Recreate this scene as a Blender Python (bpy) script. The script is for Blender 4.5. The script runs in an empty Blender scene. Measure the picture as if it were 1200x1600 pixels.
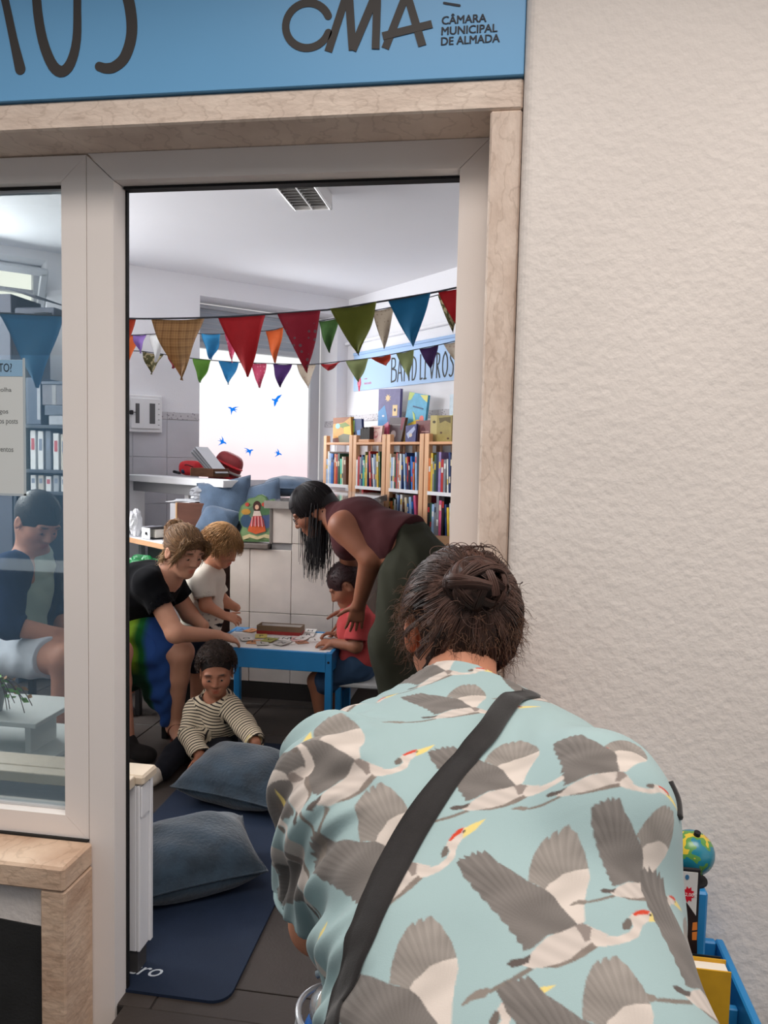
import bpy, bmesh, math, random
import numpy as np
from mathutils import Vector, Matrix, Euler
from mathutils.bvhtree import BVHTree

random.seed(7)
rng = np.random.default_rng(7)
SC = bpy.context.scene
COL = SC.collection

# ------------------------------------------------------------------ camera
CAMP = np.array([0.0, 0.0, 1.4])
FPX = 1200.0                                  # focal length in pixels of a 1200x1600 frame
_y, _p, _r = np.radians([8.674, 3.996, -1.291])
_f = np.array([-math.sin(_y) * math.cos(_p), math.cos(_y) * math.cos(_p), -math.sin(_p)])
_x = np.array([math.cos(_y), math.sin(_y), 0.0])
_d = np.cross(_f, _x)
CR = np.array([math.cos(_r) * _x + math.sin(_r) * _d, math.cos(_r) * _d - math.sin(_r) * _x, _f])
cam_data = bpy.data.cameras.new('camera')
cam = bpy.data.objects.new('camera', cam_data)
COL.objects.link(cam)
M = Matrix.Identity(4)
for i in range(3):
    M[i][0] = CR[0][i]; M[i][1] = -CR[1][i]; M[i][2] = -CR[2][i]; M[i][3] = CAMP[i]
cam.matrix_world = M
cam_data.sensor_fit = 'VERTICAL'
cam_data.sensor_height = 36.0
cam_data.lens = FPX / 1600.0 * 36.0
cam_data.clip_start = 0.02
SC.camera = cam

# ------------------------------------------------------------------ light and exposure
SC.view_settings.view_transform = 'Standard'
SC.view_settings.look = 'None'
SC.view_settings.exposure = 0.0
SC.view_settings.gamma = 1.0
SC.view_settings.use_curve_mapping = False
WORLD = bpy.data.worlds.new('hall_daylight')
WORLD.use_nodes = True
WORLD.node_tree.nodes['Background'].inputs[0].default_value = (1.0, 0.965, 0.95, 1)
WORLD.node_tree.nodes['Background'].inputs[1].default_value = 0.76
SC.world = WORLD

def area_light(name, loc, target, sx, sy, power, color):
    l = bpy.data.lights.new(name, 'AREA')
    l.shape = 'RECTANGLE'; l.size = sx; l.size_y = sy; l.energy = power; l.color = color
    o = bpy.data.objects.new(name, l); COL.objects.link(o)
    o.location = loc
    o.rotation_euler = (Vector(target) - Vector(loc)).to_track_quat('-Z', 'Y').to_euler()
    return o
# unseen area light added overhead to brighten the facade from above
area_light('hall_overhead_fill', (0.35, 0.25, 3.7), (0.25, 1.3, 0.6), 2.6, 1.4, 86, (1.0, 0.905, 0.835))
# daylight entering through the room's windows
A43 = math.radians(43)
UL = np.array([math.cos(A43), math.sin(A43), 0.0])     # along the window wall, towards the corner
NL = np.array([math.sin(A43), -math.cos(A43), 0.0])    # from the window wall into the room = along the shelf wall
CORNER = np.array([-1.317, 6.415, 0.0])
CEIL = 2.72
def on_L(s, z, off=0.0): return CORNER + UL * s + NL * off + np.array([0, 0, z])
def on_R(s, z, off=0.0): return CORNER + NL * s - UL * off + np.array([0, 0, z])
area_light('window_daylight', on_L(-0.66, 1.9, 0.03), on_L(-0.66, 1.1, 3.0), 0.95, 1.1, 11, (0.94, 0.97, 1.0))
area_light('upper_window_daylight', on_L(-3.9, 2.3, 0.42), on_L(-3.0, 1.2, 3.0), 2.4, 0.5, 150, (0.96, 0.98, 1.0))

# ------------------------------------------------------------------ unprojection helpers (pixel of the photo -> real point)
def ray(px, py):
    return CR.T @ np.array([(px - 600) / FPX, (py - 800) / FPX, 1.0])
def aty(px, py, y): k = ray(px, py); return CAMP + k * (y / k[1])
def atz(px, py, z): k = ray(px, py); return CAMP + k * ((z - 1.4) / k[2])
def atp(px, py, p, n):
    k = ray(px, py); n = np.asarray(n, float)
    return CAMP + k * (np.dot(np.asarray(p) - CAMP, n) / np.dot(k, n))
def atL(px, py, off=0.0): return atp(px, py, CORNER + NL * off, NL)
def atR(px, py, off=0.0): return atp(px, py, CORNER - UL * off, UL)
def project(P):
    c = (np.asarray(P) - CAMP) @ CR.T
    return np.stack([600 + FPX * c[:, 0] / c[:, 2], 800 + FPX * c[:, 1] / c[:, 2], c[:, 2]], 1)

# ------------------------------------------------------------------ materials
def lin(c):
    if isinstance(c, str):
        c = [int(c[i:i + 2], 16) / 255 for i in (0, 2, 4)]
    else:
        c = [v / 255 for v in c]
    return tuple(((v + 0.055) / 1.055) ** 2.4 if v > 0.04045 else v / 12.92 for v in c)
_mats = {}
def mat(name, col, rough=0.6, var=0.0, scale=8.0, bump=0.0, bscale=60.0, metal=0.0, spec=0.35, col2=None, stretch=(1, 1, 1), detail=5.0, sheen=0.0, sss=0.0, trans=0.0):
    """Principled material, colour mottled by noise between col and col2, noise bump."""
    if name in _mats: return _mats[name]
    m = bpy.data.materials.new(name); m.use_nodes = True
    nt = m.node_tree; N = nt.nodes; L = nt.links
    b = N['Principled BSDF']
    c = lin(col)
    b.inputs['Base Color'].default_value = (*c, 1)
    b.inputs['Roughness'].default_value = rough
    b.inputs['Metallic'].default_value = metal
    b.inputs['Specular IOR Level'].default_value = spec
    if sheen: b.inputs['Sheen Weight'].default_value = sheen
    if sss:
        b.inputs['Subsurface Weight'].default_value = sss
        b.inputs['Subsurface Radius'].default_value = (0.012, 0.005, 0.003)
        b.inputs['Subsurface Scale'].default_value = 1.0
    if trans: b.inputs['Transmission Weight'].default_value = trans
    tc = mp = None
    if var or bump or col2:
        tc = N.new('ShaderNodeTexCoord'); mp = N.new('ShaderNodeMapping')
        L.new(tc.outputs['Object'], mp.inputs['Vector'])
        mp.inputs['Scale'].default_value = stretch
    if var or col2:
        n = N.new('ShaderNodeTexNoise'); n.inputs['Scale'].default_value = scale; n.inputs['Detail'].default_value = detail
        L.new(mp.outputs[0], n.inputs['Vector'])
        r = N.new('ShaderNodeValToRGB')
        if col2: ca, cb = c, lin(col2)
        else: ca, cb = tuple(v * (1 - var) for v in c), tuple(min(1, v * (1 + var)) for v in c)
        r.color_ramp.elements[0].color = (*ca, 1); r.color_ramp.elements[0].position = 0.32
        r.color_ramp.elements[1].color = (*cb, 1); r.color_ramp.elements[1].position = 0.68
        L.new(n.outputs['Fac'], r.inputs['Fac']); L.new(r.outputs['Color'], b.inputs['Base Color'])
    if bump:
        n2 = N.new('ShaderNodeTexNoise'); n2.inputs['Scale'].default_value = bscale; n2.inputs['Detail'].default_value = 3
        L.new(mp.outputs[0], n2.inputs['Vector'])
        bp = N.new('ShaderNodeBump'); bp.inputs['Strength'].default_value = bump; bp.inputs['Distance'].default_value = 0.01
        L.new(n2.outputs['Fac'], bp.inputs['Height']); L.new(bp.outputs['Normal'], b.inputs['Normal'])
    _mats[name] = m
    return m
def attr_mat(name, rough=0.6, spec=0.3, sss=0.0, bump=0.0, bscale=200.0, var=0.0, vscale=20.0, sheen=0.0):
    """Principled material whose colour is the mesh's own 'Col' attribute (print, dye, skin tone)."""
    if name in _mats: return _mats[name]
    m = bpy.data.materials.new(name); m.use_nodes = True
    nt = m.node_tree; N = nt.nodes; L = nt.links; b = N['Principled BSDF']
    a = N.new('ShaderNodeAttribute'); a.attribute_name = 'Col'
    out = a.outputs['Color']
    if var:
        tc = N.new('ShaderNodeTexCoord'); n = N.new('ShaderNodeTexNoise'); n.inputs['Scale'].default_value = vscale; n.inputs['Detail'].default_value = 6
        L.new(tc.outputs['Object'], n.inputs['Vector'])
        r = N.new('ShaderNodeMapRange'); r.inputs['To Min'].default_value = 1 - var; r.inputs['To Max'].default_value = 1 + var
        L.new(n.outputs['Fac'], r.inputs['Value'])
        mx = N.new('ShaderNodeVectorMath'); mx.operation = 'SCALE'
        L.new(out, mx.inputs[0]); L.new(r.outputs[0], mx.inputs['Scale']); out = mx.outputs[0]
    L.new(out, b.inputs['Base Color'])
    b.inputs['Roughness'].default_value = rough; b.inputs['Specular IOR Level'].default_value = spec
    if sheen: b.inputs['Sheen Weight'].default_value = sheen
    if sss:
        b.inputs['Subsurface Weight'].default_value = sss
        b.inputs['Subsurface Radius'].default_value = (0.012, 0.005, 0.003); b.inputs['Subsurface Scale'].default_value = 1.0
    if bump:
        tc = N.new('ShaderNodeTexCoord'); n2 = N.new('ShaderNodeTexNoise'); n2.inputs['Scale'].default_value = bscale
        L.new(tc.outputs['Object'], n2.inputs['Vector'])
        bp = N.new('ShaderNodeBump'); bp.inputs['Strength'].default_value = bump; bp.inputs['Distance'].default_value = 0.004
        L.new(n2.outputs['Fac'], bp.inputs['Height']); L.new(bp.outputs['Normal'], b.inputs['Normal'])
    _mats[name] = m
    return m
def emit_mat(name, col, strength):
    m = bpy.data.materials.new(name); m.use_nodes = True
    nt = m.node_tree; nt.nodes.clear()
    e = nt.nodes.new('ShaderNodeEmission'); o = nt.nodes.new('ShaderNodeOutputMaterial')
    e.inputs[0].default_value = (*lin(col), 1); e.inputs[1].default_value = strength
    nt.links.new(e.outputs[0], o.inputs[0])
    return m

# ------------------------------------------------------------------ mesh helpers
class B:
    """collects shapes (world or local coordinates) into one mesh"""
    def __init__(s): s.v = []; s.f = []; s.n = 0; s.col = None
    def add(s, v, f):
        v = np.asarray(v, float).reshape(-1, 3)
        s.v.append(v); s.f += [tuple(int(i) + s.n for i in q) for q in f]; s.n += len(v)
        return s
    def box(s, c, size, rot=None, bev=0.0):
        hx, hy, hz = [abs(t) / 2 for t in size]
        b = min(bev, hx * .9, hy * .9, hz * .9)
        v = []; f = []
        if b <= 0:
            for sx in (-1, 1):
                for sy in (-1, 1):
                    for sz in (-1, 1): v.append((sx * hx, sy * hy, sz * hz))
            f = [(0, 1, 3, 2), (4, 6, 7, 5), (0, 4, 5, 1), (2, 3, 7, 6), (0, 2, 6, 4), (1, 5, 7, 3)]
        else:
            idx = {}
            for sx in (-1, 1):
                for sy in (-1, 1):
                    for sz in (-1, 1):
                        k = (sx, sy, sz); idx[k] = len(v)
                        v += [(sx * hx, sy * (hy - b), sz * (hz - b)), (sx * (hx - b), sy * hy, sz * (hz - b)), (sx * (hx - b), sy * (hy - b), sz * hz)]
            for ax in range(3):
                o = [i for i in range(3) if i != ax]
                for sg in (-1, 1):
                    q = []
                    for a_, b_ in ((-1, -1), (1, -1), (1, 1), (-1, 1)):
                        k = [0, 0, 0]; k[ax] = sg; k[o[0]] = a_; k[o[1]] = b_; q.append(idx[tuple(k)] + ax)
                    f.append(q)
            for ax in range(3):
                o = [i for i in range(3) if i != ax]
                for a_ in (-1, 1):
                    for b_ in (-1, 1):
                        k0 = [0, 0, 0]; k0[o[0]] = a_; k0[o[1]] = b_; k1 = list(k0); k0[ax] = -1; k1[ax] = 1
                        i0, i1 = idx[tuple(k0)], idx[tuple(k1)]
                        f.append([i0 + o[0], i0 + o[1], i1 + o[1], i1 + o[0]])
            for k, i in idx.items(): f.append([i, i + 1, i + 2])
            # orient outwards
            vv = np.array(v); ff = []
            for q in f:
                p = vv[q]; n = np.cross(p[1] - p[0], p[2] - p[0])
                ff.append(q if np.dot(n, p.mean(0)) > 0 else q[::-1])
            f = ff
        v = np.array(v, float)
        if rot is not None: v = v @ np.asarray(rot).T
        return s.add(v + np.asarray(c, float), f)
    def bx(s, x0, x1, y0, y1, z0, z1, bev=0.0):
        return s.box(((x0 + x1) / 2, (y0 + y1) / 2, (z0 + z1) / 2), (x1 - x0, y1 - y0, z1 - z0), None, bev)
    def tube(s, pts, rad, n=8, caps=True):
        P = np.asarray(pts, float); m = len(P)
        R = np.full(m, rad, float) if np.isscalar(rad) else np.asarray(rad, float)
        T = np.gradient(P, axis=0); T /= np.linalg.norm(T, axis=1)[:, None] + 1e-12
        ref = np.array([0, 0, 1.0]) if abs(T[0][2]) < 0.9 else np.array([1.0, 0, 0])
        rings = []
        u = np.cross(T[0], ref); u /= np.linalg.norm(u)
        for i in range(m):
            u = u - T[i] * np.dot(u, T[i]); u /= np.linalg.norm(u) + 1e-12
            w = np.cross(T[i], u); a = np.arange(n) / n * 2 * math.pi
            rings.append(P[i] + R[i] * (np.cos(a)[:, None] * u + np.sin(a)[:, None] * w))
        v = np.concatenate(rings); f = []
        for i in range(m - 1):
            for j in range(n):
                f.append((i * n + j, i * n + (j + 1) % n, (i + 1) * n + (j + 1) % n, (i + 1) * n + j))
        if caps: f.append(tuple(range(n))[::-1]); f.append(tuple(range((m - 1) * n, m * n)))
        return s.add(v, f)
    def prism(s, poly, depth, fr):
        """poly: 2-D outline; fr: (origin, ex, ey, en) frame; extruded from 0 to depth along en"""
        o, ex, ey, en = [np.asarray(t, float) for t in fr]
        p = np.asarray(poly, float); n = len(p)
        a = o + p[:, :1] * ex + p[:, 1:2] * ey
        v = np.concatenate([a, a + en * depth])
        f = [tuple(range(n))[::-1], tuple(range(n, 2 * n))] + [(i, (i + 1) % n, n + (i + 1) % n, n + i) for i in range(n)]
        return s.add(v, f)
    def lathe(s, prof, c, n=24, axis=None):
        """prof: list of (r, z)"""
        c = np.asarray(c, float); a = np.arange(n) / n * 2 * math.pi
        v = []
        for r, z in prof: v.append(np.stack([r * np.cos(a), r * np.sin(a), np.full(n, z)], 1))
        v = np.concatenate(v); f = []
        m = len(prof)
        for i in range(m - 1):
            for j in range(n): f.append((i * n + j, i * n + (j + 1) % n, (i + 1) * n + (j + 1) % n, (i + 1) * n + j))
        f.append(tuple(range(n))[::-1]); f.append(tuple(range((m - 1) * n, m * n)))
        if axis is not None: v = v @ np.asarray(axis).T
        return s.add(v + c, f)
def rotz(a): c, s_ = math.cos(a), math.sin(a); return np.array([[c, -s_, 0], [s_, c, 0], [0, 0, 1.0]])
def euler(x, y, z): return np.array(Euler((x, y, z)).to_matrix())
def frame_rot(ex, ey, ez): return np.stack([ex, ey, ez], 1)

_W = {}
def setp(o, label=None, cat=None, group=None, kind=None):
    if label: o['label'] = label
    if cat: o['category'] = cat
    if group: o['group'] = group
    if kind: o['kind'] = kind
    return o
def empty(name, loc, label, cat, group=None, kind=None, rz=0.0):
    o = bpy.data.objects.new(name, None); COL.objects.link(o)
    o.empty_display_size = 0.05
    o.location = tuple(loc); o.rotation_euler = (0, 0, rz)
    _W[o.name] = Matrix.Translation(Vector(tuple(loc))) @ Matrix.Rotation(rz, 4, 'Z')
    return setp(o, label, cat, group, kind)
def obj(name, b, m, parent=None, local=False, smooth=False, label=None, cat=None, group=None, kind=None, cols=None, origin=None):
    """link shapes as ONE mesh object; coordinates are world unless local=True"""
    if isinstance(b, B): v = np.concatenate(b.v); f = b.f
    else: v, f = np.asarray(b[0], float), b[1]
    W = _W.get(parent.name, Matrix.Identity(4)) if parent is not None else Matrix.Identity(4)
    own = Matrix.Identity(4)
    if parent is not None and not local:
        A = np.array(W.inverted()); v = v @ A[:3, :3].T + A[:3, 3]
    if parent is None and not local:
        o3 = np.array([v[:, 0].mean(), v[:, 1].mean(), v[:, 2].min()]) if origin is None else np.asarray(origin, float)
        v = v - o3; own = Matrix.Translation(Vector(tuple(o3)))
    me = bpy.data.meshes.new(name)
    if isinstance(f, np.ndarray):
        k = f.shape[1]; nf = len(f)
        me.vertices.add(len(v)); me.vertices.foreach_set('co', v.astype(np.float32).ravel())
        me.loops.add(nf * k); me.loops.foreach_set('vertex_index', f.astype(np.int32).ravel())
        me.polygons.add(nf); me.polygons.foreach_set('loop_start', np.arange(0, nf * k, k, dtype=np.int32))
        me.update(calc_edges=True)
    else:
        me.from_pydata(v.tolist(), [], f)
    me.validate()
    if smooth: me.polygons.foreach_set('use_smooth', np.ones(len(me.polygons), bool))
    if cols is not None:
        at = me.color_attributes.new('Col', 'FLOAT_COLOR', 'POINT')
        c4 = np.ones((len(v), 4), np.float32); c4[:, :3] = cols
        at.data.foreach_set('color', c4.ravel())
    if m is not None: me.materials.append(m)
    o = bpy.data.objects.new(name, me); COL.objects.link(o)
    o.matrix_world = own
    if parent is not None:
        o.parent = parent; o.matrix_local = Matrix.Identity(4); _W[o.name] = W.copy()
    else: _W[o.name] = own
    return setp(o, label, cat, group, kind)
def dup(o, parent, matrix=None):
    c = o.copy(); COL.objects.link(c)
    if parent is not None: c.parent = parent
    if matrix is not None: c.matrix_local = matrix
    return c

def text_mesh(string, size, extrude=0.0005, align='LEFT', bold=0.0, xs=1.0):
    cu = bpy.data.curves.new('lettering', 'FONT'); cu.body = string; cu.size = size; cu.extrude = extrude; cu.align_x = align; cu.offset = bold; cu.resolution_u = 3
    to = bpy.data.objects.new('lettering', cu); COL.objects.link(to)
    dg = bpy.context.evaluated_depsgraph_get(); dg.update()
    me = bpy.data.meshes.new_from_object(to.evaluated_get(dg))
    v = np.array([tuple(q.co) for q in me.vertices]).reshape(-1, 3); f = [tuple(p.vertices) for p in me.polygons]
    bpy.data.objects.remove(to); bpy.data.curves.remove(cu); bpy.data.meshes.remove(me)
    v = v.copy(); v[:, 0] *= xs
    return v, f
def put_text(string, size, fr, b=None, **k):
    """lettering laid on the frame (origin, ex, ey, en)"""
    o, ex, ey, en = [np.asarray(t, float) for t in fr]
    v, f = text_mesh(string, size, **k)
    b = b or B()
    return b.add(o + v[:, :1] * ex + v[:, 1:2] * ey + v[:, 2:3] * en, f)
def ribbon(pts, w, n=10):
    """2-D stroke with round ends -> outline polygon(s) as list of convex pieces"""
    P = np.asarray(pts, float); m = len(P)
    Wd = np.full(m, w, float) if np.isscalar(w) else np.asarray(w, float)
    T = np.gradient(P, axis=0); T /= np.linalg.norm(T, axis=1)[:, None] + 1e-12
    N = np.stack([-T[:, 1], T[:, 0]], 1)
    L = P + N * Wd[:, None] / 2; R_ = P - N * Wd[:, None] / 2
    a = np.linspace(0, math.pi, n)[1:-1]
    e = [P[-1] + Wd[-1] / 2 * (-N[-1] * math.cos(t) + T[-1] * math.sin(t)) for t in a]
    s_ = [P[0] + Wd[0] / 2 * (N[0] * math.cos(t) - T[0] * math.sin(t)) for t in a]
    out = np.concatenate([R_, np.array(e), L[::-1], np.array(s_)])
    return out, m, n
def stroke(b, pts, w, fr, depth=0.001):
    o, ex, ey, en = [np.asarray(t, float) for t in fr]
    P = np.asarray(pts, float); m = len(P)
    out, m, n = ribbon(P, w)
    k = n - 2
    iR = list(range(m)); iE = list(range(m, m + k)); iL = list(range(m + k, 2 * m + k))[::-1]; iS = list(range(2 * m + k, 2 * m + 2 * k))
    faces = [(iR[i], iR[i + 1], iL[i + 1], iL[i]) for i in range(m - 1)] + [tuple([iR[-1]] + iE + [iL[-1]]), tuple([iL[0]] + iS + [iR[0]])]
    N2 = len(out)
    top = o + out[:, :1] * ex + out[:, 1:2] * ey + en * depth
    bot = top - en * depth
    f = [tuple(q) for q in faces] + [(i, (i + 1) % N2, N2 + (i + 1) % N2, N2 + i)[::-1] for i in range(N2)]
    b.add(np.concatenate([top, bot]), f)
def curve_pts(ctrl, n=24):
    """Catmull-Rom through control points"""
    P = np.asarray(ctrl, float); P = np.concatenate([[2 * P[0] - P[1]], P, [2 * P[-1] - P[-2]]])
    out = []
    m = len(P) - 3
    for i in range(m):
        t = np.linspace(0, 1, max(2, n // m + 1), endpoint=(i == m - 1))[:, None]
        p0, p1, p2, p3 = P[i:i + 4]
        out.append(0.5 * ((2 * p1) + (-p0 + p2) * t + (2 * p0 - 5 * p1 + 4 * p2 - p3) * t ** 2 + (-p0 + 3 * p1 - 3 * p2 + p3) * t ** 3))
    return np.concatenate(out)
XZ = (np.array([1.0, 0, 0]), np.array([0, 0, 1.0]), np.array([0, -1.0, 0]))     # facade frame axes: right, up, towards the viewer
ORD = ['first', 'second', 'third', 'fourth', 'fifth', 'sixth', 'seventh', 'eighth', 'ninth', 'tenth', 'eleventh', 'twelfth', 'thirteenth', 'fourteenth', 'fifteenth', 'sixteenth', 'seventeenth', 'eighteenth', 'nineteenth', 'twentieth']
# ================================================================== SETTING
HZ = -0.15     # the hall floor lies one low step below the shop floor
YF = 1.73      # front of the aluminium frames
YS = 1.60      # front of the stone surround
m_stucco = mat('stucco', (234, 226, 219), .9, .03, 3, .26, 60, spec=.15)
m_room = mat('room_plaster', (240, 240, 244), .85, .015, 2, .08, 90, spec=.15)
m_ceil = mat('ceiling_paint', (236, 236, 240), .9, .01, 2, .03, 60, spec=.1)
m_frame = mat('painted_aluminium', (246, 238, 232), .42, .03, 1.5, .03, 300, spec=.4)
m_black = mat('black_rubber', (14, 14, 15), .6)
m_dark = mat('dark_gap', (40, 38, 36), .9)
def travertine(name, c1, c2, st=(1, 1, 1)):
    m = mat(name, c1, .55, 0, 9, .28, 34, spec=.3, col2=c2, stretch=st)
    nt = m.node_tree; N = nt.nodes; L = nt.links
    v = N.new('ShaderNodeTexWave'); v.inputs['Scale'].default_value = 5; v.inputs['Distortion'].default_value = 14; v.inputs['Detail'].default_value = 4; v.inputs['Detail Scale'].default_value = 2.2
    L.new(N['Mapping'].outputs[0], v.inputs['Vector'])
    rp = N.new('ShaderNodeValToRGB'); rp.color_ramp.elements[0].position = 0.0; rp.color_ramp.elements[0].color = (.33, .25, .19, 1)
    rp.color_ramp.elements[1].position = 0.12; rp.color_ramp.elements[1].color = (1, 1, 1, 1)
    L.new(v.outputs['Fac'], rp.inputs['Fac'])
    mx = N.new('ShaderNodeMix'); mx.data_type = 'RGBA'; mx.blend_type = 'MULTIPLY'; mx.inputs[0].default_value = .2
    b = N['Principled BSDF']; src = b.inputs['Base Color'].links[0].from_socket
    L.new(src, mx.inputs[6]); L.new(rp.outputs[0], mx.inputs[7]); L.new(mx.outputs[2], b.inputs['Base Color'])
    return m
m_lintel = travertine('pale_travertine', (240, 222, 206), (222, 202, 186), (1, 1, 2.2))
m_jamb = travertine('veined_travertine', (232, 214, 199), (212, 191, 175), (2.2, 1, 1))
m_sill = travertine('worn_travertine', (226, 198, 172), (198, 164, 138), (1, 1, 2))

# floor: dark porcelain tiles, laid square to the shop front
m_tile = mat('dark_floor_tile', (62, 55, 51), .5, .12, 5, .06, 120, spec=.35)
m_grout = mat('floor_grout', (46, 42, 40), .9)
fl = obj('floor', B().bx(-7, 5, 1.74, 8, -0.06, -0.004), m_grout, kind='structure', origin=(0, 0, 0))
fh = obj('floor_hall', B().bx(-7, 5, -5.5, 1.74, HZ - .06, HZ - .004), m_grout, kind='structure', origin=(0, 0, HZ))
tm = None; Ti = .45
for i in range(-5, 5):
    for j in range(-4, 9):
        x0 = -1.285 + i * Ti; y0 = 1.85 + j * Ti; par = fl if j >= 0 else fh
        if j == -1: y0 = 1.29
        elif j < -1: y0 = 1.29 + (j + 1) * Ti
        if tm is None:
            tm = obj('tile', B().box((0, 0, -0.006), (Ti - .005, Ti - .005, .012), None, .0015), m_tile, par, local=True); t = tm
        else: t = dup(tm, par)
        t.matrix_local = Matrix.Translation((x0 + Ti / 2, y0 + Ti / 2, 0))
    obj('threshold_tile', B().bx(x0 + .0025, x0 + Ti - .0025, 1.7425, 1.8475, -.012, 0, .0015), m_tile, fl)

# shop front wall (stucco), one block right of the door, one above the lintel, one under the window
def slab_round(b, x0, x1, y0, y1, z0, z1, r):
    """wall block with a rounded front-left arris"""
    a = np.linspace(0, math.pi / 2, 6)
    poly = [(x1, y1), (x1, y0)] + [(x0 + r - r * math.sin(t), y0 + r - r * math.cos(t)) for t in a] + [(x0, y1)]
    b.prism(poly, z1 - z0, ((0, 0, z0), (1, 0, 0), (0, 1, 0), (0, 0, 1)))
b = B(); slab_round(b, .0178, 3.4, 1.572, 1.86, HZ, 3.6, .022)
w_right = obj('wall_right', b, m_stucco, kind='structure', origin=(1, 1.7, 0), smooth=False)
w_top = obj('wall_front', B().bx(-6.6, .0177, 1.615, 1.86, 2.16, 3.6), m_stucco, kind='structure', origin=(-2, 1.7, 2))
w_low = obj('wall_lower', B().bx(-6.6, -1.045, 1.63, 1.84, HZ, .40), m_stucco, kind='structure', origin=(-2, 1.7, 0))
pz = .262
poly = [(-2.6, HZ)] + [(-1.045 + random.uniform(-.004, .001), z) for z in np.linspace(HZ, pz, 14)] + [(x, pz + random.uniform(-.003, .003) + .006 * math.sin(x * 9)) for x in np.linspace(-1.05, -2.6, 26)]
obj('painted_dado', B().prism(poly, .003, ((0, 1.63, 0), (1, 0, 0), (0, 0, 1), (0, -1, 0))), mat('charcoal_paint', (42, 42, 42), .7, .15, 12, .15, 150), w_low, label='charcoal painted lower band with a chipped edge')
obj('wall_side', B().bx(-6.6, -2.46, 1.615, 1.84, .4, 2.16), m_stucco, kind='structure', origin=(-4, 1.7, 0.4))

# stone surround
def chunk(x0, x1, y0, y1, z0, z1, bev=.004): return B().bx(x0, x1, y0, y1, z0, z1, bev)
obj('trim_1', chunk(-2.46, .0165, YS, 1.80, 2.1, 2.16), m_lintel, kind='structure')
obj('trim_2', chunk(-.047, .0165, YS, 1.80, HZ, 2.0985), m_jamb, kind='structure')
obj('trim_3', chunk(-2.46, -.9815, YS, 1.729, .367, .427, .006), m_sill, kind='structure')
obj('trim_4', chunk(-1.045, -.9815, YS + .004, 1.729, HZ, .366, .004), m_sill, kind='structure')

# aluminium door frame: header, two jambs, black gasket
zt = 2.036
door = empty('door_1', (-.52, 1.75, 0), None, None, kind='structure')
def member(name, x0, x1, z0, z1, y0=YF, y1=1.80, par=door, m=m_frame, bev=.002): return obj(name, B().bx(x0, x1, y0, y1, z0, z1, bev), m, par)
def mitre(name, poly, par, y0=YF, depth=.07):
    return obj(name, B().prism(poly, depth, ((0, y0 + depth, 0), (1, 0, 0), (0, 0, 1), (0, -1, 0))), m_frame, par)
g = .0006
mitre('header', [(-.992 + .004, 2.099), (-.9235 + g, zt + g), (-.113 - g, zt + g), (-.049, 2.099)], door)
mitre('jamb', [(-.9905, HZ), (-.9235, HZ), (-.9235, zt - g), (-.9905, 2.099 - .004)], door)
mitre('jamb', [(-.113, HZ), (-.0485, HZ), (-.0485, 2.098), (-.113, zt - g)], door)
obj('gasket', B().bx(-.9235, -.9195, 1.788, 1.80, 0, zt).bx(-.9195, -.113, 1.772, 1.80, zt - .006, zt).bx(-.1150, -.113, 1.772, 1.80, 0, zt), m_black, door, label='black rubber gasket')
# shop window beside the door
win = empty('window_1', (-1.7, 1.75, .43), None, None, kind='structure')
zb, zt2 = .489, 2.036; xr = -1.056
mitre('frame_rail', [(-2.44, 2.098), (-2.38, zt2 + g), (xr - g, zt2 + g), (-.9925, 2.098 - .002)], win)
mitre('frame_stile', [(-.9925, .43), (-.9925, 2.096), (xr, zt2 - g), (xr, zb + g)], win)
mitre('frame_rail', [(-2.44, .43), (-.9935, .43), (xr - g, zb - g), (-2.38, zb - g)], win)
mitre('frame_stile', [(-2.44, .432), (-2.38, zb + g), (-2.38, zt2 - g), (-2.44, 2.096)], win)
obj('glazing_bead', B().bx(-2.38, xr, 1.757, 1.775, zb, zb + .006).bx(-2.38, xr, 1.757, 1.775, zt2 - .012, zt2 - .006).bx(xr - .004, xr, 1.757, 1.775, zb, zt2), mat('bead', (205, 205, 205), .3, spec=.5), win, label='thin silver glazing bead')
obj('sealant', B().bx(-2.38, xr, 1.752, 1.757, zt2 - .006, zt2).bx(-2.44, -.992, 1.722, 1.74, .4275, .4325), m_dark, win)
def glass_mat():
    m = bpy.data.materials.new('hazed_shop_glass'); m.use_nodes = True
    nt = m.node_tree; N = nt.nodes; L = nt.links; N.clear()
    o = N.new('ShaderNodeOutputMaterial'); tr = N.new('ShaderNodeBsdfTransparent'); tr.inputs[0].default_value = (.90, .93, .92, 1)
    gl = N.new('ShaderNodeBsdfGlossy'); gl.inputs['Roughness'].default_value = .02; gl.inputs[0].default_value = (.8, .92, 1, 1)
    df = N.new('ShaderNodeBsdfDiffuse'); df.inputs[0].default_value = (*lin((112, 142, 166)), 1)  # bluish diffuse paints the hall's reflection haze into the glass
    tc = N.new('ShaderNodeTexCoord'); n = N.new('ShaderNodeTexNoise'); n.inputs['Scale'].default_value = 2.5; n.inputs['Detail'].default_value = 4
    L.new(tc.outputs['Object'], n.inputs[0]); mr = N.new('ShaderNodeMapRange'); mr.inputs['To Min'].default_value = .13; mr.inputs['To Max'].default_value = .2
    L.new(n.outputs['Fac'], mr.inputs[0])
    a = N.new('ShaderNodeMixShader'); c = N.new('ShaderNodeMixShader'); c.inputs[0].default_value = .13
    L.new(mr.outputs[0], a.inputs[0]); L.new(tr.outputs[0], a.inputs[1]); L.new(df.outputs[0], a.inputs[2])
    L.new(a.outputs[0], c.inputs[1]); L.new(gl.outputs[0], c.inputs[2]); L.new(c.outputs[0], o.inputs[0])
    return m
obj('glass_pane', B().bx(-2.38, xr - .004, 1.763, 1.767, zb, zt2 - .012), glass_mat(), win, label='large pane of shop glass with painted-in bluish reflection haze')

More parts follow.
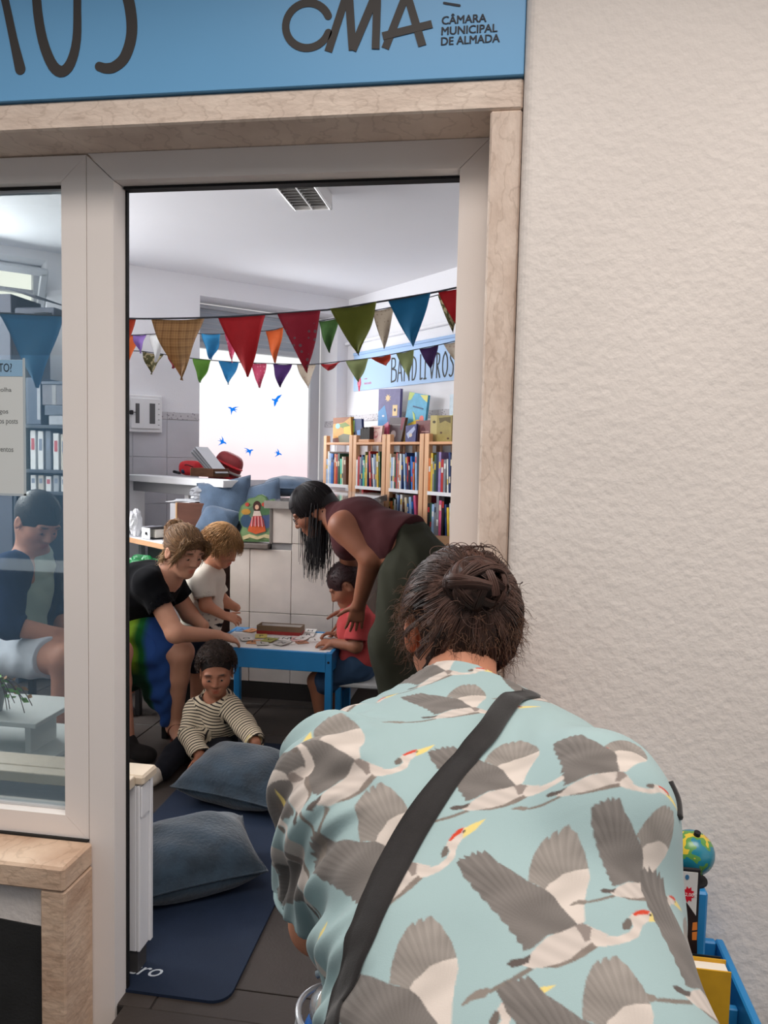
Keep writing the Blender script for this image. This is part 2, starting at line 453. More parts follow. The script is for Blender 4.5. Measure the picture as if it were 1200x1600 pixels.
# room shell: window wall, shelf wall, ceiling
s0, s1 = -1.296, -.104          # window opening on the window wall
zo, zT = 1.15, 2.578
wall_L = B()
def Lbox(b, sa, sb, za, zb_, o0, o1, bev=0.0):
    """box on the window wall: along-wall range, height range, offset range into the room"""
    c = on_L((sa + sb) / 2, (za + zb_) / 2, (o0 + o1) / 2)
    return b.box(c, (sb - sa, o1 - o0, zb_ - za), frame_rot(UL, NL, np.array([0, 0, 1.0])), bev)
def Rbox(b, sa, sb, za, zb_, o0, o1, bev=0.0):
    """box on the shelf wall: s runs from the corner towards the door, offset into the room"""
    c = on_R((sa + sb) / 2, (za + zb_) / 2, (o0 + o1) / 2)
    return b.box(c, (sb - sa, o1 - o0, zb_ - za), frame_rot(NL, -UL, np.array([0, 0, 1.0])), bev)
hw0, hw1, hz0, hz1 = -5.2, -2.36, 2.27, 2.66   # high hopper windows
Lbox(wall_L, hw1, s0, 0, CEIL, -.28, 0); Lbox(wall_L, s1, .3, 0, CEIL, -.28, 0)
Lbox(wall_L, s0, s1, 0, zo, -.28, 0); Lbox(wall_L, s0, s1, zT, CEIL, -.28, 0)
Lbox(wall_L, -8, hw0, 0, CEIL, -.28, 0); Lbox(wall_L, hw0, hw1, 0, hz0, -.28, 0); Lbox(wall_L, hw0, hw1, hz1, CEIL, -.28, 0)
wl = obj('wall_left', wall_L, m_room, kind='structure', origin=on_L(-2, 0))
wr = obj('wall_back', Rbox(B(), -.3, 7.5, 0, CEIL, -.2, 0), m_room, kind='structure', origin=on_R(2, 0))
obj('ledge', Rbox(B(), 0.0, 3.2, 2.335, 2.36, 0, .035, .006), m_room, wr)
b = B().add([(-6.6, 1.86, CEIL), (3.2, 1.86, CEIL), *[tuple(on_R(7.4, CEIL, -.15)), tuple(on_L(.15, CEIL, -.2)), tuple(on_L(-8, CEIL, -.2))]], [(0, 4, 3, 2, 1)])
b.add([(-6.6, 1.86, CEIL + .2), (3.2, 1.86, CEIL + .2), tuple(on_R(7.3, CEIL + .2)), tuple(on_L(.3, CEIL + .2, -.3)), tuple(on_L(-8, CEIL + .2))], [(0, 1, 2, 3, 4)])
obj('ceiling', b, m_ceil, kind='structure', origin=(-1, 4, CEIL))

# back window: frame, transom, frosted lower pane, grey upper pane
w2 = empty('window_2', on_L(-.7, zo, -.2), None, None, kind='structure')
m_pvc = mat('window_frame_grey', (190, 192, 196), .4)
zt3, zt4 = 2.222, 2.268
obj('frame', Lbox(Lbox(Lbox(Lbox(B(), s0, s0 + .05, zo, zT, -.26, -.2, .004), s1 - .14, s1 - .05, zo, zT, -.26, -.2, .004), s0, s1, zT - .05, zT - .02, -.26, -.2, .004), s0, s1, zo, zo + .05, -.26, -.2, .004), m_pvc, w2)
obj('transom', Lbox(Lbox(B(), s0 + .05, s1 - .14, zt3, zt4, -.25, -.19, .004), s0 + .05, s1 - .14, zt4 - .02, zt4 - .012, -.19, -.185), m_pvc, w2)
# frosted film: whiter above, faintly pink below (blurred outside glow painted into the emission)
mf = emit_mat('backlit_frosted_film', (255, 250, 252), 1.0)
nt = mf.node_tree; N = nt.nodes; tc = N.new('ShaderNodeTexCoord'); sp = N.new('ShaderNodeSeparateXYZ'); rp = N.new('ShaderNodeValToRGB')
nz = N.new('ShaderNodeTexNoise'); nz.inputs['Scale'].default_value = 2.5
ad = N.new('ShaderNodeMath'); ad.operation = 'MULTIPLY_ADD'; ad.inputs[1].default_value = .25
nt.links.new(tc.outputs['Object'], nz.inputs[0])
nt.links.new(tc.outputs['Object'], sp.inputs[0]); nt.links.new(nz.outputs['Fac'], ad.inputs[0]); nt.links.new(sp.outputs[2], ad.inputs[2]); nt.links.new(ad.outputs[0], rp.inputs[0])
e = rp.color_ramp.elements; e[0].position = .28; e[0].color = (1.0, .80, .84, 1); e[1].position = .85; e[1].color = (1.0, 1.0, 1.0, 1)
k = rp.color_ramp.elements.new(.5); k.color = (1, .95, .96, 1)
em = [n for n in N if n.type == 'EMISSION'][0]; nt.links.new(rp.outputs[0], em.inputs[0]); em.inputs[1].default_value = 1.04
obj('frosted_pane', Lbox(B(), s0 + .05, s1 - .14, zo + .05, zt3, -.235, -.229), mf, w2, label='frosted window film glowing with daylight')
obj('upper_pane', Lbox(B(), s0 + .05, s1 - .14, zt4, zT - .05, -.235, -.229), mat('shutter_grey', (170, 176, 184), .5, .04, 3), w2, label='grey shuttered upper light')
sb = B()
for z in np.linspace(zt4 + .03, zT - .08, 6): Lbox(sb, s0 + .05, s1 - .14, z, z + .006, -.229, -.225)
obj('shutter_rib', sb, m_pvc, w2)
t = put_text('AMA', .11, (on_L(s0 + .40, 2.30, -.2285), UL, np.array([0, 0, 1.0]), NL), bold=-.004, xs=.8)
obj('lettering', t, mat('shutter_lettering', (120, 124, 132), .6), w2, label='grey capital letters on the upper light')
# high hopper windows on the same wall, tilted into the room
w3 = empty('window_3', on_L(hw1 - .4, hz0, -.1), None, None, kind='structure')
m_sky = emit_mat('bright_overcast_sky', (255, 253, 240), 1.9)
obj('sky_pane', Lbox(B(), hw0, hw1, hz0, hz1, -.27, -.262), m_sky, w3, label='bright sky outside')
fr_b = B()
for sa, sb_ in ((hw1 - .05, hw1), (hw1 - .98, hw1 - .92), (hw1 - 1.9, hw1 - 1.84)): Lbox(fr_b, sa, sb_, hz0, hz1, -.26, -.18, .004)
Lbox(fr_b, hw0, hw1, hz0, hz0 + .05, -.26, -.18, .004); Lbox(fr_b, hw0, hw1, hz1 - .05, hz1, -.26, -.18, .004); Lbox(fr_b, hw0, hw1, hz0 + .20, hz0 + .225, -.26, -.2, .004)
obj('frame', fr_b, m_pvc, w3)
ca, sa_ = math.cos(math.radians(40)), math.sin(math.radians(40))
for k in range(2):
    b = B(); c0 = hw1 - .46 - k * .93; h = .34
    tilt = frame_rot(UL, NL * ca - np.array([0, 0, 1.0]) * sa_, NL * sa_ + np.array([0, 0, ca]))
    base = on_L(c0, hz0 + .03, -.12)
    for dx, dz, w_, h_ in ((0, h, .9, .045), (0, 0, .9, .045), (-.43, h / 2, .045, h), (.43, h / 2, .045, h)):
        b.box(base + tilt @ np.array([dx, 0, dz]), (w_, .035, h_), tilt, .004)
    obj('sash', b, m_pvc, w3, label='hopper sash tilted into the room')

# ceiling light: twin louvred fluorescent box
cl = empty('ceiling_light', (-1.0, 3.4, CEIL), 'white louvred fluorescent batten light box hanging under the room ceiling', 'light')
x0, x1, y1 = -1.092, -.892, 3.88; y0 = y1 - 1.22; zl = 2.645
m_wm = mat('white_enamel', (232, 230, 228), .4)
obj('housing', B().bx(x0, x1, y0, y1, zl + .03, CEIL - .001).bx(x0, x0 + .008, y0, y1, zl, zl + .03).bx(x1 - .008, x1, y0, y1, zl, zl + .03).bx(x0, x1, y0, y0 + .008, zl, zl + .03).bx(x0, x1, y1 - .008, y1, zl, zl + .03), m_wm, cl)
lb = B()
for i in range(30):
    y = y0 + .02 + i * .0395
    lb.bx(x0 + .01, -.995, y, y + .0015, zl + .002, zl + .028).bx(-.989, x1 - .01, y, y + .0015, zl + .002, zl + .028)
obj('louvre', lb, mat('louvre_metal', (150, 148, 146), .35, metal=.5), cl, label='grey parabolic louvre blades')
obj('rail', B().bx(-.995, -.989, y0, y1, zl - .001, zl + .028), m_wm, cl)
obj('rail', B().bx(x0 + .008, x0 + .013, y0, y1, zl - .002, zl + .004).bx(x1 - .013, x1 - .008, y0, y1, zl - .002, zl + .004), mat('polished_rail', (245, 245, 245), .2, metal=.3), cl)
for xx in (-1.04, -.945):
    obj('tube', B().tube([(xx, y0 + .05, zl + .025), (xx, y1 - .05, zl + .025)], .008), mat('tube_glass', (210, 210, 206), .3), cl)

# ------------------------------------------------------------------ shop sign over the lintel
YSG = 1.592
sign = empty('shop_sign', (-1.0, YSG + .01, 2.16), 'large blue shop sign with dark hand-drawn letters above the stone lintel', 'sign')
obj('board', B().bx(-2.46, .0165, YSG, 1.614, 2.161, 3.1, .0015), mat('sign_blue', (112, 176, 224), .38, .03, 1.2, spec=.4), sign)
FS = ((0, YSG, 0), *XZ)
def S(px, py):
    p = aty(px, py, YSG); return (p[0], p[2])
m_let = mat('sign_letter', (62, 58, 56), .5)
def letter(strokes, name='letter', m=m_let, par=sign, fr=FS, label=None, depth=.0012, n=36):
    b = B()
    for i_, (ctrl, w) in enumerate(strokes):
        pts = curve_pts(ctrl, n); ww = np.interp(np.linspace(0, 1, len(pts)), np.linspace(0, 1, len(w)), w) if not np.isscalar(w) else w
        stroke(b, pts, ww, fr, depth + .0003 * i_)
    return obj(name, b, m, par, label=label)
ppm = 1200 / 1.62   # pixels per metre on the sign
def W_(*a): return [x / ppm for x in a]
letter([([S(-30, -150), S(-8, -60), S(8, 0), S(22, 65), S(32, 108)], W_(17, 15, 13, 14, 18)), ([S(-40, 120), S(-38, -150), S(-8, -160), S(10, -120), S(0, -75), S(-30, -60)], W_(14, 14, 14, 14, 14))], label='dark hand-drawn capital R')
letter([([S(92, -170), S(65, -120), S(57, -20), S(64, 50), S(79, 96), S(95, 112), S(110, 100), S(120, 62), S(121, 0), S(122, -90), S(92, -170)], W_(15, 15, 15, 16, 17, 18, 17, 15, 13, 13, 15))], label='dark hand-drawn capital O')
letter([([S(205, -160), S(172, -140), S(165, -95), S(185, -45), S(202, 5), S(206, 52), S(196, 88), S(180, 104), S(166, 107), S(155, 104)], W_(16, 16, 16, 17, 18, 18, 18, 17, 16, 14))], label='dark hand-drawn capital S')
# council monogram and name
b = B()
cc, rr = (481, 40), 34.5
stroke(b, [S(cc[0] + rr * math.cos(t) * 1.0, cc[1] - rr * math.sin(t) * 1.02 - .05 * rr * math.cos(t)) for t in np.linspace(math.radians(22), math.radians(338), 34)], 11.5 / ppm, FS, .0012)
obj('letter', b, m_let, sign, label='dark monogram letter C')
def bars(segs, label):
    b = B()
    for i_, (p, q, w0, w1) in enumerate(segs):
        d = np.subtract(q, p); d = d / np.linalg.norm(d); n_ = np.array([-d[1], d[0]])
        pts = [S(*(np.array(p) + n_ * w0 / 2)), S(*(np.array(q) + n_ * w1 / 2)), S(*(np.array(q) - n_ * w1 / 2)), S(*(np.array(p) - n_ * w0 / 2))]
        a = np.array(pts); ar = sum(a[i][0] * a[(i + 1) % 4][1] - a[(i + 1) % 4][0] * a[i][1] for i in range(4))
        b.prism(pts if ar > 0 else pts[::-1], .0012 + .0003 * i_, FS)
    return obj('letter', b, m_let, sign, label=label)
bars([((513, 81), (543, -12), 12, 12), ((545, -12), (551, 79), 13, 12), ((551, 79), (590, -14), 12, 13), ((590, -16), (587, 77), 12, 12)], 'dark monogram letter M')
bars([((602, 76), (637, -14), 12, 12), ((634, -16), (660, 72), 12, 13), ((598, 57), (675, 38), 12, 12)], 'dark monogram letter A with a slanted bar')
b = B(); stroke(b, [S(694, 5), S(718, 9)], 3.4 / ppm, FS); obj('dash', b, mat('sign_ink', (28, 36, 50), .5), sign, label='short dark dash above the council name')
m_ink = mat('sign_ink', (28, 36, 50), .5)
sl = (aty(775, 64, YSG) - aty(690, 70.5, YSG)); sl[1] = 0; sl /= np.linalg.norm(sl)
for k, (s_, px, py, wpx) in enumerate((('CÂMARA', 690, 38.5, 65), ('MUNICIPAL', 689.5, 55, 81.5), ('DE ALMADA', 689, 71, 85.5))):
    v, f = text_mesh(s_, .02)
    wid = v[:, 0].max() - v[:, 0].min(); sx = (wpx / ppm) / wid; sy = 12.2 / ppm / .0146
    v = v.copy(); v[:, 0] = (v[:, 0] - v[:, 0].min()) * sx; v[:, 1] *= sy * .97
    o = aty(px, py, YSG); o[1] = YSG - .0006
    bt = B()
    for kk, dx_ in enumerate((0, .0005, .001)): bt.add(o + (v[:, :1] + dx_) * np.array([1, 0, 0]) + v[:, 1:2] * XZ[1] + (v[:, 2:3] + .0001 * kk) * XZ[2], f)
    obj('lettering', bt, m_ink, sign, label='dark small capitals of the council name, line %d' % (k + 1))

# notice taped inside the shop window (its QR code is left out)
YN = 1.757
nt_ = empty('window_notice', (-1.3, YN, 1.3), 'white printed notice with blue heading taped to the shop window glass', 'notice')
pA = aty(0, 600, YN); x_r = aty(36, 620, YN)[0]; z_t = aty(20, 562, YN)[2]; z_b = aty(20, 771, YN)[2]
obj('paper', B().bx(x_r - .30, x_r, YN, YN + .002, z_b, z_t), mat('notice_paper', (222, 226, 224), .6), nt_)
zh = aty(20, 588, YN)[2]
obj('heading_band', B().bx(x_r - .30, x_r - .0005, YN - .0008, YN, zh, z_t - .0005), mat('notice_blue', (150, 190, 220), .6), nt_)
obj('sleeve_edge', B().bx(x_r, x_r + .006, YN - .0004, YN + .001, z_b - .004, z_t + .004).bx(x_r - .3, x_r + .006, YN - .0004, YN + .001, z_b - .006, z_b), mat('clear_sleeve', (190, 200, 205), .2), nt_, label='clear plastic sleeve edge')
FN = ((0, YN - .0012, 0), *XZ)
def ntext(s_, px, py, hpx, wpx, m):
    v, f = text_mesh(s_, .02); v = v.copy(); h = v[:, 1].max() if v[:, 1].min() > -.002 else v[:, 1].max()
    v[:, 0] = (v[:, 0] - v[:, 0].max()) * (wpx * YN / 1200) / (v[:, 0].max() - v[:, 0].min()); v[:, 1] *= hpx * YN / 1200 / h
    o = aty(px, py, YN); o[1] = YN - (.0012 if hpx > 12 else .0004)
    obj('lettering', (o + v[:, :1] * XZ[0] + v[:, 1:2] * XZ[1] + v[:, 2:3] * XZ[2] * .3, f), m, nt_)
ntext('PROJETO?', 19, 581, 14, 62, mat('notice_dark', (40, 50, 60), .6)); mg = mat('notice_grey', (120, 124, 124), .6)
ntext('recolha', 18, 612, 7, 36, mg); ntext('artigos', 13, 646, 7, 34, mg); ntext('nos nossos posts', 28, 662, 7, 72, mg); ntext('eventos', 21, 706, 7, 34, mg)

hw_ = obj('wall_hall_unseen', B().bx(-7, 5, -5.6, -5.5, 0, 2.6), mat('hall_reflection_blue', (136, 176, 210), .8, .05, 1.5), kind='structure', origin=(-1, -5.55, 0))  # unseen wall added for its blue reflection in the shop glass
obj('wall_hall_upper_unseen', B().bx(-7, 5, -5.6, -5.5, 2.6001, 3.4), mat('hall_reflection_grey', (92, 92, 94), .9), kind='structure', origin=(-1, -5.55, 2.6))  # unseen grey band added to dim the reflection higher up the pane
obj('ceiling_hall_unseen', B().bx(-7, 5, -5.6, -2.4, 3.4001, 3.5), mat('hall_reflection_grey', (92, 92, 94), .9), kind='structure', origin=(-1, -4, 3.4))  # unseen soffit added so the top of the pane reflects something dark
obj('trim_5', B().bx(-.905, -.1135, 1.655, 1.7415, HZ, 0, .002), m_tile, kind='structure')
# ================================================================== ROOM: FIXED FURNITURE AND THINGS
Z3 = np.array([0, 0, 1.0])
m_wtile = mat('grey_wall_tile', (206, 206, 212), .3, .05, 7, spec=.4)
m_wtile2 = mat('white_wall_tile', (232, 233, 238), .25, .02, 7, spec=.4)
m_ctile = mat('counter_tile', (226, 214, 204), .32, .08, 6, .03, 40, spec=.4)
m_grey_grout = mat('tile_grout', (150, 148, 148), .9)
m_white = mat('white_laminate', (238, 238, 240), .4)
# tiles on the window wall (25 x 34 cm), under a patterned border
tp = None
def wall_tile(sa, sb, za, zb_, par=wl, m=m_wtile, name='tile', side='L', o0=0.0, o1=.008):
    b = B()
    (Lbox if side == 'L' else Rbox)(b, sa + .0012, sb - .0012, za + .0012, zb_ - .0012, o0, o1, .0015)
    return obj(name, b, m, par)
rows = [1.648, 1.372, 1.032, .692, .352, .012]
cols = [s0 - .002, -1.545, -1.795, -2.045, -2.295, -2.545]
for i in range(5):
    for j in range(5):
        wall_tile(cols[j + 1], cols[j], rows[i + 1], rows[i])
m_border = mat('border_tile', (196, 194, 198), .4, spec=.4)
nt = m_border.node_tree; N = nt.nodes; tc = N.new('ShaderNodeTexCoord'); v = N.new('ShaderNodeTexVoronoi'); v.inputs['Scale'].default_value = 55; v.distance = 'MANHATTAN'
rp = N.new('ShaderNodeValToRGB'); rp.color_ramp.interpolation = 'CONSTANT'; rp.color_ramp.elements[0].color = (*lin((128, 124, 134)), 1); rp.color_ramp.elements[1].position = .42; rp.color_ramp.elements[1].color = (*lin((204, 202, 206)), 1)
nt.links.new(tc.outputs['Object'], v.inputs['Vector']); nt.links.new(v.outputs['Distance'], rp.inputs['Fac']); nt.links.new(rp.outputs[0], N['Principled BSDF'].inputs['Base Color'])
for j in range(5): wall_tile(cols[j + 1], cols[j], 1.65, 1.705, m=m_border, name='border_tile', o1=.010)
# white tiles and border on the window reveal and the shelf wall
rb = B()
for za, zb_ in ((1.15, 1.40), (1.40, 1.65)):
    for oa, ob in ((-.18, -.002),):
        c = on_L(s1 - .003, (za + zb_) / 2, (oa + ob) / 2); obj('tile', B().box(c, (.006, ob - oa - .002, zb_ - za - .002), frame_rot(UL, NL, Z3), .001), m_wtile2, wl)
c = on_L(s1 - .004, 1.678, -.091); obj('border_tile', B().box(c, (.008, .176, .053), frame_rot(UL, NL, Z3), .001), m_border, wl)
wall_tile(s1 + .002, -.002, 1.4, 1.648, m=m_wtile2); wall_tile(s1 + .002, -.002, 1.15, 1.398, m=m_wtile2)
rz_ = [1.698, 1.43, 1.09, .75, .41]
for i in range(4):
    for j in range(8): wall_tile(.01 + j * .25, .26 + j * .25, rz_[i + 1], rz_[i], wr, m_wtile2, 'tile', 'R')
for j in range(8): wall_tile(.01 + j * .25, .26 + j * .25, 1.70, 1.755, wr, m_border, 'border_tile', 'R', 0, .01)

# banner on the shelf wall
ban = empty('wall_banner', on_R(.75, 1.95, .004), 'pale blue banner reading BANDLIVROS fixed on the wall above the pine bookcases', 'banner')
obj('sheet', Rbox(B(), .12, 1.56, 1.95, 2.262, .001, .012), mat('banner_blue', (176, 206, 242), .5), ban)
obj('fold', Rbox(B(), .12, 1.56, 2.24, 2.262, .012, .022, .003), mat('banner_blue2', (165, 196, 236), .5), ban)
FB = (on_R(0, 0, .0121), NL, Z3, -UL)
def Rb(px, py):
    p = atR(px, py, .012) - CORNER; return (float(np.dot(p, NL)), float(p[2]))
m_bl = mat('banner_black', (24, 26, 32), .5)
def bl(name, strokes, w=.0125):
    b = B()
    for i_, s_ in enumerate(strokes): stroke(b, curve_pts(s_, 20) if len(s_) > 2 else np.array(s_, float), w, FB, .0012 + .0003 * i_)
    obj('letter', b, m_bl, ban, label='thin black capital ' + name)
def hand(ch, x, w, z0_, z1_):
    X = lambda t: x + w * t; Zz = lambda t: z0_ + (z1_ - z0_) * t
    G = {'B': [[(0, 0), (0, 1)], [(0, 1), (.7, .95), (.75, .65), (.1, .55)], [(.1, .55), (.95, .45), (.9, .08), (0, 0)]],
         'A': [[(0, 0), (.45, 1)], [(.45, 1), (1, 0)], [(.2, .35), (.8, .35)]], 'N': [[(0, 0), (0, 1)], [(0, 1), (1, 0)], [(1, 0), (1, 1)]],
         'D': [[(0, 0), (0, 1)], [(0, 1), (.8, .8), (.95, .4), (.6, .05), (0, 0)]], 'L': [[(0, 1), (0, 0)], [(0, 0), (.9, .02)]],
         'I': [[(.5, 1), (.5, 0)], [(.1, 0), (.9, 0)], [(.1, 1), (.9, 1)]], 'V': [[(0, 1), (.5, 0)], [(.5, 0), (1, 1)]],
         'R': [[(0, 0), (0, 1)], [(0, 1), (.8, .9), (.7, .6), (0, .5)], [(.2, .5), (1, 0)]],
         'O': [[(.5, 1), (.1, .75), (.05, .3), (.5, 0), (.95, .3), (.9, .75), (.5, 1)]], 'S': [[(.9, .92), (.5, 1), (.15, .75), (.8, .45), (.75, .1), (.3, 0), (.0, .06)]]}[ch]
    bl(ch, [[(X(a), Zz(c)) for a, c in s_] for s_ in G])
lx = [(611.5, 619.5), (621, 629), (631.5, 640), (644, 651), (656.5, 661), (662, 667), (670, 680), (682, 688), (691, 700), (702, 710)]
for ch, (a_, b_) in zip('BANDLIVROS', lx):
    p0 = Rb(a_, 597 - (a_ - 611) * .1); p1 = Rb(b_, 560 - (b_ - 611) * .12)
    hand(ch, p0[0], p1[0] - p0[0], p0[1], p1[1])
lo = Rb(561.5, 597)
a = np.linspace(0, 2 * math.pi, 24, endpoint=False)
tear = [(lo[0] + .027 * math.cos(t) * (1 - .15 * math.sin(t)), lo[1] + .045 * math.sin(t) - (.03 if math.sin(t) < -.9 else 0)) for t in a]
lg = obj('logo', B().prism(tear, .0012, FB), mat('logo_crimson', (206, 60, 92), .5), ban, label='crimson drop-shaped market logo')
b = B()
for q in range(3): stroke(b, [(lo[0] - .014 + q * .012, lo[1] - .03), (lo[0] - .004 + q * .012, lo[1] + .03 - q * .01)], .0035, (on_R(0, 0, .0135), NL, Z3, -UL), .0006)
obj('mark', b, mat('logo_pink', (240, 190, 205), .5), lg)
for s_, px, py, h in (('o meu', 569, 593, .018), ('mercado', 569, 601, .032)):
    p = Rb(px, py); v, f = text_mesh(s_, h, xs=.95); o = on_R(p[0], p[1], .0126)
    obj('lettering', (o + v[:, :1] * NL + v[:, 1:2] * Z3 - v[:, 2:3] * UL, f), mat('logo_rose', (214, 110, 140), .5), ban)

# ------------------------------------------------------------------ pine bookcases
m_pine = mat('pine', (226, 178, 138), .5, .12, 4, .05, 60, stretch=(6, 6, .6))
m_pined = mat('pine_edge', (214, 160, 118), .5, .1, 4, stretch=(.8, .8, 6))
shz = [.905, 1.187, 1.516]
cases = []
names = ['first', 'second', 'third', 'fourth']
where = ['beside the window', 'second along from the window', 'third along from the window', 'cut off by the door frame']
for k in range(4):
    sa = .185 + .447 * k; sb = sa + .438
    bc = empty('bookcase', on_R((sa + sb) / 2, 0, .2), 'open pine bookcase of slatted posts, ' + where[k], 'bookcase', 'pine bookcases along the wall')
    for sx in (sa, sb - .047):
        for oo in (.30, .03):
            obj('post', Rbox(B(), sx, sx + .047, 0, 1.57 if True else 0, oo - .01, oo + .025, .003), m_pine, bc)
    for z in shz + [.60, .28]:
        obj('shelf', Rbox(B(), sa + .047, sb - .047, z - .018, z, .03, .325, .002), m_pined, bc)
    for z in (1.40, 1.06, .8):
        obj('back_slat', Rbox(Rbox(B(), sa + .20, sa + .232, .3, 1.5, .026, .032), sa + .20, sa + .232, .3, 1.5, .026, .032) if z == 1.40 else Rbox(B(), sa + .238, sa + .262, .3, 1.5, .024, .03), m_pine, bc) if z != .8 else None
    cases.append((sa + .047, sb - .047))

palette = {'pale blue': (150, 180, 215), 'dark blue': (38, 60, 110), 'navy': (30, 36, 62), 'red': (180, 45, 45), 'teal': (20, 130, 130), 'mint green': (90, 200, 165), 'white': (222, 222, 218), 'cream': (214, 200, 172), 'black': (28, 28, 30), 'grey': (128, 132, 138),
           'olive green': (110, 112, 60), 'yellow': (214, 180, 60), 'orange': (206, 112, 52), 'bright blue': (40, 110, 190), 'dark green': (44, 82, 60), 'pink': (206, 90, 130), 'brown': (110, 74, 54), 'lilac': (150, 130, 180)}
def seen_seq(seq):  # colours in shelf order
    return seq
SH = {(0, 1): ['pale blue', 'white', 'pale blue', 'bright blue', 'dark blue', 'orange', 'red', 'dark green', 'mint green', 'cream', 'brown'],
      (1, 1): ['white', 'red', 'grey', 'dark blue', 'teal', 'mint green', 'olive green', 'yellow', 'dark blue', 'red', 'navy', 'white', 'pale blue', 'grey', 'yellow', 'dark green'],
      (2, 1): ['cream', 'pale blue', 'white', 'dark green', 'red', 'grey', 'orange', 'white', 'white', 'dark blue', 'pale blue', 'dark blue', 'red', 'navy', 'bright blue', 'bright blue', 'orange', 'pale blue'],
      (3, 1): ['orange', 'yellow', 'grey', 'dark green', 'navy', 'lilac', 'red', 'grey', 'white', 'dark blue', 'navy', 'white', 'orange', 'cream'],
      (1, 0): ['black', 'orange', 'yellow', 'orange', 'red', 'cream', 'dark blue', 'white', 'brown', 'navy', 'orange', 'red'],
      (2, 0): ['black', 'orange', 'dark green', 'white', 'grey', 'pale blue', 'dark blue', 'white', 'brown', 'cream', 'bright blue', 'pale blue', 'bright blue', 'pink'],
      (3, 0): ['black', 'dark green', 'pale blue', 'grey', 'grey', 'pink', 'black', 'dark blue', 'yellow', 'white', 'grey', 'teal']}
m_cover = {k: mat('cover ' + k, c, .4, .1, 30) for k, c in palette.items()}
m_page = mat('book_paper', (232, 226, 214), .8)
def book(s, z, th, h, d, lean, colour, label, group, of=.325):
    """upright book on a shelf: boards, spine and page block; s = left edge along the shelf wall"""
    e = empty('book', on_R(s, z, of - d / 2), label, 'book', group)
    R3 = frame_rot(NL, -UL, Z3) @ euler(0, lean, 0)
    o = on_R(s + (h * math.sin(abs(lean)) if lean < 0 else 0), z + (0 if lean <= 0 else 0), of - d / 2)
    if lean > 0: o = o + Z3 * th * math.sin(lean)
    bk = lambda b, x0, x1, y0, y1, z0, z1: b.box(o + R3 @ np.array([(x0 + x1) / 2, (y0 + y1) / 2, (z0 + z1) / 2]), (x1 - x0, y1 - y0, z1 - z0), R3)
    t = min(.002, th * .2)
    c = B(); bk(c, 0, t, -d / 2, d / 2, 0, h); bk(c, th - t, th, -d / 2, d / 2, 0, h); bk(c, t, th - t, d / 2 - t, d / 2, 0, h)
    obj('cover', c, m_cover[colour], e)
    if th > .008:
        zz = h * random.choice((.25, .6, .72)); p = B(); bk(p, th * .15, th * .85, d / 2, d / 2 + .0004, zz, zz + h * .16)
        obj('spine_label', p, m_cover[random.choice(('white', 'yellow', 'cream', 'navy', 'red'))], e)
    p = B(); bk(p, t, th - t, -d / 2 + .003, d / 2 - t, .003, h - .003); obj('pages', p, m_page, e)
for (k, lev), seq in SH.items():
    sa, sb = cases[k]; z = shz[1] if lev else shz[0]
    n = len(seq); total = sb - sa - .012
    th = np.array([random.uniform(.6, 1.4) for _ in seq]); th = th / th.sum() * total * .88
    s = sa + .004
    for i, c in enumerate(seq):
        h = random.uniform(.19, .262); lean = 0
        if i > n * .55 and random.random() < .8: lean = -random.uniform(.03, .13)
        if lean: s += .002
        book(s, z, th[i] * .92, h, random.uniform(.16, .22), lean, c, '%s book, %s from the left on the %s shelf of the %s bookcase' % (c, ORD[i], 'upper' if lev else 'lower', names[k]), 'books on the pine bookcases')
        s += th[i] * (1.06 if lean else 1.0)
        if s > sb - .02: break
# white price-rail edges along the shelf fronts
for k in range(4):
    obj('shelf_liner', Rbox(B(), cases[k][0], cases[k][1], shz[1] - .02, shz[1] + .004, .325, .329), m_white, [o for o in bpy.data.objects if o.name.startswith('bookcase')][k], label='white paper edging')
    if k: obj('shelf_liner', Rbox(B(), cases[k][0], cases[k][1], shz[0] - .05, shz[0] + .002, .325, .329), m_white, [o for o in bpy.data.objects if o.name.startswith('bookcase')][k], label='white paper edging')

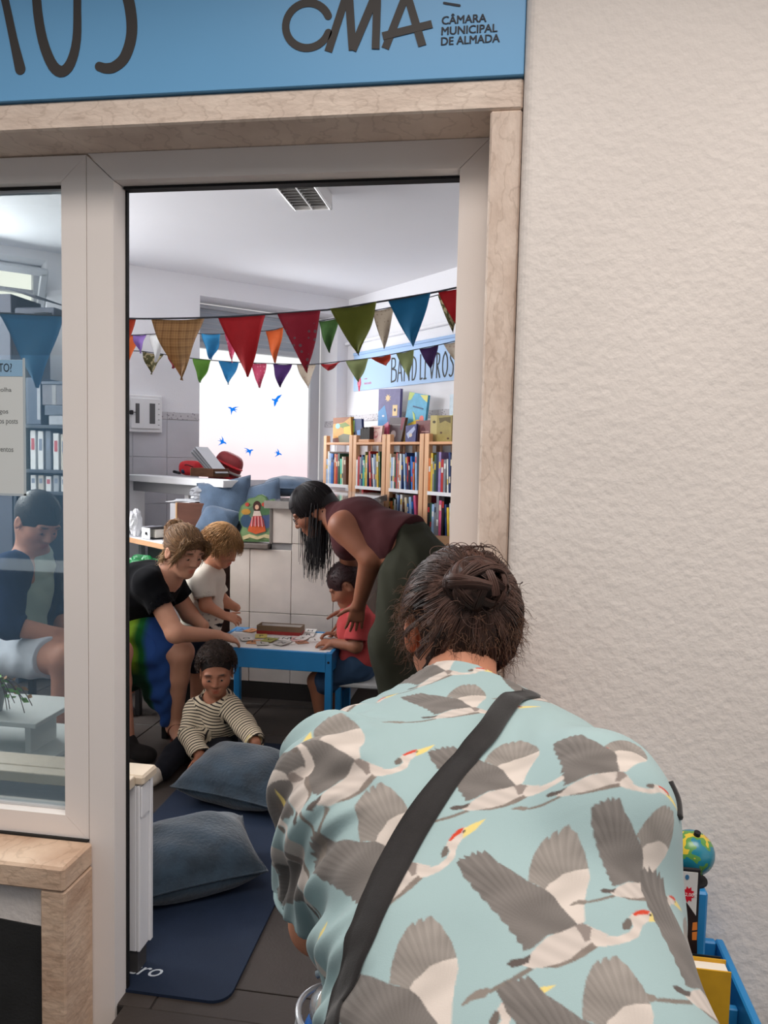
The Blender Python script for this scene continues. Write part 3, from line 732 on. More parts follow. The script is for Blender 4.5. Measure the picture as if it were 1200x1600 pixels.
# picture books displayed on top of the bookcases (cover art simplified)
def display(px_poly, off, th, base, shapes, label, name='picture_book', lean=0.0):
    """a book standing face-out: outline from its four corners on a plane parallel to the shelf wall"""
    q = [atR(px, py, off) - CORNER for px, py in px_poly]
    pts = [(float(np.dot(p, NL)), float(p[2])) for p in q]
    zmin = min(p[1] for p in pts); shift = shz[2] + .0008 - zmin
    e = empty(name, on_R(np.mean([p[0] for p in pts]), shz[2], off), label, 'book', 'picture books shown on top of the bookcases')
    ar = sum(pts[i][0] * pts[(i + 1) % 4][1] - pts[(i + 1) % 4][0] * pts[i][1] for i in range(4))
    if ar < 0: pts = pts[::-1]; order = [3, 2, 1, 0]
    else: order = [0, 1, 2, 3]
    pts = [(a_, z_ + shift) for a_, z_ in pts]
    fr = (on_R(0, 0, off - th), NL, Z3, -UL)
    obj('cover', B().prism(pts, th, fr), mat('art%d' % len(_mats), base, .35, .12, 25), e)
    cs = np.array(pts).mean(0); inner = [(cs[0] + (p[0] - cs[0]) * .965, cs[1] + (p[1] - cs[1]) * .98) for p in pts]
    obj('pages', B().prism(inner, .003, (on_R(0, 0, off - th - .003), NL, Z3, -UL)), m_page, e)
    P = [pts[order.index(i)] for i in range(4)]     # TL, TR, BR, BL
    P = [np.array(p) for p in P]
    for i, (poly, col) in enumerate(shapes):
        uv = [P[0] * (1 - u) * (1 - v) + P[1] * u * (1 - v) + P[2] * u * v + P[3] * (1 - u) * v for u, v in poly]
        a2 = sum(uv[j][0] * uv[(j + 1) % len(uv)][1] - uv[(j + 1) % len(uv)][0] * uv[j][1] for j in range(len(uv)))
        obj('cover_art', B().prism(uv if a2 > 0 else uv[::-1], .0006 + .0002 * i, (on_R(0, 0, off), NL, Z3, -UL)), mat('ink %s' % (col,), col, .4), e)
def circ(cx, cy, rx, ry=None, n=14): return [(cx + rx * math.cos(t), cy + (ry or rx) * math.sin(t)) for t in np.linspace(0, 2 * math.pi, n, endpoint=False)]
def star(cx, cy, r, n=9, asp=1): return [(cx + (r if i % 2 else r * .55) * math.cos(i * math.pi / n), cy + asp * (r if i % 2 else r * .55) * math.sin(i * math.pi / n)) for i in range(2 * n)]
wav = lambda y, a_=.05: [(0, y), (.25, y - a_), (.5, y + a_ * .5), (.75, y - a_), (1, y), (1, 1), (0, 1)]
display([(592, 606), (626, 605), (622, 690), (590, 690)], .10, .022, (104, 96, 146), [([(0, .42), (.3, .30), (.42, .5), (.5, .68), (.0, .75)], (96, 160, 216)), ([(0, .75), (.5, .6), (.62, .8), (.5, 1), (0, 1)], (222, 150, 170)), (star(.45, .17, .14, 8, .55), (240, 205, 150)), ([(.68, .3), (.9, .3), (.9, .5), (.68, .5)], (240, 208, 150)), ([(.68, .54), (.9, .54), (.9, .72), (.68, .72)], (236, 190, 140)), (circ(.79, .39, .05, .03), (60, 50, 80)), (circ(.25, .5, .06, .02), (230, 235, 245))], 'tall purple starry picture book leaning on the wall above the other books')
display([(640, 611), (669, 616), (660, 690), (627, 690)], .13, .02, (88, 170, 205), [([(0, 0), (.3, 0), (.15, .14), (0, .16)], (190, 210, 110)), ([(.6, .02), (1, 0), (1, .15), (.8, .1)], (225, 220, 120)), ([(.2, .62), (.5, .55), (.8, .6), (1, .55), (1, 1), (0, 1)], (235, 205, 70)), (circ(.65, .62, .16, .1), (240, 196, 70)), ([(.3, .25), (.85, .28), (.85, .31), (.3, .28)], (40, 80, 120)), (circ(.82, .5, .11, .07), (232, 130, 120)), (circ(.78, .66, .05, .035), (220, 50, 60)), ([(.32, .36), (.45, .42), (.55, .56), (.45, .56)], (200, 215, 120))], 'tall turquoise picture book with a yellow bird on its cover, tilted against the wall')
display([(521, 646), (548, 644), (550, 684), (520, 684)], .26, .03, (206, 150, 60), [([(0, 0), (1, .0), (.6, .2), (0, .25)], (150, 90, 50)), ([(.2, .3), (.7, .2), (.95, .35), (.6, .45)], (120, 140, 60)), (circ(.27, .34, .13, .11), (150, 205, 205)), ([(.6, .4), (.95, .35), (1, .7), (.6, .75)], (236, 190, 60)), ([(.3, .75), (.6, .65), (.95, .7), (.95, 1), (.35, 1)], (110, 112, 90)), ([(0, .85), (.3, .8), (.35, 1), (0, 1)], (110, 64, 48))], 'square orange jungle picture book standing on the bookcase nearest the window')
display([(550, 647), (565, 647), (566, 684), (551, 684)], .24, .02, (42, 62, 110), [([(0, .1), (.3, .05), (.2, .9), (0, .95)], (130, 170, 90)), ([(.5, .5), (.95, .45), (.9, .7), (.5, .95)], (90, 140, 200)), ([(.1, .6), (.4, .5), (.7, .95), (.1, 1)], (24, 34, 60))], 'dark blue picture book beside the orange jungle book')
display([(580, 662), (598, 661), (595, 687), (577, 687)], .27, .018, (224, 190, 178), [(circ(.45, .55, .25, .22), (200, 130, 130)), (circ(.52, .5, .13, .12), (224, 190, 178)), ([(.2, .1), (.8, .1), (.8, .16), (.2, .16)], (180, 110, 110))], 'small pale pink picture book on top of the second bookcase')
display([(597, 662), (607, 660), (605, 688), (595, 688)], .22, .015, (206, 96, 126), [([(0, 0), (.3, 0), (.2, 1), (0, 1)], (150, 40, 60))], 'narrow rose picture book behind the pale pink one')
display([(609, 650), (634, 650), (626, 689), (606, 689)], .20, .022, (88, 72, 76), [(circ(.35, .68, .2, .16), (170, 160, 160)), ([(.2, .28), (.85, .28), (.85, .31), (.2, .31)], (150, 140, 140)), ([(.75, .0), (1, .0), (.9, .5), (.8, .5)], (130, 40, 60))], 'charcoal picture book with a grey figure on top of the third bookcase')
display([(634, 664), (651, 661), (649, 689), (633, 689)], .28, .015, (70, 72, 120), [([(.1, .5), (.8, .1), (.9, .3), (.3, .8)], (170, 180, 210)), (circ(.5, .6, .15, .12), (206, 190, 170))], 'small indigo picture book leaning in front of the yellow bird book')
display([(650, 656), (673, 655), (672, 689), (649, 689)], .25, .025, (128, 84, 84), [([(.35, .4), (.5, .25), (.65, .4), (.65, .9), (.35, .9)], (104, 62, 66)), ([(.4, .5), (.9, .5), (.9, .54), (.4, .54)], (186, 150, 140))], 'maroon picture book with a palace outline on its cover')
display([(673, 649), (706, 649), (705, 690), (672, 690)], .27, .06, (158, 142, 84), [([(0, 0), (.32, 0), (.32, 1), (0, 1)], (184, 168, 108)), ([(.4, .1), (.95, .05), (.95, .3), (.7, .2), (.45, .3)], (96, 82, 44)), (star(.18, .25, .1, 6, .7), (70, 58, 34)), (circ(.52, .66, .05, .04), (90, 60, 40)), (circ(.85, .88, .05, .04), (90, 60, 40))], 'thick mustard brown box book at the doorway end of the bookcase tops')
display([(703, 615), (716, 613), (716, 690), (701, 690)], .06, .01, (206, 222, 232), [(circ(.75, .55, .5, .2), (180, 204, 110)), (circ(.8, .55, .35, .14), (206, 224, 150))], 'pale picture book with a green circle partly hidden by the door frame')
# pen tray with dark CDs on the second bookcase
tr = empty('book_tray', on_R(.77, shz[2], .28), 'low wooden tray of dark slim booklets on the second bookcase', 'tray')
obj('tray', Rbox(B(), .70, .84, shz[2] + .0005, shz[2] + .022, .22, .32, .003), m_pined, tr)
for i in range(9):
    bb = Rbox(B(), .706 + i * .0145, .7165 + i * .0145, shz[2] + .0225, shz[2] + .10 + .006 * (i % 3), .225, .31, .001)
    obj('booklet', bb, mat('dark booklet', (52, 46, 44), .5), tr)

# ------------------------------------------------------------------ tiled counter with a stone slab, and its lower wing
YC = 4.2
cnt = empty('tiled_counter', (-1.05, 4.9, 0), 'tall tiled counter with a polished stone top in the middle of the room', 'counter')
xc0, xc1 = -1.285, -.825
low0, zlow = -1.53, .90
obj('core', B().prism([(xc0, YC + .012), (xc1, YC + .012), (xc1, 5.33), (xc0, 5.83)], 1.105, ((0, 0, 0), (1, 0, 0), (0, 1, 0), (0, 0, 1))).bx(low0, xc0, YC + .012, 4.85, 0, zlow - .03), m_grey_grout, cnt)
obj('plinth', B().bx(low0, xc1, YC + .002, YC + .02, 0, .095), mat('dark_plinth', (48, 43, 41), .5, .1, 8), cnt, label='dark tiled plinth')
vx = [low0, -1.41, -1.165, -.92, xc1]; hz = [.097, .502, .905, 1.105]
for i in range(3):
    for j in range(4):
        a_, b_ = vx[j], vx[j + 1]
        if i == 2:
            if b_ <= xc0: continue
            a_ = max(a_, xc0)
        z0_, z1_ = hz[i], hz[i + 1]
        if i == 1 and j < 2: z1_ = min(z1_, zlow - .032)
        obj('tile', B().bx(a_ + .0015, b_ - .0015, YC, YC + .012, z0_ + .0015, z1_ - .0015, .002), m_ctile, cnt)
for j in range(4):
    for i in range(3): obj('tile', B().bx(xc1 + .0002, xc1 + .010, YC + .01 + j * .28, YC + .287 + j * .28, hz[i] + .0015, hz[i + 1] - .0015, .002), m_ctile, cnt)
obj('edge_strip', B().bx(xc0 - .012, xc0 + .006, YC - .004, YC + .03, zlow, 1.105, .002), mat('strip', (120, 112, 106), .5), cnt, label='grey metal corner strip')
obj('slab', B().prism([(xc0 - .03, YC - .05), (xc1 + .035, YC - .05), (xc1 + .035, 5.31), (xc0 - .03, 5.86)], .042, ((0, 0, 1.106), (1, 0, 0), (0, 1, 0), (0, 0, 1))), mat('polished_stone', (168, 160, 154), .08, .1, 14, spec=.6), cnt, label='polished stone slab')
obj('wing_top', B().bx(low0 - .015, xc0 - .013, YC - .02, 4.86, zlow - .03, zlow, .004), mat('wing_stone', (120, 110, 104), .3, .08, 10), cnt, label='dark edged lower worktop')

# white peninsula board with its end leg
pb = empty('white_table', (-2.0, 4.8, 0), 'white board table running out from the window wall with a boxed end leg', 'table')
pl = atz(190, 741, 1.25); pr = atz(352, 751, 1.25); pl[2] = pr[2] = 0
ex = (pr - pl) / np.linalg.norm(pr - pl); ey = np.array([-ex[1], ex[0], 0]); Lb = np.linalg.norm(pr - pl) - .02
Rt = frame_rot(ex, ey, Z3)
def tb(b, x0, x1, y0, y1, z0, z1, bev=.003): return b.box(pl + Rt @ np.array([(x0 + x1) / 2, (y0 + y1) / 2, (z0 + z1) / 2]), (x1 - x0, y1 - y0, z1 - z0), Rt, bev)
obj('board', tb(B(), 0, Lb, 0, .16, 1.208, 1.25), m_white, pb)
obj('leg', tb(B(), .02, .065, .02, .14, 0, 1.207), m_white, pb); obj('leg', tb(B(), Lb * .55, Lb * .55 + .045, .08, .14, 0, 1.207), m_white, pb)
obj('apron', tb(B(), .066, Lb - .061, .05, .07, 1.14, 1.207), mat('apron_grey', (150, 150, 152), .5), pb)
# things on the board: wooden crate of papers, red bag, black strap
def onb(px, py, z=1.25): return atz(px, py, z)
o = onb(322, 745)
cr_ = empty('paper_crate', (o[0], o[1] + .06, 1.25), 'shallow brown wooden crate full of leaning grey papers on the white board', 'crate')
ce = (cr_.location[0], cr_.location[1])
Rk = Rt
def kb(b, c, s_, R_=None, bev=.002): return b.box(np.array([ce[0], ce[1], 1.2505]) + Rk @ np.array(c), s_, Rk if R_ is None else Rk @ R_, bev)
m_crate = mat('crate_wood', (104, 68, 48), .6, .2, 12, stretch=(1, 1, 5))
obj('side', kb(B(), (0, -.058, .028), (.26, .012, .056)), m_crate, cr_); obj('side', kb(B(), (0, .058, .028), (.26, .012, .056)), m_crate, cr_)
obj('end', kb(B(), (-.13, 0, .028), (.012, .128, .056)), mat('crate_end', (160, 116, 84), .6, .2, 12), cr_); obj('end', kb(B(), (.13, 0, .028), (.012, .128, .056)), m_crate, cr_)
obj('base', kb(B(), (0, 0, .005), (.25, .104, .01)), m_crate, cr_)
for i in range(9):
    obj('paper', kb(B(), (-.03 + i * .007, 0, .085 + i * .0035), (.30, .10, .0016), euler(0, math.radians(30 + i * .6), 0), 0), mat('grey paper %d' % (i % 3), [(176, 176, 180), (130, 132, 138), (200, 200, 204)][i % 3], .7), cr_)
# red rucksack and satchel
def sup(c, r, e1=.6, e2=.7, n=20, m=28, R_=None):
    """superellipsoid"""
    u = np.linspace(-math.pi / 2, math.pi / 2, n)[:, None]; w = np.linspace(-math.pi, math.pi, m, endpoint=False)[None]
    sp_ = lambda t, e: np.sign(t) * np.abs(t) ** e
    x = r[0] * sp_(np.cos(u), e1) * sp_(np.cos(w), e2); y = r[1] * sp_(np.cos(u), e1) * sp_(np.sin(w), e2); z = r[2] * sp_(np.sin(u), e1) * np.ones_like(w)
    v = np.stack([x, y, z], -1).reshape(-1, 3)
    if R_ is not None: v = v @ np.asarray(R_).T
    f = [(i * m + j, i * m + (j + 1) % m, (i + 1) * m + (j + 1) % m, (i + 1) * m + j) for i in range(n - 1) for j in range(m)]
    return v + np.asarray(c), f
m_red = mat('red_nylon', (206, 44, 52), .5, .12, 14, .2, 30); m_dred = mat('dark_red_nylon', (150, 52, 56), .55, .15, 14, .2, 30); m_bk = mat('black_webbing', (30, 28, 32), .7)
o = onb(293, 743)
rbg = empty('red_bag', (o[0], o[1] + .07, 1.25), 'small bright red bag with a black strap lying on the white board', 'bag')
v, f = sup((o[0], o[1] + .07, 1.25 + .05), (.085, .05, .05), .6, .7); obj('body', (v + .004 * np.sin(v * 90), f), m_red, rbg, smooth=True)
pts = curve_pts([o + Rt @ np.array([-.08, .03, .03]), o + Rt @ np.array([-.14, .02, .016]), o + Rt @ np.array([-.18, .05, .012]), o + Rt @ np.array([-.23, .03, .022])], 20)
obj('strap', B().tube(pts, .010, 6), m_bk, rbg)
obj('zip', B().tube(curve_pts([o + Rt @ np.array([-.05, .005, .07]), o + Rt @ np.array([0, -.002, .075]), o + Rt @ np.array([.06, .005, .06])], 12), .003, 5), m_bk, rbg)
vc, fc = sup(o + Rt @ np.array([-.055, -.0, .028]), (.016, .01, .016), 1, 1, 10, 14); obj('badge', (vc, fc), mat('navy badge', (36, 40, 70), .4), rbg, smooth=True)
o2 = onb(330, 745)
rk = empty('red_rucksack', (o2[0], o2[1] + .22, 1.15), 'dull red striped rucksack propped behind the paper crate at the window', 'bag')
Rr = euler(0, math.radians(24), 0)
v, f = sup((o2[0] + .02, o2[1] + .22, 1.15 + .135), (.10, .06, .135), .55, .65, R_=Rr); obj('body', (v, f), m_dred, rk, smooth=True)
for i, zz in enumerate((.10, .14, .18)):
    v, f = sup((o2[0] + .01 + zz * .25, o2[1] + .20, 1.15 + zz), (.098, .062, .012), .8, .65, 8, R_=Rr); obj('stripe', (v, f), m_red if i != 1 else mat('grey band', (170, 160, 156), .6), rk, smooth=True)

# electrical cabinets on the window wall
ep = empty('fuse_box', on_L(-1.714, 1.55, .02), 'white fuse box with two smoked viewing slots on the window wall', 'fuse box')
obj('case', Lbox(B(), -1.834, -1.594, 1.546, 1.814, .0, .05, .006), m_white, ep)
dr = obj('door', Lbox(B(), -1.822, -1.612, 1.572, 1.79, .05, .062, .004), m_white, ep)
obj('viewing_slot', Lbox(B(), -1.79, -1.762, 1.61, 1.75, .062, .064), mat('smoked', (96, 96, 98), .2), dr); obj('viewing_slot', Lbox(B(), -1.69, -1.65, 1.61, 1.755, .062, .064), mat('smoked', (96, 96, 98), .2), dr)
obj('centre_strip', Lbox(B(), -1.735, -1.715, 1.60, 1.76, .062, .064), m_white, dr)
for i in range(5): obj('vent', Lbox(B(), -1.628, -1.618, 1.60 + i * .038, 1.604 + i * .038, .062, .0635), mat('smoked', (96, 96, 98), .2), dr)
eb = empty('meter_box', on_L(-1.98, 1.5, .02), 'plain white meter box with a black lock at the door frame edge', 'fuse box')
obj('case', Lbox(B(), -2.12, -1.846, 1.545, 1.83, .0, .06, .005), m_white, eb)
c = on_L(-1.862, 1.685, .07); obj('lock', B().box(c, (.03, .024, .03), frame_rot(UL, NL, Z3), .006), m_bk, eb)
obj('lock', B().box(on_L(-1.822, 1.684, .075), (.024, .02, .03), frame_rot(UL, NL, Z3), .004).tube([on_L(-1.86, 1.684, .075), on_L(-1.79, 1.686, .075)], .003, 6), m_bk, eb)

# blue bird stickers on the frosted pane
m_bird = bpy.data.materials.new('blue_translucent_vinyl'); m_bird.use_nodes = True
nt = m_bird.node_tree; bs_ = nt.nodes['Principled BSDF']; bs_.inputs['Base Color'].default_value = (*lin((40, 140, 230)), 1)
tl_ = nt.nodes.new('ShaderNodeBsdfTranslucent'); tl_.inputs[0].default_value = (*lin((84, 186, 255)), 1); mx_ = nt.nodes.new('ShaderNodeMixShader'); mx_.inputs[0].default_value = .92
nt.links.new(bs_.outputs[0], mx_.inputs[1]); nt.links.new(tl_.outputs[0], mx_.inputs[2]); nt.links.new(mx_.outputs[0], [q for q in nt.nodes if q.type == 'OUTPUT_MATERIAL'][0].inputs[0])
swift = [(-.5, .42), (-.2, .28), (.02, .06), (.16, .10), (.3, .04), (.36, -.02), (.24, -.06), (.12, -.08), (-.02, -.34), (-.16, -.62), (-.12, -.22), (-.22, -.12), (-.52, -.2), (-.28, -.04), (-.5, .1), (-.2, .06), (-.3, .24)]
gull = [(.46, .62), (.3, .34), (.12, .12), (.14, -.06), (.04, -.12), (-.06, -.42), (-.18, -.6), (-.22, -.24), (-.2, -.06), (-.4, .06), (-.38, .16), (-.22, .12), (-.08, .18), (.1, .46)]
for i, (px, py, w, ang, shp, fl_, lab) in enumerate(((432, 626, 15, 0, gull, 1, 'largest blue bird sticker, wings spread upright, high on the frosted window'), (362.5, 638.5, 14, 20, swift, -1, 'blue swallow sticker highest on the left half of the frosted window'), (349, 690.5, 13, -35, swift, 1, 'blue swallow sticker above the papers on the frosted window'), (390.5, 704, 13, 15, swift, 1, 'blue swallow sticker low in the middle of the frosted window'), (436, 708.5, 12, -30, swift, 1, 'small blue swallow sticker low beside the window frame'), (347, 731, 9, 40, swift, 1, 'blue swallow sticker half hidden behind the paper crate'))):
    p = atL(px, py, -.228) - CORNER; s_, z_ = float(np.dot(p, UL)), float(p[2]); sc = w * 6 / 1200 * 1.15; a_ = math.radians(ang)
    po = [(s_ + sc * 1.25 * fl_ * (x * math.cos(a_) - y * math.sin(a_)), z_ + sc * (x * math.sin(a_) + y * math.cos(a_))) for x, y in shp]
    ar = sum(po[j][0] * po[(j + 1) % len(po)][1] - po[(j + 1) % len(po)][0] * po[j][1] for j in range(len(po)))
    if ar < 0: po = po[::-1]
    obj('bird_sticker', B().prism(po, .0008, (on_L(0, 0, -.2285), UL, Z3, NL)), m_bird, label=lab, cat='sticker', group='blue bird stickers on the window')

# ------------------------------------------------------------------ bunting
def flag_mat(name, col, pat=None, col2=None):
    m = mat('cloth ' + name, col, .85, .06, 40, .1, 300, sheen=.3)
    nt = m.node_tree; N = nt.nodes; L = nt.links; bs = N['Principled BSDF']
    if pat:
        tc = N.new('ShaderNodeTexCoord')
        if pat == 'plaid':
            acc = None
            for d, sc in (('X', 34), ('Z', 34), ('X', 11), ('Z', 11)):
                w = N.new('ShaderNodeTexWave'); w.bands_direction = d; w.inputs['Scale'].default_value = sc; L.new(tc.outputs['Object'], w.inputs[0])
                g_ = N.new('ShaderNodeMath'); g_.operation = 'POWER'; g_.inputs[1].default_value = 6; L.new(w.outputs['Fac'], g_.inputs[0])
                if acc is None: acc = g_
                else:
                    s_ = N.new('ShaderNodeMath'); s_.operation = 'ADD'; L.new(acc.outputs[0], s_.inputs[0]); L.new(g_.outputs[0], s_.inputs[1]); acc = s_
            sc_ = N.new('ShaderNodeMath'); sc_.operation = 'MULTIPLY'; sc_.inputs[1].default_value = .4; L.new(acc.outputs[0], sc_.inputs[0]); fac = sc_.outputs[0]
        elif pat == 'dots':
            v = N.new('ShaderNodeTexVoronoi'); v.inputs['Scale'].default_value = 42; v.inputs['Randomness'].default_value = .35; L.new(tc.outputs['Object'], v.inputs['Vector'])
            c_ = N.new('ShaderNodeMath'); c_.operation = 'LESS_THAN'; c_.inputs[1].default_value = .24; L.new(v.outputs['Distance'], c_.inputs[0]); fac = c_.outputs[0]
        else:
            v = N.new('ShaderNodeTexNoise'); v.inputs['Scale'].default_value = 34; v.inputs['Detail'].default_value = 1; L.new(tc.outputs['Object'], v.inputs['Vector'])
            c_ = N.new('ShaderNodeMath'); c_.operation = 'GREATER_THAN'; c_.inputs[1].default_value = .54; L.new(v.outputs['Fac'], c_.inputs[0]); fac = c_.outputs[0]
        mx = N.new('ShaderNodeMix'); mx.data_type = 'RGBA'; mx.inputs[6].default_value = (*lin(col), 1); mx.inputs[7].default_value = (*lin(col2), 1)
        L.new(fac, mx.inputs[0]); L.new(mx.outputs[2], bs.inputs['Base Color'])
    # thin cotton lets some daylight through
    tl = N.new('ShaderNodeBsdfTranslucent'); tl.inputs[0].default_value = (*lin(col), 1)
    ms = N.new('ShaderNodeMixShader'); ms.inputs[0].default_value = .34
    out = [n for n in N if n.type == 'OUTPUT_MATERIAL'][0]
    L.new(bs.outputs[0], ms.inputs[1]); L.new(tl.outputs[0], ms.inputs[2]); L.new(ms.outputs[0], out.inputs[0])
    return m
def bunting(name, label, Yd, cord, flags):
    """cord: pixel polyline; flags: (x0, x1, tip x, tip y, material, wave)"""
    cp = np.array([aty(px, py, Yd) for px, py in cord])
    e = empty(name, (cp[:, 0].mean(), Yd, cp[:, 2].min()), label, 'bunting', 'cloth buntings strung across the room')
    cx = [c[0] for c in cord]; cy_ = [c[1] for c in cord]
    obj('cord', B().tube(curve_pts(cp, 60), .0032, 6), mat('bunting tape', (60, 62, 70), .8), e)
    for i, (x0, x1, tx, ty, m, wv) in enumerate(flags):
        ya, yb = np.interp(x0, cx, cy_), np.interp(x1, cx, cy_)
        Pa, Pb, Pt = aty(x0, ya, Yd), aty(x1, yb, Yd), aty(tx, ty, Yd)
        n = 12; vs = []; idx = {}
        for r_ in range(n + 1):
            t = r_ / n
            l = Pa * (1 - t) + Pt * t; rr_ = Pb * (1 - t) + Pt * t
            for q in range(n + 1):
                u = q / n; p = l * (1 - u) + rr_ * u
                dy = wv * (.012 * math.sin(u * 5 + i * 2.1 + t * 3) * (.3 + t) + .01 * math.sin(t * 7 + i))
                sag = -.25 * wv * .02 * math.sin(u * math.pi) * (1 - t)
                bulge = wv * .006 * math.sin(t * math.pi) * (1 if q > n / 2 else -1) * abs(2 * u - 1)
                idx[(r_, q)] = len(vs); vs.append(p + np.array([bulge, dy, sag]))
        f = [(idx[(r_, q)], idx[(r_ + 1, q)], idx[(r_ + 1, q + 1)], idx[(r_, q + 1)]) for r_ in range(n) for q in range(n)]
        vs = np.array(vs); nb = len(vs); back = vs + np.array([0, .0012, 0])
        edge = [idx[(0, q)] for q in range(n + 1)] + [idx[(r_, n)] for r_ in range(1, n + 1)] + [idx[(n, q)] for q in range(n - 1, -1, -1)] + [idx[(r_, 0)] for r_ in range(n - 1, 0, -1)]
        f += [tuple(k + nb for k in q[::-1]) for q in f] + [(edge[k], edge[(k + 1) % len(edge)], edge[(k + 1) % len(edge)] + nb, edge[k] + nb)[::-1] for k in range(len(edge))]
        obj('flag', (np.concatenate([vs, back]), f), m, e, smooth=True)
F = {'orange': flag_mat('orange', (214, 104, 48)), 'rust': flag_mat('rust', (190, 70, 40)), 'plaid': flag_mat('plaid', (186, 146, 98), 'plaid', (122, 88, 58)), 'red': flag_mat('red', (190, 34, 44)),
     'maroon': flag_mat('maroon', (168, 40, 62), 'dots', (120, 100, 110)), 'olive': flag_mat('olive', (118, 124, 48)), 'blue': flag_mat('blue', (36, 122, 168)), 'lblue': flag_mat('light blue', (60, 150, 200)),
     'pink': flag_mat('pink', (214, 92, 128), 'dots', (240, 170, 190)), 'purple': flag_mat('purple', (96, 60, 130)), 'cream': flag_mat('cream', (214, 202, 186), 'dots', (190, 160, 150)), 'white': flag_mat('white', (230, 230, 230)),
     'dgreen': flag_mat('dark green', (70, 108, 52)), 'green': flag_mat('green', (110, 160, 66)), 'sage': flag_mat('sage', (150, 160, 112)), 'beige': flag_mat('beige', (178, 164, 146), 'dots', (140, 126, 110)),
     'camo': flag_mat('floral', (96, 92, 56), 'camo', (196, 180, 140)), 'plum': flag_mat('plum', (70, 40, 92)), 'lilac': flag_mat('lilac', (150, 116, 190)), 'leaf': flag_mat('leaf', (150, 196, 110))}
bunting('bunting', 'string of large cloth pennants hanging nearest the doorway', 2.55,
        [(-60, 486), (0, 489), (105, 494), (183, 497), (235, 498), (330, 496), (420, 491), (500, 485), (520, 483), (590, 472), (672, 458), (716, 449), (760, 442)],
        [(-2, 100, 57, 606, F['blue'], .6), (150, 211, 180, 590, F['rust'], .6), (235, 318, 283, 594, F['plaid'], .9), (340, 415, 387, 589, F['red'], .5), (433, 501, 480, 583, F['maroon'], .5), (517, 589, 561, 556, F['olive'], 1.2), (606, 673, 645, 541, F['blue'], .7), (684, 745, 716, 513, F['red'], .6)])
bunting('bunting', 'string of small mixed pennants hanging in the middle of the room', 4.9,
        [(60, 500), (110, 512), (190, 523), (240, 522), (300, 521), (345, 522), (415, 517), (442, 512), (498, 502), (530, 496), (570, 488), (620, 478), (680, 462), (720, 452)],
        [(88, 120, 104, 560, F['dgreen'], 1), (188, 218, 195, 578, F['orange'], 1), (207, 228, 219, 552, F['lilac'], 1), (233, 256, 243, 566, F['white'], 1), (315, 345, 330, 562, F['lblue'], 1.6), (352, 372, 363, 567, F['pink'], 1), (415, 443, 429, 567, F['orange'], 1.2), (498, 529, 514, 551, F['dgreen'], 1.2), (536, 566, 557, 552, F['maroon'], 1), (582, 616, 600, 545, F['beige'], 1), (684, 716, 708, 521, F['camo'], 1)])
bunting('bunting', 'string of small pennants hanging lowest, in front of the window and banner', 5.1,
        [(20, 530), (96, 540), (180, 548), (222, 549), (301, 560), (373, 566), (455, 569), (492, 569), (530, 565), (575, 560), (610, 554), (650, 546), (690, 538), (730, 528)],
        [(22, 40, 30, 566, F['leaf'], 1), (70, 86, 82, 566, F['red'], 1), (222, 255, 236, 585, F['camo'], 1), (262, 284, 270, 576, F['maroon'], 1), (301, 330, 313, 598, F['green'], 1), (342, 374, 357, 601, F['lblue'], 1), (391, 417, 405, 606, F['pink'], 1), (426, 456, 437, 605, F['purple'], 1), (463, 493, 481, 606, F['cream'], 1), (501, 533, 512, 579, F['red'], 1.5), (540, 576, 560, 597, F['sage'], 1), (579, 611, 604, 572, F['rust'], 1.4), (619, 647, 638, 589, F['sage'], 1), (655, 685, 673, 577, F['plum'], 1), (693, 716, 712, 565, F['cream'], 1)])
# ================================================================== ROOM: LOOSE THINGS
def pillow_mesh(w, h, t, n=26, seed=0, puff=1.0):
    """stuffed cushion: square outline with pinched corners, two puffed faces"""
    r = np.random.default_rng(seed); ph = r.uniform(0, 6, 6)
    g_ = np.linspace(-1, 1, n); U, V = np.meshgrid(g_, g_, indexing='ij')
    k = 1 - .07 * (1 - np.abs(V) ** 2) * np.abs(U) ** 3; k2 = 1 - .07 * (1 - np.abs(U) ** 2) * np.abs(V) ** 3
    X = U * k * w / 2; Y_ = V * k2 * h / 2
    prof = (np.clip(1 - np.abs(U) ** 2.6, 0, 1) * np.clip(1 - np.abs(V) ** 2.6, 0, 1)) ** .55
    wr = .05 * np.sin(U * 7 + ph[0] + 2 * V) * np.sin(V * 6 + ph[1]) + .035 * np.sin((U + V) * 11 + ph[2]) * (np.abs(U) + np.abs(V)) / 2
    Zt = t / 2 * prof * (puff + wr); Zb = -t / 2 * prof * (puff + wr * .6)
    v = np.concatenate([np.stack([X, Y_, Zt], -1).reshape(-1, 3), np.stack([X, Y_, Zb], -1).reshape(-1, 3)])
    q = lambda i, j: i * n + j; N2 = n * n
    f = [(q(i, j), q(i + 1, j), q(i + 1, j + 1), q(i, j + 1)) for i in range(n - 1) for j in range(n - 1)]
    f += [tuple(a + N2 for a in p[::-1]) for p in f]
    ring = [q(0, j) for j in range(n)] + [q(i, n - 1) for i in range(1, n)] + [q(n - 1, j) for j in range(n - 2, -1, -1)] + [q(i, 0) for i in range(n - 2, 0, -1)]
    f += [(ring[a], ring[(a + 1) % len(ring)], ring[(a + 1) % len(ring)] + N2, ring[a] + N2) for a in range(len(ring))]
    return v, f, [v[i] for i in ring]
def cushion(name, c, size, R_, m, label, group=None, seed=0, piping=True, puff=1.0):
    v, f, ring = pillow_mesh(*size, seed=seed, puff=puff)
    w = v @ np.asarray(R_).T + np.asarray(c)
    e = empty(name, (c[0], c[1], w[:, 2].min()), label, 'cushion', group)
    obj('cover', (w, f), m, e, smooth=True)
    if piping:
        rp_ = np.array(ring + [ring[0]]) @ np.asarray(R_).T + np.asarray(c)
        obj('seam', B().tube(rp_, .003, 5, False), m, e, smooth=True)
    return e
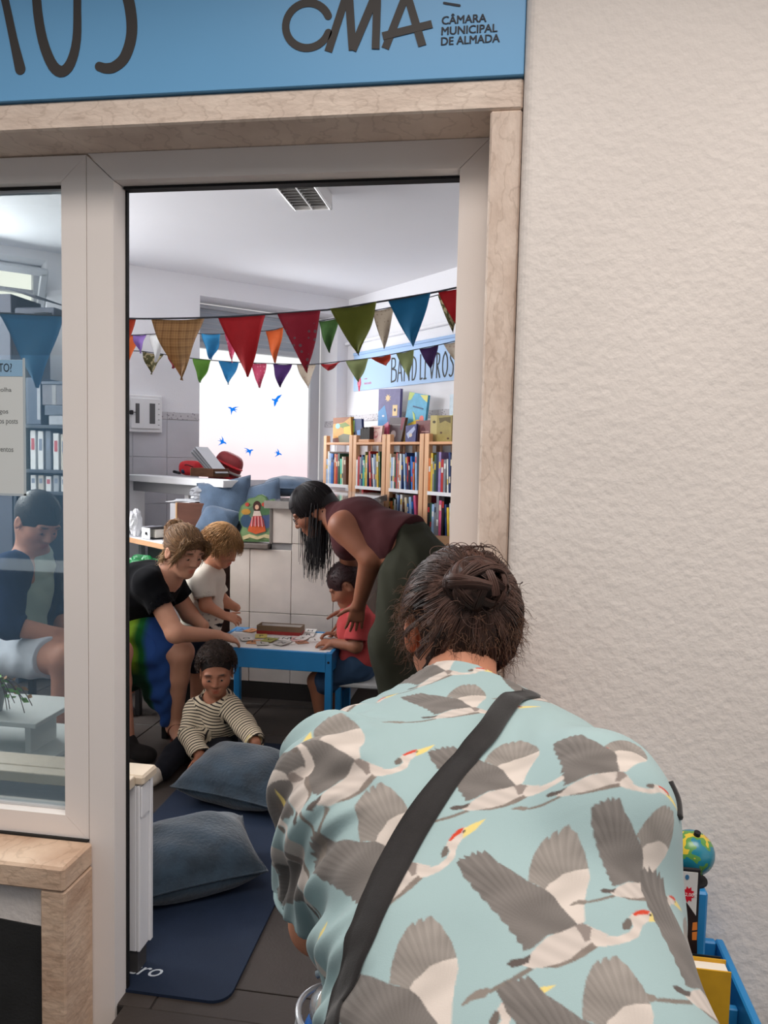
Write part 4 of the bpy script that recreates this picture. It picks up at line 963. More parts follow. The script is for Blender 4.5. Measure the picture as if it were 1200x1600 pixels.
m_denim = mat('denim_cushion', (80, 100, 124), .85, .12, 18, .25, 160, sheen=.4)
m_velvet = mat('teal_velvet', (34, 50, 63), .8, .42, 11, .35, 90, sheen=.35)
zw = .903
cushion('cushion', aty(352, 786, 4.36), (.33, .30, .13), euler(math.radians(70), math.radians(-10), math.radians(6)), m_denim, 'blue cushion at the left end of the counter wing, behind the drooping one', 'blue cushions on the counter', 1)
cushion('cushion', aty(341, 816, 4.27), (.25, .20, .12), euler(math.radians(58), math.radians(12), math.radians(-10)), m_denim, 'small blue cushion drooping off the left end of the counter wing', 'blue cushions on the counter', 2)
cushion('cushion', aty(404, 800, 4.36), (.30, .36, .10), euler(math.radians(70), math.radians(-14), math.radians(0)), m_denim, 'blue cushion standing upright right behind the picture puzzle', 'blue cushions on the counter', 3)
pcu = aty(452, 762, 4.62); pcu[2] = 1.215
cushion('cushion', pcu, (.34, .30, .12), euler(math.radians(4), math.radians(0), math.radians(12)), m_denim, 'blue cushion lying flat on the polished slab behind the leaning woman\'s head', 'blue cushions on the counter', 4)

# shaped picture puzzle leaning on the cushions
YP = 4.215
def P4(px, py): p = aty(px, py, YP); return (p[0], p[2])
cr = lambda pts: [P4(170 + x / 3.871, 580 + y / 3.871) for x, y in pts]
FP = lambda d: ((0, YP - d, 0), *XZ)
pz_ = empty('picture_puzzle', (-1.37, YP, .903), 'green wooden picture puzzle of a woman with an open book, propped on the counter wing', 'puzzle')
def fix(p):
    p = list(p); ar = sum(p[i][0] * p[(i + 1) % len(p)][1] - p[(i + 1) % len(p)][0] * p[i][1] for i in range(len(p)))
    return p if ar > 0 else p[::-1]
out = cr([(798, 1030), (790, 985), (805, 940), (788, 900), (785, 860), (800, 815), (830, 790), (845, 770), (885, 762), (900, 750), (925, 745), (948, 758), (962, 780), (995, 772), (1012, 785), (1014, 830), (1008, 900), (1006, 1034)])
obj('board', B().prism(fix(out), .02, ((0, YP + .02, 0), *XZ)), mat('puzzle_green', (96, 128, 84), .35, .15, 18), pz_)
cs_ = np.array(out).mean(0); inn = [(cs_[0] + (p[0] - cs_[0]) * .9, cs_[1] + (p[1] - cs_[1]) * .93) for p in out]
art = [(inn, (122, 150, 104)), (cr(circ(905, 900, 85, 95)), (96, 120, 96)), (cr(circ(830, 905, 34, 40)), (58, 84, 110)), (cr(circ(955, 905, 34, 45)), (74, 88, 128)), (cr(circ(830, 850, 28, 18)), (190, 140, 60)), (cr(circ(945, 840, 40, 32)), (80, 116, 78)),
       (cr([(880, 870), (920, 868), (938, 900), (945, 945), (850, 945), (862, 900)]), (206, 96, 100)), (cr([(850, 935), (945, 935), (950, 968), (890, 985), (840, 966)]), (212, 96, 54)), (cr(circ(897, 818, 24, 34)), (70, 40, 34)), (cr(circ(897, 822, 12, 15)), (222, 176, 148)), (cr([(880, 845), (915, 845), (925, 875), (872, 875)]), (226, 204, 190)),
       (cr(circ(838, 806, 12)), (196, 70, 56)), (cr(circ(938, 806, 12)), (196, 70, 56)), (cr([(810, 998), (850, 985), (900, 1000), (950, 985), (990, 996), (985, 1015), (940, 1005), (900, 1018), (855, 1005), (815, 1020)]), (214, 196, 150))]
for i, (po, c) in enumerate(art): obj('painted_shape', B().prism(fix(po), .0006 + .0004 * i, FP(0)), mat('puzzle ink %s' % (c,), c, .4, .1, 40), pz_)
for gx in range(4):
    obj('check', B().prism(fix(cr([(868 + gx * 18, 880), (873 + gx * 18, 880), (868 + gx * 22, 940), (862 + gx * 22, 940)])), .0072, FP(0)), mat('puzzle pale pink', (232, 160, 160), .4), pz_)

# brown cabinet with papers, plastic bag
bxc = empty('brown_cabinet', (-1.71, 4.42, 0), 'brown wooden cabinet with a white end between desk and counter', 'cabinet')
xa, xb = aty(277, 800, 4.3)[0], aty(348, 800, 4.3)[0]; zc_ = aty(300, 786, 4.3)[2]
m_brown = mat('brown_wood', (98, 60, 46), .45, .18, 5, .04, 60, stretch=(1, 1, 7))
obj('side', B().bx(xa, xb, 4.3, 4.56, 0, zc_, .003), m_brown, bxc)
obj('edge', B().bx(xa - .012, xa - .0005, 4.298, 4.56, 0, zc_ - .001, .002), mat('pale_wood', (206, 164, 120), .5), bxc)
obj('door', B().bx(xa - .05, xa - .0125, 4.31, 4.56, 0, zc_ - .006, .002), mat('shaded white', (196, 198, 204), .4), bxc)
pap = empty('paper_pile', (xa + .02, 4.42, zc_), 'white papers lying on the brown cabinet', 'papers')
for i in range(4): obj('sheet', B().box((xa + .01 + i * .006, 4.42, zc_ + .0012 + i * .003), (.17, .2, .0024), rotz(.2 * i - .2)), mat('white paper', (236, 238, 242), .7), pap)
def crumple(c, r, seed, e1=.8, amp=.3):
    v, f = sup((0, 0, 0), (1, 1, 1), e1, e1, 18, 24); rr_ = np.random.default_rng(seed); A = rr_.normal(size=(7, 3)) * 3.2; ph = rr_.uniform(0, 6, 7)
    d = sum(np.abs(np.sin(v @ A[i] + ph[i])) for i in range(7)) / 7
    v = v * (1 - amp + amp * 1.6 * d)[:, None] * np.array(r); v[:, 2] -= v[:, 2].min()
    return v + np.asarray(c), f
v, f = crumple((xa + .13, 4.40, zc_ + .001), (.085, .06, .045), 4, amp=.4)
obj('plastic_bag', (v, f), mat('grey_plastic', (170, 172, 178), .25, .2, 20, spec=.6), label='crumpled translucent grey plastic bag on the brown cabinet', cat='bag')

# desk against the window wall with binder and papers
dl, drr = atz(150, 829, .9), atz(262, 852, .9); dl[2] = drr[2] = 0
ex2 = (drr - dl) / np.linalg.norm(drr - dl); ey2 = np.array([-ex2[1], ex2[0], 0]); Ld = np.linalg.norm(drr - dl); Rd = frame_rot(ex2, ey2, Z3)
def db(b, x0, x1, y0, y1, z0, z1, bev=.002): return b.box(dl + Rd @ np.array([(x0 + x1) / 2, (y0 + y1) / 2, (z0 + z1) / 2]), (x1 - x0, y1 - y0, z1 - z0), Rd, bev)
desk = empty('desk', tuple(dl + Rd @ np.array([Ld / 2, .2, 0])), 'wood edged desk with grey green panel and steel legs behind the seated woman', 'desk')
obj('top', B().prism([(0, .004), (Ld, .004), (Ld, .02), (Ld - .1, .06), (Ld - .47, .42), (0, .42)], .028, (dl + Z3 * .872, ex2, ey2, Z3)), m_white, desk)
obj('edge', db(B(), 0, Ld, 0, .004, .87, .9), mat('desk_edge', (206, 160, 122), .5), desk, label='pale wooden front edge')
obj('panel', db(B(), .02, Ld - .48, .34, .36, .3, .868), mat('desk_panel', (96, 112, 108), .5), desk, label='grey green modesty panel')
for x in (.35, Ld - .16):
    obj('leg', db(B(), x, x + .03, .12, .15, 0, .87), mat('steel_grey', (120, 128, 130), .4, metal=.3), desk)
obj('rail', db(B(), .36, Ld - .14, .12, .14, .70, .72), mat('steel_grey', (120, 128, 130), .4), desk)
bn = empty('ring_binder', tuple(dl + Rd @ np.array([.62, .14, .9])), 'black and white ring binder lying on the desk behind the seated woman', 'binder')
pb0 = atz(228, 842, .902)
def lb(b, c, s_, a=0.0, bev=.001): return b.box(np.array(c), s_, Rd @ rotz(a), bev)
obj('cover', lb(lb(B(), pb0 + Z3 * .003 + ey2 * .13, (.085, .26, .005), .12), pb0 + Z3 * .063 + ey2 * .13, (.085, .26, .005), .12), m_bk, bn)
obj('spine', lb(B(), pb0 + Z3 * .033 + ey2 * .0, (.085, .004, .064), .12), mat('binder white', (226, 228, 230), .5), bn)
obj('finger_hole', B().lathe([(.009, 0), (.009, .003)], pb0 + Z3 * .033 - ey2 * .004 + ex2 * .012, 14, frame_rot(ex2, Z3, -ey2)), m_bk, bn)
obj('pages', lb(B(), pb0 + Z3 * .033 + ey2 * .14, (.08, .22, .05), .12), m_page, bn)
pl2 = empty('paper_pile', tuple(atz(200, 828, .9)), 'loose white papers spread on the wood edged desk', 'papers')
for i in range(6):
    p = atz(196 + 9 * i, 826 + 1.2 * i, .902); p[2] = .902 + .005 * i
    obj('sheet', B().box(p + Z3 * .002, (.21, .3, .003), Rd @ rotz(.3 * math.sin(i * 2.3))), mat('white paper', (236, 238, 242), .7), pl2)
v, f = crumple(atz(212, 838, .9005), (.03, .045, .075), 9, amp=.5)
obj('crumpled_paper', (v, f), mat('white paper', (236, 238, 242), .7), label='crumpled strip of white paper standing beside the ring binder', cat='paper')
gb = aty(225, 889, 4.05)
v, f = crumple((gb[0], 4.05, .62), (.14, .08, .09), 12, amp=.45)
sh_ = empty('low_shelf', (gb[0], 4.07, 0), 'low white shelf box under the desk holding a green bag', 'shelf')
obj('board', B().bx(gb[0] - .24, gb[0] + .2, 3.97, 4.17, .535, .62, .004), m_white, sh_); obj('side', B().bx(gb[0] - .24, gb[0] - .21, 3.98, 4.17, 0, .534), m_white, sh_); obj('side', B().bx(gb[0] + .17, gb[0] + .2, 3.98, 4.17, 0, .534), m_white, sh_)
obj('green_bag', (v, f), mat('green_plastic', (14, 120, 62), .35, .35, 14, spec=.5), label='crumpled green plastic bag on the low white shelf', cat='bag')
gt = aty(198, 888, 4.02)
v, f = crumple((gt[0], 4.02, .6205), (.045, .05, .075), 21, amp=.4)
obj('teal_bag', (v, f), mat('teal_plastic', (40, 150, 140), .35, .3, 14, spec=.5), label='small teal plastic bag beside the green one', cat='bag')

# ------------------------------------------------------------------ children's table with game
tx0, tx1, ty0, ty1, tz = -1.43, -.786, 3.585, 4.035, .45
tb_ = empty('play_table', ((tx0 + tx1) / 2, 3.79, 0), 'low children\'s play table with blue frame and white top', 'table')
m_blue = mat('blue_paint', (42, 132, 192), .4, .05, 6, spec=.45)
r_ = .028
obj('rail', B().bx(tx0 + r_, tx1 - r_, ty0, ty0 + .02, .355, tz, .002), m_blue, tb_); obj('rail', B().bx(tx0 + r_, tx1 - r_, ty1 - .02, ty1, .355, tz, .002), m_blue, tb_)
obj('rail', B().bx(tx0, tx0 + .02, ty0 + r_, ty1 - r_, .355, tz, .002), m_blue, tb_); obj('rail', B().bx(tx1 - .02, tx1, ty0 + r_, ty1 - r_, .355, tz, .002), m_blue, tb_)
obj('top', B().bx(tx0 + .02, tx1 - .02, ty0 + .02, ty1 - .02, .432, .446), mat('table_top_white', (226, 222, 218), .4), tb_, label='white table top')
for x in (tx0, tx1 - .034):
    for y in (ty0, ty1 - .034): obj('leg', B().bx(x, x + .034, y, y + .034, 0, tz, .002), m_blue, tb_)
obj('screw', B().lathe([(.006, 0), (.006, .002), (.003, .002)], (tx1 - .017, ty0, .405), 12, frame_rot(np.array([1, 0, 0]), Z3, np.array([0, -1.0, 0]))), m_dark, tb_)
zt_ = .4465
gbx = empty('game_box_lid', tuple(atz(438, 982, zt_)), 'brown and red open game box lid on the play table', 'box')
c4 = [atz(px, py, zt_) for px, py in ((401, 990), (471, 993), (476, 972), (410, 970))]
x0, x1 = c4[0][0], c4[1][0]; y0, y1 = c4[0][1], 4.0
hb = .046
m_lid = mat('lid_brown', (132, 108, 84), .6, .06, 20); m_lidr = mat('lid_red', (170, 54, 50), .5)
for (a0, a1, b0, b1) in ((x0, x1, y0, y0 + .004), (x0, x1, y1 - .004, y1), (x0, x0 + .004, y0 + .004, y1 - .004), (x1 - .004, x1, y0 + .004, y1 - .004)):
    obj('wall', B().bx(a0, a1, b0, b1, zt_ + .018, zt_ + hb), m_lid, gbx); obj('band', B().bx(a0 - .0006, a1 + .0006, b0 - .0006, b1 + .0006, zt_, zt_ + .0178), m_lidr, gbx)
obj('base', B().bx(x0 + .004, x1 - .004, y0 + .004, y1 - .004, zt_, zt_ + .004), mat('lid_inside', (226, 222, 216), .7), gbx)
obj('lining', B().bx(x0 + .005, x1 - .005, y1 - .0055, y1 - .0045, zt_ + .005, zt_ + hb - .004), mat('lid_inside', (226, 222, 216), .7), gbx)
cards = [(378, 984, 'A', .2, 'blue'), (393, 985, 'T', -.3, 'orange'), (385, 998, 'O', .5, 'white'), (396, 1003, 'E', .15, 'orange'), (410, 1005, 'L', .4, 'grey'), (421, 1000, 'V', -.2, 'olive'), (432, 998, 'Q', .3, 'white'), (446, 998, 'N', .1, 'white'), (441, 1005, 'M', -.4, 'grey'), (452, 1004, 'U', .25, 'white'), (463, 999, 'O', .5, 'pink'), (473, 997, 'S', -.1, 'white'), (470, 1003, 'C', .6, 'brown'), (482, 992, 'R', .12, 'white'), (485, 986, 'H', .1, 'white'), (492, 1000, 'I', .35, 'white'), (408, 994, 'P', .3, 'yellow'), (525, 988, 'D', .1, 'teal')]
cw = {'blue': (90, 140, 190), 'orange': (206, 140, 90), 'white': (232, 228, 222), 'grey': (190, 186, 180), 'olive': (150, 150, 70), 'pink': (226, 180, 176), 'brown': (178, 120, 90), 'yellow': (214, 196, 110), 'teal': (120, 180, 190)}
desc = ['at the back left corner of the table', 'left of the box lid', 'under the seated woman\'s fingertips', 'on the thick pile by the woman\'s hand', 'on the front edge of the pile', 'in front of the box lid, left', 'in front of the box lid, middle', 'in front of the box lid, right', 'nearest the table front, middle', 'nearest the table front, right of middle', 'right of the card heap', 'right of the card heap, further back', 'lying askew towards the boy', 'by the boy\'s hands, upright', 'behind the upright R card', 'touching the boy\'s knuckles', 'tucked against the lid\'s left corner', 'under the boy\'s far hand']
for i, (px, py, ch, a, c) in enumerate(cards):
    p = atz(px, py, zt_ + .0005 + .0026 * (i % 3)); Rk_ = rotz(a)
    e = empty('letter_card', tuple(p), '%s game card with letter %s, %s' % (c, ch, desc[i]), 'card', 'letter cards on the play table', rz=a)
    obj('card', B().box((0, 0, .0012), (.062, .085, .0024), None, .0006), mat('card ' + c, cw[c], .5, .08, 60), e, local=True)
    v, f = text_mesh(ch, .05, .0002, 'CENTER'); v = v.copy(); v[:, 1] -= .018; v[:, 2] += .0026
    obj('letter', (v, f), mat('card_ink', (46, 42, 44), .6), e, local=True)

# stool for the boy, chairs for the adults (mostly hidden by their sitters)
def stool(name, x, y, h, w, m, ms, label, back=None, rz=0.0):
    e = empty(name, (x, y, 0), label, 'chair', rz=rz)
    obj('seat', B().box((0, 0, h - .012), (w, w, .024), None, .006), ms, e, local=True)
    for sx in (-1, 1):
        for sy in (-1, 1): obj('leg', B().box((sx * (w / 2 - .02), sy * (w / 2 - .02), (h - .024) / 2), (.03, .03, h - .0245), None, .003), m, e, local=True)
    if back:
        for sx in (-1, 1): obj('back_post', B().box((-(w / 2 - .015), sx * (w / 2 - .02), h + back / 2), (.026, .026, back), None, .003), m, e, local=True)
        obj('backrest', B().box((-(w / 2 - .015), 0, h + back - .05), (.018, w - .06, .1), None, .004), ms, e, local=True)
    return e
stool('child_stool', -.66, 3.82, .28, .27, m_blue, mat('stool_seat', (214, 212, 208), .5), 'low blue legged stool under the boy at the table end')
stool('dark_chair', -1.74, 3.64, .43, .32, mat('black_steel', (26, 26, 28), .4), mat('black_seat', (30, 30, 34), .6), 'black chair under the seated woman in the green and blue skirt')
stool('dark_chair', -2.07, 3.22, .43, .38, mat('black_steel', (26, 26, 28), .4), mat('black_seat', (30, 30, 34), .6), 'black chair under the man behind the shop window')

# ------------------------------------------------------------------ mat and floor pillows
m_mat = mat('navy_foam', (22, 36, 58), .75, .08, 6, .12, 320)
def rrect(x0, x1, y0, y1, r):
    o = []
    for cx, cy_, a0 in ((x1 - r, y0 + r, -90), (x1 - r, y1 - r, 0), (x0 + r, y1 - r, 90), (x0 + r, y0 + r, 180)):
        o += [(cx + r * math.cos(math.radians(a0 + t)), cy_ + r * math.sin(math.radians(a0 + t))) for t in np.linspace(0, 90, 7)]
    return o
ym = empty('exercise_mat', (-.96, 2.6, 0), 'navy blue foam exercise mat lying on the dark tiled floor', 'mat')
rm = rotz(.018)
outl = rrect(-1.275, -.648, 1.785, 3.52, .05)
obj('mat', B().prism([(x - .03 * (y - 1.8) / 1.7, y) for x, y in outl], .008, ((0, 0, .0005), (1, 0, 0), (0, 1, 0), (0, 0, 1))), m_mat, ym)
po = atz(212, 1528, .0086); pe = atz(249, 1527, .0086)
exm = np.array([1, 0, 0.0]); eym = np.array([0, 1.0, 0])
v, f = text_mesh('metro', .075, .0002); v = v.copy(); v[:, 0] += v[:, 1] * .35; v[:, 0] -= v[:, 0].max()
obj('lettering', (pe + v[:, :1] * exm * .95 + v[:, 1:2] * eym * .9 + v[:, 2:3] * Z3, f), mat('mat_print', (196, 204, 212), .6), ym, label='pale slanted script lettering near the mat end')
pc = atz(300, 1352, .09)
cushion('floor_pillow', (pc[0] - .03, pc[1] + .05, .093), (.43, .36, .20), euler(math.radians(3), math.radians(-2), math.radians(32)), m_velvet, 'teal velvet pillow on the mat nearest the doorway', 'velvet floor pillows on the mat', 5)
pc = atz(372, 1222, .09)
cushion('floor_pillow', (pc[0] + .0, pc[1] + .05, .099), (.45, .35, .20), euler(math.radians(7), math.radians(2), math.radians(-9)), m_velvet, 'teal velvet pillow lying against the striped toddler\'s legs', 'velvet floor pillows on the mat', 8)

# ------------------------------------------------------------------ inner window ledge: marble top on a white panelled cabinet
ic = empty('window_cabinet', (-1.6, 1.88, 0), 'white panelled low cabinet with a marble top under the shop window inside', 'cabinet')
zi = .555; xr_ = -.902
obj('marble_top', B().bx(-2.40, xr_, 1.842, 1.925, zi - .028, zi, .006).bx(-2.40, -.925, 1.802, 1.842, zi - .028, zi, .002), mat('cream_marble', (214, 198, 176), .35, .05, 8), ic)
obj('carcass', B().bx(-2.38, xr_ - .022, 1.845, 1.895, .07, zi - .029, .002), m_white, ic)
obj('side_panel', B().bx(xr_ - .0215, xr_ - .012, 1.845, 1.895, .07, zi - .029, .002), m_white, ic)
obj('stile', B().bx(xr_ - .0215, xr_ - .006, 1.896, 1.912, .07, zi - .029, .002), m_white, ic)
obj('drawer_front', B().bx(xr_ - .0115, xr_ - .007, 1.846, 1.893, zi - .115, zi - .032, .002), m_white, ic)
obj('kickboard', B().bx(-2.38, xr_ - .02, 1.85, 1.90, 0, .069), mat('dark_kick', (70, 68, 68), .5), ic)
# two-step white plant stand on the ledge
ps = empty('step_stand', (-1.7, 2.25, 0), 'grey white two step plant stand behind the shop window', 'stand')
m_step = mat('grey_white_board', (206, 208, 204), .5)
def board(px_far, z, y0, y1, th=.016):
    p = atz(*px_far, z); return B().bx(p[0] - .7, p[0], y0, y1, z - th, z, .002), p
b1, pA = board((63, 1127), .57, 2.10, 2.36); obj('upper_step', b1, m_step, ps)
b2, pB = board((95, 1175), .45, 2.10, 2.43); obj('lower_step', b2, m_step, ps)
obj('riser', B().bx(pA[0] - .075, pA[0] - .055, 2.16, 2.3, .4505, .5535), m_step, ps)
for x in (pB[0] - .62, pB[0] - .12): obj('leg', B().bx(x, x + .03, 2.12, 2.15, 0, .4335), m_step, ps); obj('leg', B().bx(x, x + .03, 2.37, 2.40, 0, .4335), m_step, ps)
pt = empty('trailing_plant', (pA[0] - .19, 2.16, .57), 'small trailing green plant drooping over the plant stand', 'plant')
pot = (pA[0] - .20, 2.18)
obj('pot', B().lathe([(.028, 0), (.04, .07), (.043, .072), (.043, .085), (.037, .085), (.035, .07)], (pot[0], pot[1], .5705), 20), mat('pot_grey', (150, 150, 146), .6), pt)
m_leaf = mat('leaf_green', (110, 160, 60), .5, .25, 30); m_stem = mat('stem_brown', (92, 70, 48), .7)
rr_ = np.random.default_rng(3)
for k in range(9):
    a = rr_.uniform(-1.2, 1.2); L_ = rr_.uniform(.07, .15); base = np.array([pot[0], pot[1], .652])
    d = np.array([math.cos(a), -abs(math.sin(a)) * .5, 0])
    pts = curve_pts([base, base + d * L_ * .4 + Z3 * .03, base + d * L_ * .8 - Z3 * .01, base + d * L_ - Z3 * rr_.uniform(.03, .07)], 10)
    pts[:, 2] = np.maximum(pts[:, 2], .574)
    obj('stem', B().tube(pts, .0014, 5), m_stem, pt)
    for q in (3, 5, 7, 9):
        p = pts[min(q, len(pts) - 1)]; s = .012 + .006 * rr_.random(); n_ = rr_.normal(size=3); n_ /= np.linalg.norm(n_); t_ = np.cross(n_, [.3, .5, .8]); t_ /= np.linalg.norm(t_); w_ = np.cross(n_, t_)
        obj('leaf', (np.array([p, p + t_ * s + w_ * s * .5, p + t_ * s * 2, p + t_ * s - w_ * s * .5]) + Z3 * .004, [(0, 1, 2, 3)]), m_leaf if k % 3 else mat('leaf_rust', (170, 120, 70), .5), pt)

# ------------------------------------------------------------------ shelf of binders and boxes seen through the shop window
YBk = 4.15
def G(px, py, y=YBk): return aty(px, py, y)
sx0, sx1 = G(20, 700)[0], G(104, 700)[0]
bs = empty('binder_rack', ((sx0 + sx1) / 2, YBk + .15, 0), 'dark open rack of binders behind the shop window', 'rack')
m_rack = mat('rack_grey', (70, 78, 90), .5)
zs = [G(70, 664)[2], G(70, 734)[2], G(70, 768)[2], .5]
for z in zs: obj('shelf', B().bx(sx0, sx1, YBk, YBk + .28, z - .02, z, .002), m_rack, bs)
for x in (sx0, sx1 - .02): obj('side', B().bx(x, x + .02, YBk, YBk + .28, 0, zs[0] + .02, .002), m_rack, bs)
obj('back', B().bx(sx0, sx1, YBk + .281, YBk + .29, 0, zs[0]), m_rack, bs)
bi = 0
bcol = ['white', 'white', 'pale grey', 'white', 'cream', 'white', 'grey', 'white']
for row, (zb_, zt__) in enumerate(((zs[1], zs[0]), (zs[2], zs[1]))):
    for i, px in enumerate((44, 56, 68, 80, 92)):
        x = G(px, 700)[0]; h = min(.27, (zt__ - zb_) - .03) * random.uniform(.9, 1)
        e = empty('ring_binder', (x, YBk + .14, zb_), '%s binder, %s from the left on the %s shelf of the dark rack' % (bcol[(i * 3 + row) % 8], ORD[i], 'upper' if row == 0 else 'second'), 'binder', 'binders on the dark rack')
        obj('cover', B().bx(x, x + .034, YBk + .02, YBk + .26, zb_ + .0005, zb_ + h, .002), mat('binder ' + bcol[(i * 3 + row) % 8], {'white': (214, 218, 222), 'pale grey': (180, 186, 194), 'cream': (206, 200, 190), 'grey': (120, 128, 140)}[bcol[(i * 3 + row) % 8]], .5), e)
        obj('label', B().bx(x + .007, x + .027, YBk + .0192, YBk + .0205, zb_ + h * .5, zb_ + h * .8), mat('binder_label', (190, 90, 96) if (i + row) % 3 == 0 else (120, 130, 150), .5) if (i + row) % 3 == 0 else mat('binder_label2', (130, 140, 160), .5), e)
m_cb = mat('grey_cardboard', (120, 120, 128), .8, .06, 6)
def carton(name, px0, px1, py0, py1, y, d, label, m=m_cb, flap=False):
    a_, b_ = aty(px0, py1, y), aty(px1, py0, y)
    e = empty(name, ((a_[0] + b_[0]) / 2, y + d / 2, a_[2]), label, 'box')
    obj('body', B().bx(a_[0], b_[0], y, y + d, a_[2], b_[2], .003), m, e)
    obj('tape', B().bx(a_[0] + (b_[0] - a_[0]) * .42, a_[0] + (b_[0] - a_[0]) * .58, y - .0008, y + .001, a_[2] + .002, b_[2] - .002), mat('carton_tape', (150, 150, 152), .4), e)
    if flap: obj('flap', B().box((b_[0] + .06, y + d / 2, b_[2] + .012), (.2, d, .006), euler(0, math.radians(14), 0), .002), m, e)
    return e, b_[2]
zz = zs[0] + .021
a_ = G(66, 601)
cb, ztop = carton('storage_box', 66, 103, 601, 633, YBk, .25, 'grey storage box with lid on the right of the dark rack top')
for o in [cb] + list(cb.children): pass
dz_ = 0
e2 = empty('flat_box', (G(90, 640)[0], YBk + .12, zs[0]), 'pale flat box under the grey storage box on the rack', 'box')
obj('body', B().bx(G(76, 640)[0], G(103, 640)[0], YBk, YBk + .24, zs[0] + .0005, G(80, 649)[2], .003), mat('pale carton', (170, 174, 182), .6), e2)
obj('lid', B().bx(G(70, 640)[0], G(103, 640)[0], YBk - .003, YBk + .243, G(80, 649)[2], G(80, 633.5)[2], .003), mat('mid carton', (96, 104, 118), .6), e2)
obj('lid', B().bx(G(65, 640)[0], G(104, 640)[0], YBk - .003, YBk + .253, G(80, 601)[2], G(80, 596)[2], .003), mat('mid carton', (96, 104, 118), .6), cb)
e3 = empty('file_box', (G(50, 620)[0], YBk + .12, zs[0]), 'tall slate grey file box left on the dark rack top', 'box')
obj('body', B().bx(G(40, 620)[0], G(64, 620)[0], YBk, YBk + .24, zs[0] + .0005, G(50, 590)[2], .003), mat('slate carton', (84, 94, 112), .6), e3)
obj('tab', B().bx(G(58, 620)[0], G(63, 620)[0], YBk - .001, YBk + .001, zs[0] + .03, G(50, 600)[2]), mat('pale carton', (170, 174, 182), .6), e3)
# tall wardrobe with cartons on it at the far left of the shop window
wa = empty('wardrobe', (G(-20, 600)[0] - .1, 4.2, 0), 'tall slate grey wardrobe at the far left behind the shop window', 'wardrobe')
wx1 = G(17, 560)[0]; wz = G(10, 492)[2]
obj('carcass', B().bx(wx1 - .6, wx1, 4.17, 4.55, 0, wz, .004), mat('wardrobe_grey', (98, 102, 116), .6), wa); obj('door', B().bx(wx1 - .29, wx1 - .004, 4.155, 4.169, .05, wz - .02, .003), mat('wardrobe_grey', (98, 102, 116), .6), wa)
carton('carton', -40, 17, 459, 491, 4.2, .3, 'grey carton with open flap on the wardrobe top', mat('dark carton', (92, 92, 102), .8), True)
e4 = empty('flat_case', (G(50, 485)[0], 4.25, wz), 'flat dark grey case jutting out over the wardrobe side', 'case')
obj('lid', B().bx(wx1 - .01, G(78, 486)[0], 4.2, 4.5, wz + .0005, G(50, 480)[2] + .01, .008), mat('case_grey', (74, 76, 88), .6), e4); obj('handle', B().tube([(G(60, 486)[0] - .05, 4.195, wz + .015), (G(60, 486)[0], 4.19, wz + .015), (G(60, 486)[0] + .05, 4.195, wz + .015)], .006, 6), m_bk, e4)

# ------------------------------------------------------------------ blue cart by the stucco wall, globe, leaflet stand
ct = empty('book_cart', (.35, 1.33, HZ), 'bright blue wooden book cart standing against the stucco wall right of the door', 'cart')
cx0, cx1, cy0, cy1, cz = .10, .468, .96, 1.565, .455
obj('side', B().bx(cx1 - .016, cx1, cy0, cy1, .05 + HZ, cz, .003), m_blue, ct); obj('side', B().bx(cx0, cx0 + .016, cy0, cy1, .05 + HZ, cz, .003), m_blue, ct)
obj('back_panel', B().bx(cx0 + .0165, cx1 - .0165, cy1 - .016, cy1, .05 + HZ, cz, .003), m_blue, ct); obj('front_panel', B().bx(cx0 + .0165, cx1 - .0165, cy0, cy0 + .016, .05 + HZ, cz - .1, .003), m_blue, ct)
obj('base', B().bx(cx0 + .0165, cx1 - .0165, cy0 + .0165, cy1 - .0165, .06 + HZ, .08 + HZ), m_blue, ct)
obj('divider', B().bx(cx0 + .0165, cx1 - .0165, 1.40, 1.414, .081 + HZ, cz - .03, .002), m_blue, ct)
ztow = .62
obj('tower', B().bx(cx0 + .10, .398, 1.43, cy1 - .017, .081 + HZ, ztow, .004), m_blue, ct, label='raised blue box at the back of the cart')
obj('gusset', B().prism(fix([(.3985, cz), (.43, cz), (.3985, cz + .09)]), .012, ((0, cy1 - .004, 0), *XZ)), m_blue, ct)
for x in (cx0 + .03, cx1 - .03):
    for y in (cy0 + .04, cy1 - .04): obj('caster', B().lathe([(.008, -.012), (.022, -.012), (.025, 0), (.022, .012), (.008, .012)], (x, y, .0255 + HZ), 16, frame_rot(Z3, np.array([0, 1.0, 0]), np.array([1.0, 0, 0]))), m_bk, ct)
gc = aty(1081, 1332, 1.47); gr = .0405
gl_ = empty('desk_globe', (gc[0], 1.47, ztow), 'small globe with turquoise seas on the blue cart by the wall', 'globe')
def globe_mat():
    m = mat('globe_print', (40, 130, 150), .25, spec=.6); nt = m.node_tree; N = nt.nodes; L = nt.links
    tc = N.new('ShaderNodeTexCoord'); n = N.new('ShaderNodeTexNoise'); n.inputs['Scale'].default_value = 26; n.inputs['Detail'].default_value = 2; L.new(tc.outputs['Object'], n.inputs[0])
    r = N.new('ShaderNodeValToRGB'); r.color_ramp.interpolation = 'CONSTANT'
    r.color_ramp.elements[0].color = (*lin((36, 126, 148)), 1); r.color_ramp.elements[1].position = .50; r.color_ramp.elements[1].color = (*lin((92, 148, 74)), 1)
    for p_, c in ((.56, (214, 186, 60)), (.63, (196, 150, 80)), (.68, (190, 196, 150))):
        q = r.color_ramp.elements.new(p_); q.color = (*lin(c), 1)
    L.new(n.outputs['Fac'], r.inputs[0]); L.new(r.outputs[0], N['Principled BSDF'].inputs['Base Color']); return m
v, f = sup((gc[0], 1.47, gc[2]), (gr, gr, gr), 1, 1, 24, 36); obj('ball', (v, f), globe_mat(), gl_, smooth=True)
